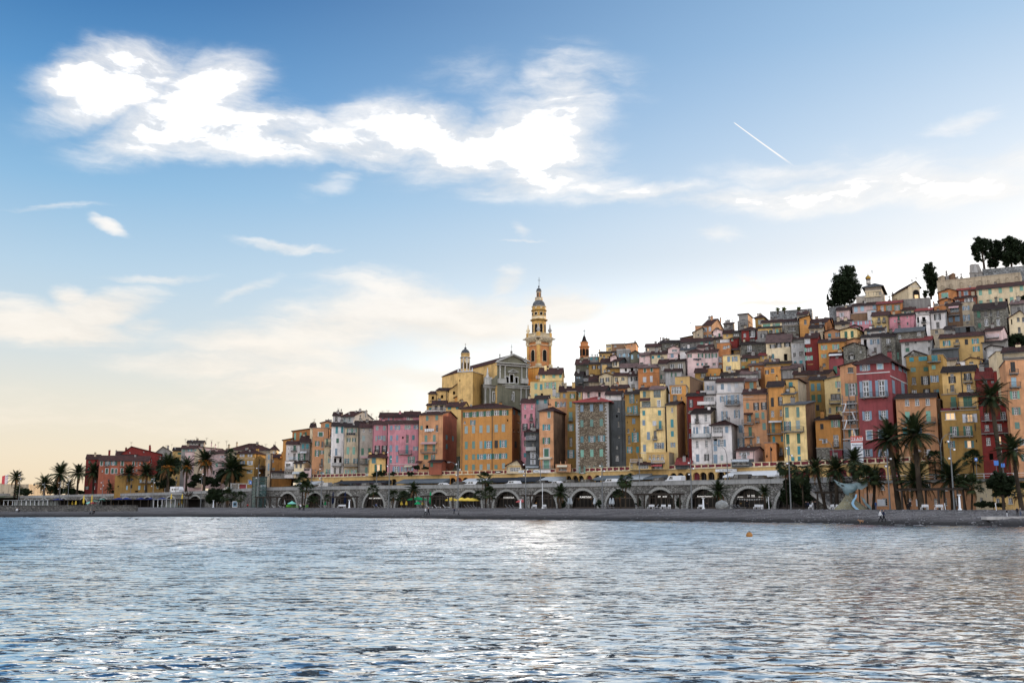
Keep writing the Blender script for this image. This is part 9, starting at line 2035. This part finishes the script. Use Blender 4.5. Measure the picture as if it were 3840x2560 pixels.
btxt('05 46',1346,575,.38,CL['o']);b=MB();b.box(a0,a1,-1.43,-1.41,z1+.35,z1+.5,0,M_);local(ban,b).build('stripe',whiteb,ban)
sf=[h for h in HOUSES if 'wrapped in scaffolding' in h.label][0];f2=sf.front;h2=lambda x,y:f2 .hit(2950+x/3.136,1200+y/3.136);sr=empty('scaffold',f2 .pt(h2(745,900)[0],h2(745,1500)[1],1.4),'steel scaffold with white planks and ladders on the salmon house flank','scaffold');M2=Matrix.Translation(f2 .pt(0,0))@Matrix.Rotation(f2 .yaw,4,'Z');xa,xb=h2(668,1100)[0],h2(825,1100)[0];zt,zl=h2(745,880)[1],h2(745,1690)[1]
for x in(xa,(xa+xb)/2,xb):
 for o in(-.4,-1.6):b=MB();b.box(x-.05,x+.05,o-.05,o+.05,zl,zt,0,M2);local(sr,b).build('standard',METG,sr)
for i,y in enumerate((985,1082,1180,1280,1400,1520)):
 z=h2(745,y)[1];b=MB();b.box(xa-.3,xb+.3,-1.65,-.35,z-.12,z,0,M2);local(sr,b).build('plank',whiteb,sr)
 for dz in(.5,1.0):b=MB();b.box(xa-.2,xb+.2,-1.66,-1.6,z+dz,z+dz+.06,0,M2);local(sr,b).build('guard_rail',METG,sr)
 if i<4:b=MB();z2=h2(745,y+95)[1];q=(xa,xb)[i%2];w=(xb,xa)[i%2]*.3+q*.7;b.tube([M2@Vector((w,-1.7,z)),M2@Vector((q*.8+(xa+xb)*.1,-1.7,z2))],.16,4);local(sr,b).build('ladder',whiteb,sr)
mesh_m,t=new_mat('scaffold_net');
if t:t.b.inputs['Base Color'].default_value=(.16,.18,.20,1);t.b.inputs['Alpha'].default_value=.7
b=MB();b.poly([M2@Vector(q)for q in((xa-.3,-1.75,zl),(xb+.3,-1.75,zl),(xb+.3,-1.75,h2(745,1430)[1]),(xa-.3,-1.75,h2(745,1430)[1]))]);local(sr,b).build('safety_net',mesh_m,sr)
for nm,x0,x1,col,lab,dz in(('service_building',3180,3330,'sa','blank end of the pink promenade building behind the sculpture',0),('promenade_building',3331,3625,'sa','long pink promenade building with small windows behind the palms',.4),('promenade_building',3626,3690,'cr','cream stretch of promenade building with one tall window',.2),('promenade_building',3691,4150,'ye','yellow promenade building lettered Menton Plus',.3)):
 p0,p1=xy(x0,-1-dz),xy(x1,-1-dz);W_=(p1-p0).length;f=Face((p0 .x,p0 .y,0),p1-p0,W_);r=empty(nm,((p0+p1)/2).to_tuple()[:2]+(2.1,),lab,'building');b=MB();wins=[]
 cx_=lambda px:(xy(px,-1-dz)-p0).dot(f.u)
 for px,y0,y1,w in[(3340+x/3.564,1550+a/3.564,1550+c/3.564,w_/3.564)for x,a,c,w_ in((120,930,1030,60),(240,930,1030,60),(120,1135,1225,66),(245,1135,1225,60),(500,935,1000,70),(730,930,1030,60),(870,1130,1225,50),(730,1130,1225,40),(600,1135,1225,50),(1195,895,1000,60),(1310,1125,1205,60),(1430,1130,1200,50),(1600,1125,1205,60),(1210,1120,1180,40),(-110,945,1020,60),(-80,1130,1230,70),(1780,870,960,60))]:
  if x0+4<px<x1-4:a,z,ww,hh=f.rect(px,(y0+y1)/2,w,y1-y0);f.holes.append((a,z,ww,hh,.3));wins.append((a,z,ww,hh))
 f.wall(b,2.0,[(0,7.3),(W_,7.3)]);bk=[f.pt(0,2,0),f.pt(0,7.3,0),f.pt(0,7.3,-6),f.pt(0,2,-6)];b.poly(bk);local(r,b).build('wall',wallmat(col),r)
 for a,z,ww,hh in wins:wn=place(unit('glass'),'window',f,a,z,ww,hh,-.2,r);place(unit('sill'),'sill',f,a,z-hh/2-.05,ww*1.2,.1,0,wn)
 b=MB();M_=Matrix.Translation(f.pt(0,0))@Matrix.Rotation(f.yaw,4,'Z');b.box(0,W_,-.5,9,7.31,7.9,0,M_);b.box(-.02,W_+.02,-.7,-.501,7.45,7.62,0,M_);b.box(0,W_,-.28,-.2,8.75,8.82,1,M_);b.box(0,W_,-.27,-.21,8.3,8.35,1,M_)
 for i in range(int(W_/2)+1):b.box(2*i,2*i+.07,-.28,-.2,7.9,8.75,1,M_)
 local(r,b).build('parapet_and_railing',[paramat,whiteb],r)
 if col=='ye':text('MENTON PLUS',f.pt(cx_(3733),f.hit(3733,1550+1095/3.564)[1],.05),f.yaw,1.0,CL['b'],r)
 if x0==3331 or x0==3180:
  a,z,ww,hh=f.rect(3305 if x0<3200 else 3450,1550+1190/3.564,30,26);b=MB();b.box(a-ww/2,a+ww/2,-.06,-.003,z-hh/2,z+hh/2,0,M_);local(r,b).build('panel',whiteb,r)
p0,p1=xy(3015,-2),xy(3180,-2);b=MB();u=(p1-p0);f=Face((p0 .x,p0 .y,0),u,u.length);f.wall(b,1.5,[(0,8.7),(u.length,8.7)]);M_=Matrix.Translation(f.pt(0,0))@Matrix.Rotation(f.yaw,4,'Z');b.box(0,f.w,-.2,.4,8.702,8.9,1,M_)
r=empty('stair_wall',(p0+p1)/2+Vector((0,0,2)),'pale stone wall behind the beach stairs','wall');local(r,b).build('masonry',[wallst,paramat],r)
st=empty('beach_stairs',f.pt(f.w*.35,2.1,3),'stone stairs with handrail climbing from the promenade','stairs');n=20;xs0,xs1=f.w*.12,f.w*.62;zt_=6.4
sm=MB();sm.box(0,(xs1-xs0)/n+.02,-3.2,-.9,0,.2);sme=sm.mesh('step',wallmat('wg'))
for i in range(n):o=link('step',sme,st);q=f.pt(xs1-(xs1-xs0)*(i+1)/n,2.1+(zt_-2.1)*i/n,0);o.location=q-Vector(st.location);o.rotation_euler=(0,0,f.yaw)
b=MB();P_=[(xs1,2.1),(xs0,zt_),(xs0,zt_-.9),(xs1-.6,2.1)];b.poly([M_@Vector((x,-3.35,z))for x,z in P_]);b.poly([M_@Vector((x,-3.21,z))for x,z in reversed(P_)]);b.poly([M_@Vector(q)for q in((xs1,-3.35,2.12),(xs0,-3.35,zt_+.02),(xs0,-3.21,zt_+.02),(xs1,-3.21,2.12))]);local(st,b).build('stringer',STONEW,st)
b=MB();b.tube([M_@Vector((xs1,-3.3,3.1)),M_@Vector((xs0,-3.3,zt_+1))],.05,5)
for i in range(11):x=xs1+(xs0-xs1)*i/10;z=2.1+(zt_-2.1)*i/10;b.tube([M_@Vector((x,-3.3,z)),M_@Vector((x,-3.3,z+1))],.03,4)
local(st,b).build('handrail',METG,st)
b=MB();b.box(0,xs0,-3.3,-.05,zt_-.3,zt_-.01,0,M_);local(st,b).build('landing',wallmat('gr'),st)
scp=P0(A28,1220,1270,-15);k=scp.y/F_PX/3.5636;G=lambda x,y,d=0:(Vector((x-1220,0,1270-y))*k+Vector((0,d,0)))
sr=empty('sculpture',scp,'pale blue winged sculpture on flaring mossy roots, beside the palms','sculpture');tq1=plain('sculpture_blue',(.12,.18,.20),.45,var=.45);tq2=ground_mat('sculpture_roots',(.10,.09,.06),(.17,.15,.09),(.12,.15,.14),1.2,.4);tq3=plain('sculpture_stream',(.16,.30,.42),.3)
def loft(sections,name,mat,n=14):
 b=MB()
 for(cx,cy,rx,rz,d)in sections:
  for j in range(n):a=2*math.pi*j/n;b.v.append(tuple(G(cx,cy)+Vector((rx*k*math.cos(a),rz*k*math.sin(a)+d,rz*k*.25*math.sin(a)))))
 for s_ in range(len(sections)-1):
  for j in range(n):b.f.append((s_*n+j,s_*n+(j+1)%n,(s_+1)*n+(j+1)%n,(s_+1)*n+j));b.mi.append(0)
 b.build(name,mat,sr,smooth=True)
loft([(1225,1270,235,120,0),(1215,1215,165,90,0),(1205,1160,105,66,0),(1200,1110,62,50,0),(1205,1070,50,44,0),(1215,1040,80,60,0)],'roots',tq2)
loft([(1190,1100,8,10,-.3),(1180,1050,50,50,0),(1210,1010,95,66,0),(1215,970,110,70,0),(1225,940,100,60,0)],'bowl',tq1)
def wing(pts,name,th=16):
 b=MB();P=[G(x,y)for x,y in pts];b.poly([p+Vector((0,-th*k-.3,0))for p in P]);b.poly([p+Vector((0,th*k-.3,0))for p in reversed(P)])
 for p,q in zip(P,P[1:]+P[:1]):b.poly([p+Vector((0,-th*k-.3,0)),q+Vector((0,-th*k-.3,0)),q+Vector((0,th*k-.3,0)),p+Vector((0,th*k-.3,0))])
 b.build(name,tq1,sr)
wing([(1000,878),(1060,912),(1150,935),(1240,935),(1300,918),(1335,920),(1320,1000),(1250,1030),(1160,1020),(1100,990),(1050,950)],'wing');wing([(1315,925),(1400,935),(1478,878),(1440,960),(1360,1010),(1310,1000)],'wing',12)
for pts in([(1042,915),(1062,922),(1070,935),(1052,930)],[(1085,945),(1120,950),(1128,966),(1098,966)]):b=MB();b.poly([G(x,y)+Vector((0,-20*k-.33,0))for x,y in pts]);b.build('hole',DARK,sr)
b=MB();S_=[(1275,1070,22),(1262,1110,26),(1225,1150,30),(1205,1190,34),(1220,1230,38),(1260,1268,44)]
for(x,y,w),(x2,y2,w2)in zip(S_,S_[1:]):dd,d2=[-(62+(yy-1070)*.33)*k for yy in(y,y2)];b.poly([G(x-w/2,y)+Vector((0,dd,0)),G(x+w/2,y)+Vector((0,dd,0)),G(x2+w2/2,y2)+Vector((0,d2,0)),G(x2-w2/2,y2)+Vector((0,d2,0))])
b.build('blue_stream',tq3,sr)
wing([(1345,1098),(1400,1140),(1410,1180),(1440,1200),(1478,1240),(1475,1272),(1430,1240),(1380,1180)],'tail',8)
b=MB()
for i in range(30):
 px0,px1=-300+26.1*i,-300+26.1*(i+1);F_=lambda x:Vector(((x-CX)/F_PX*276,276+.02*x,0));p0,p1=F_(px0),F_(px1)
 for(y0,y1,z0,z1)in((0,1.0,1.2,2.72),(-.15,1.1,2.721,2.9)):
  A=[p0+Vector((0,y0,z0)),p1+Vector((0,y0,z0)),p1+Vector((0,y0,z1)),p0+Vector((0,y0,z1))];b.poly(A);b.poly([A[3],A[2],p1+Vector((0,y1,z1)),p0+Vector((0,y1,z1))]);b.poly([p1+Vector((0,y1,z0)),p0+Vector((0,y1,z0)),p0+Vector((0,y1,z1)),p1+Vector((0,y1,z1))])
tag(b.build('low_sea_wall',rubble('dark_seawall',(.09,.085,.08),(.17,.16,.15),(.05,.05,.05),1.6)),'low dark stone sea wall at the fort end of the beach','wall')
b=MB();q=at(3340+1660/3.564,1550+1385/3.564,150);b.box(-4.6,6,-.9,.9,-.35,.12);tag(b.build('concrete_slab',wallmat('wg'),loc=(q.x,q.y,q.z)),'long flat concrete slab lying on the shingle at the edge','slab')
for x0,x1,lab in((305,590,'glazed white fronted beach cabin nearest the fort'),(590,860,'beach cabin with pale shutters under the blue parasol'),(880,1120,'dark timber terrace with folded ochre parasols'),(1390,1650,'dark timber terrace behind the mint parasol'),(1660,2130,'long dark terrace below the blue parasols'),(2200,2480,'pale framed terrace by the bottle tree'),(2490,2640,'small dark terrace under the last small arch')):
 a,c=x0/3.36,x1/3.36;p0,p1=xy(a,1.5),xy(c,1.5);u=p1-p0;L_=u.length;r=empty('beach_cabin',((p0+p1)/2).to_tuple()[:2]+(2.1,),lab,'cabin','restaurant terraces under the wall',math.atan2(u.y,u.x));pale='pale' in lab or 'white' in lab;b=MB();b.box(-L_/2,L_/2,-5.5,1.2,2.9,3.1);b.build('roof',plain('cabin_grey',(.22,.23,.24),.7)if pale else wood_d,r)
 for i in range(6):b=MB();x=-L_/2+.2+(L_-.4)*i/5;b.box(x-.12,x+.12,-5.3,-5.1,0,2.9);b.build('post',whiteb if pale else wood_d,r)
 b=MB();b.box(-L_/2+.3,L_/2-.3,-.5,-.4,0,2.85);b.build('back_panel',DARK if 'dark' in lab else plain('cabin_panel',(.28,.33,.34),.5),r)
def cafe_chair(q,yaw,m,label):
 r=empty('cafe_chair',q,label,'chair','chairs of the beach cafes',yaw);b=MB();b.box(-.22,.22,-.22,.22,.43,.47);b.build('seat',m,r);b=MB();b.box(-.22,.22,.18,.22,.5,.88);b.build('backrest',m,r);b=MB()
 for sx in(-.2,.2):
  for sy in(-.2,.2):b.box(sx-.02,sx+.02,sy-.02,sy+.02,0,.43)
 b.build('legs',m,r)
ORD='first second third fourth fifth sixth seventh eighth ninth'.split();gm=plain('chair_green',(.12,.50,.03),.5);pm2=plain('chair_pale',(.35,.42,.36),.5)
for i in range(9):cafe_chair(P0(A6,1600+27*i+(40 if i>5 else 0),1000,-7-(i%2)),.4*i,gm,'bright green chair at the cafe with the mint parasol, '+ORD[i]+' from the lift')
for i in range(8):cafe_chair(P0(A0,1990+40*i,1005,-9-(i%2)),.5*i,pm2,'pale green chair at the terrace below the last blue parasol, '+ORD[i]+' from the fort end')
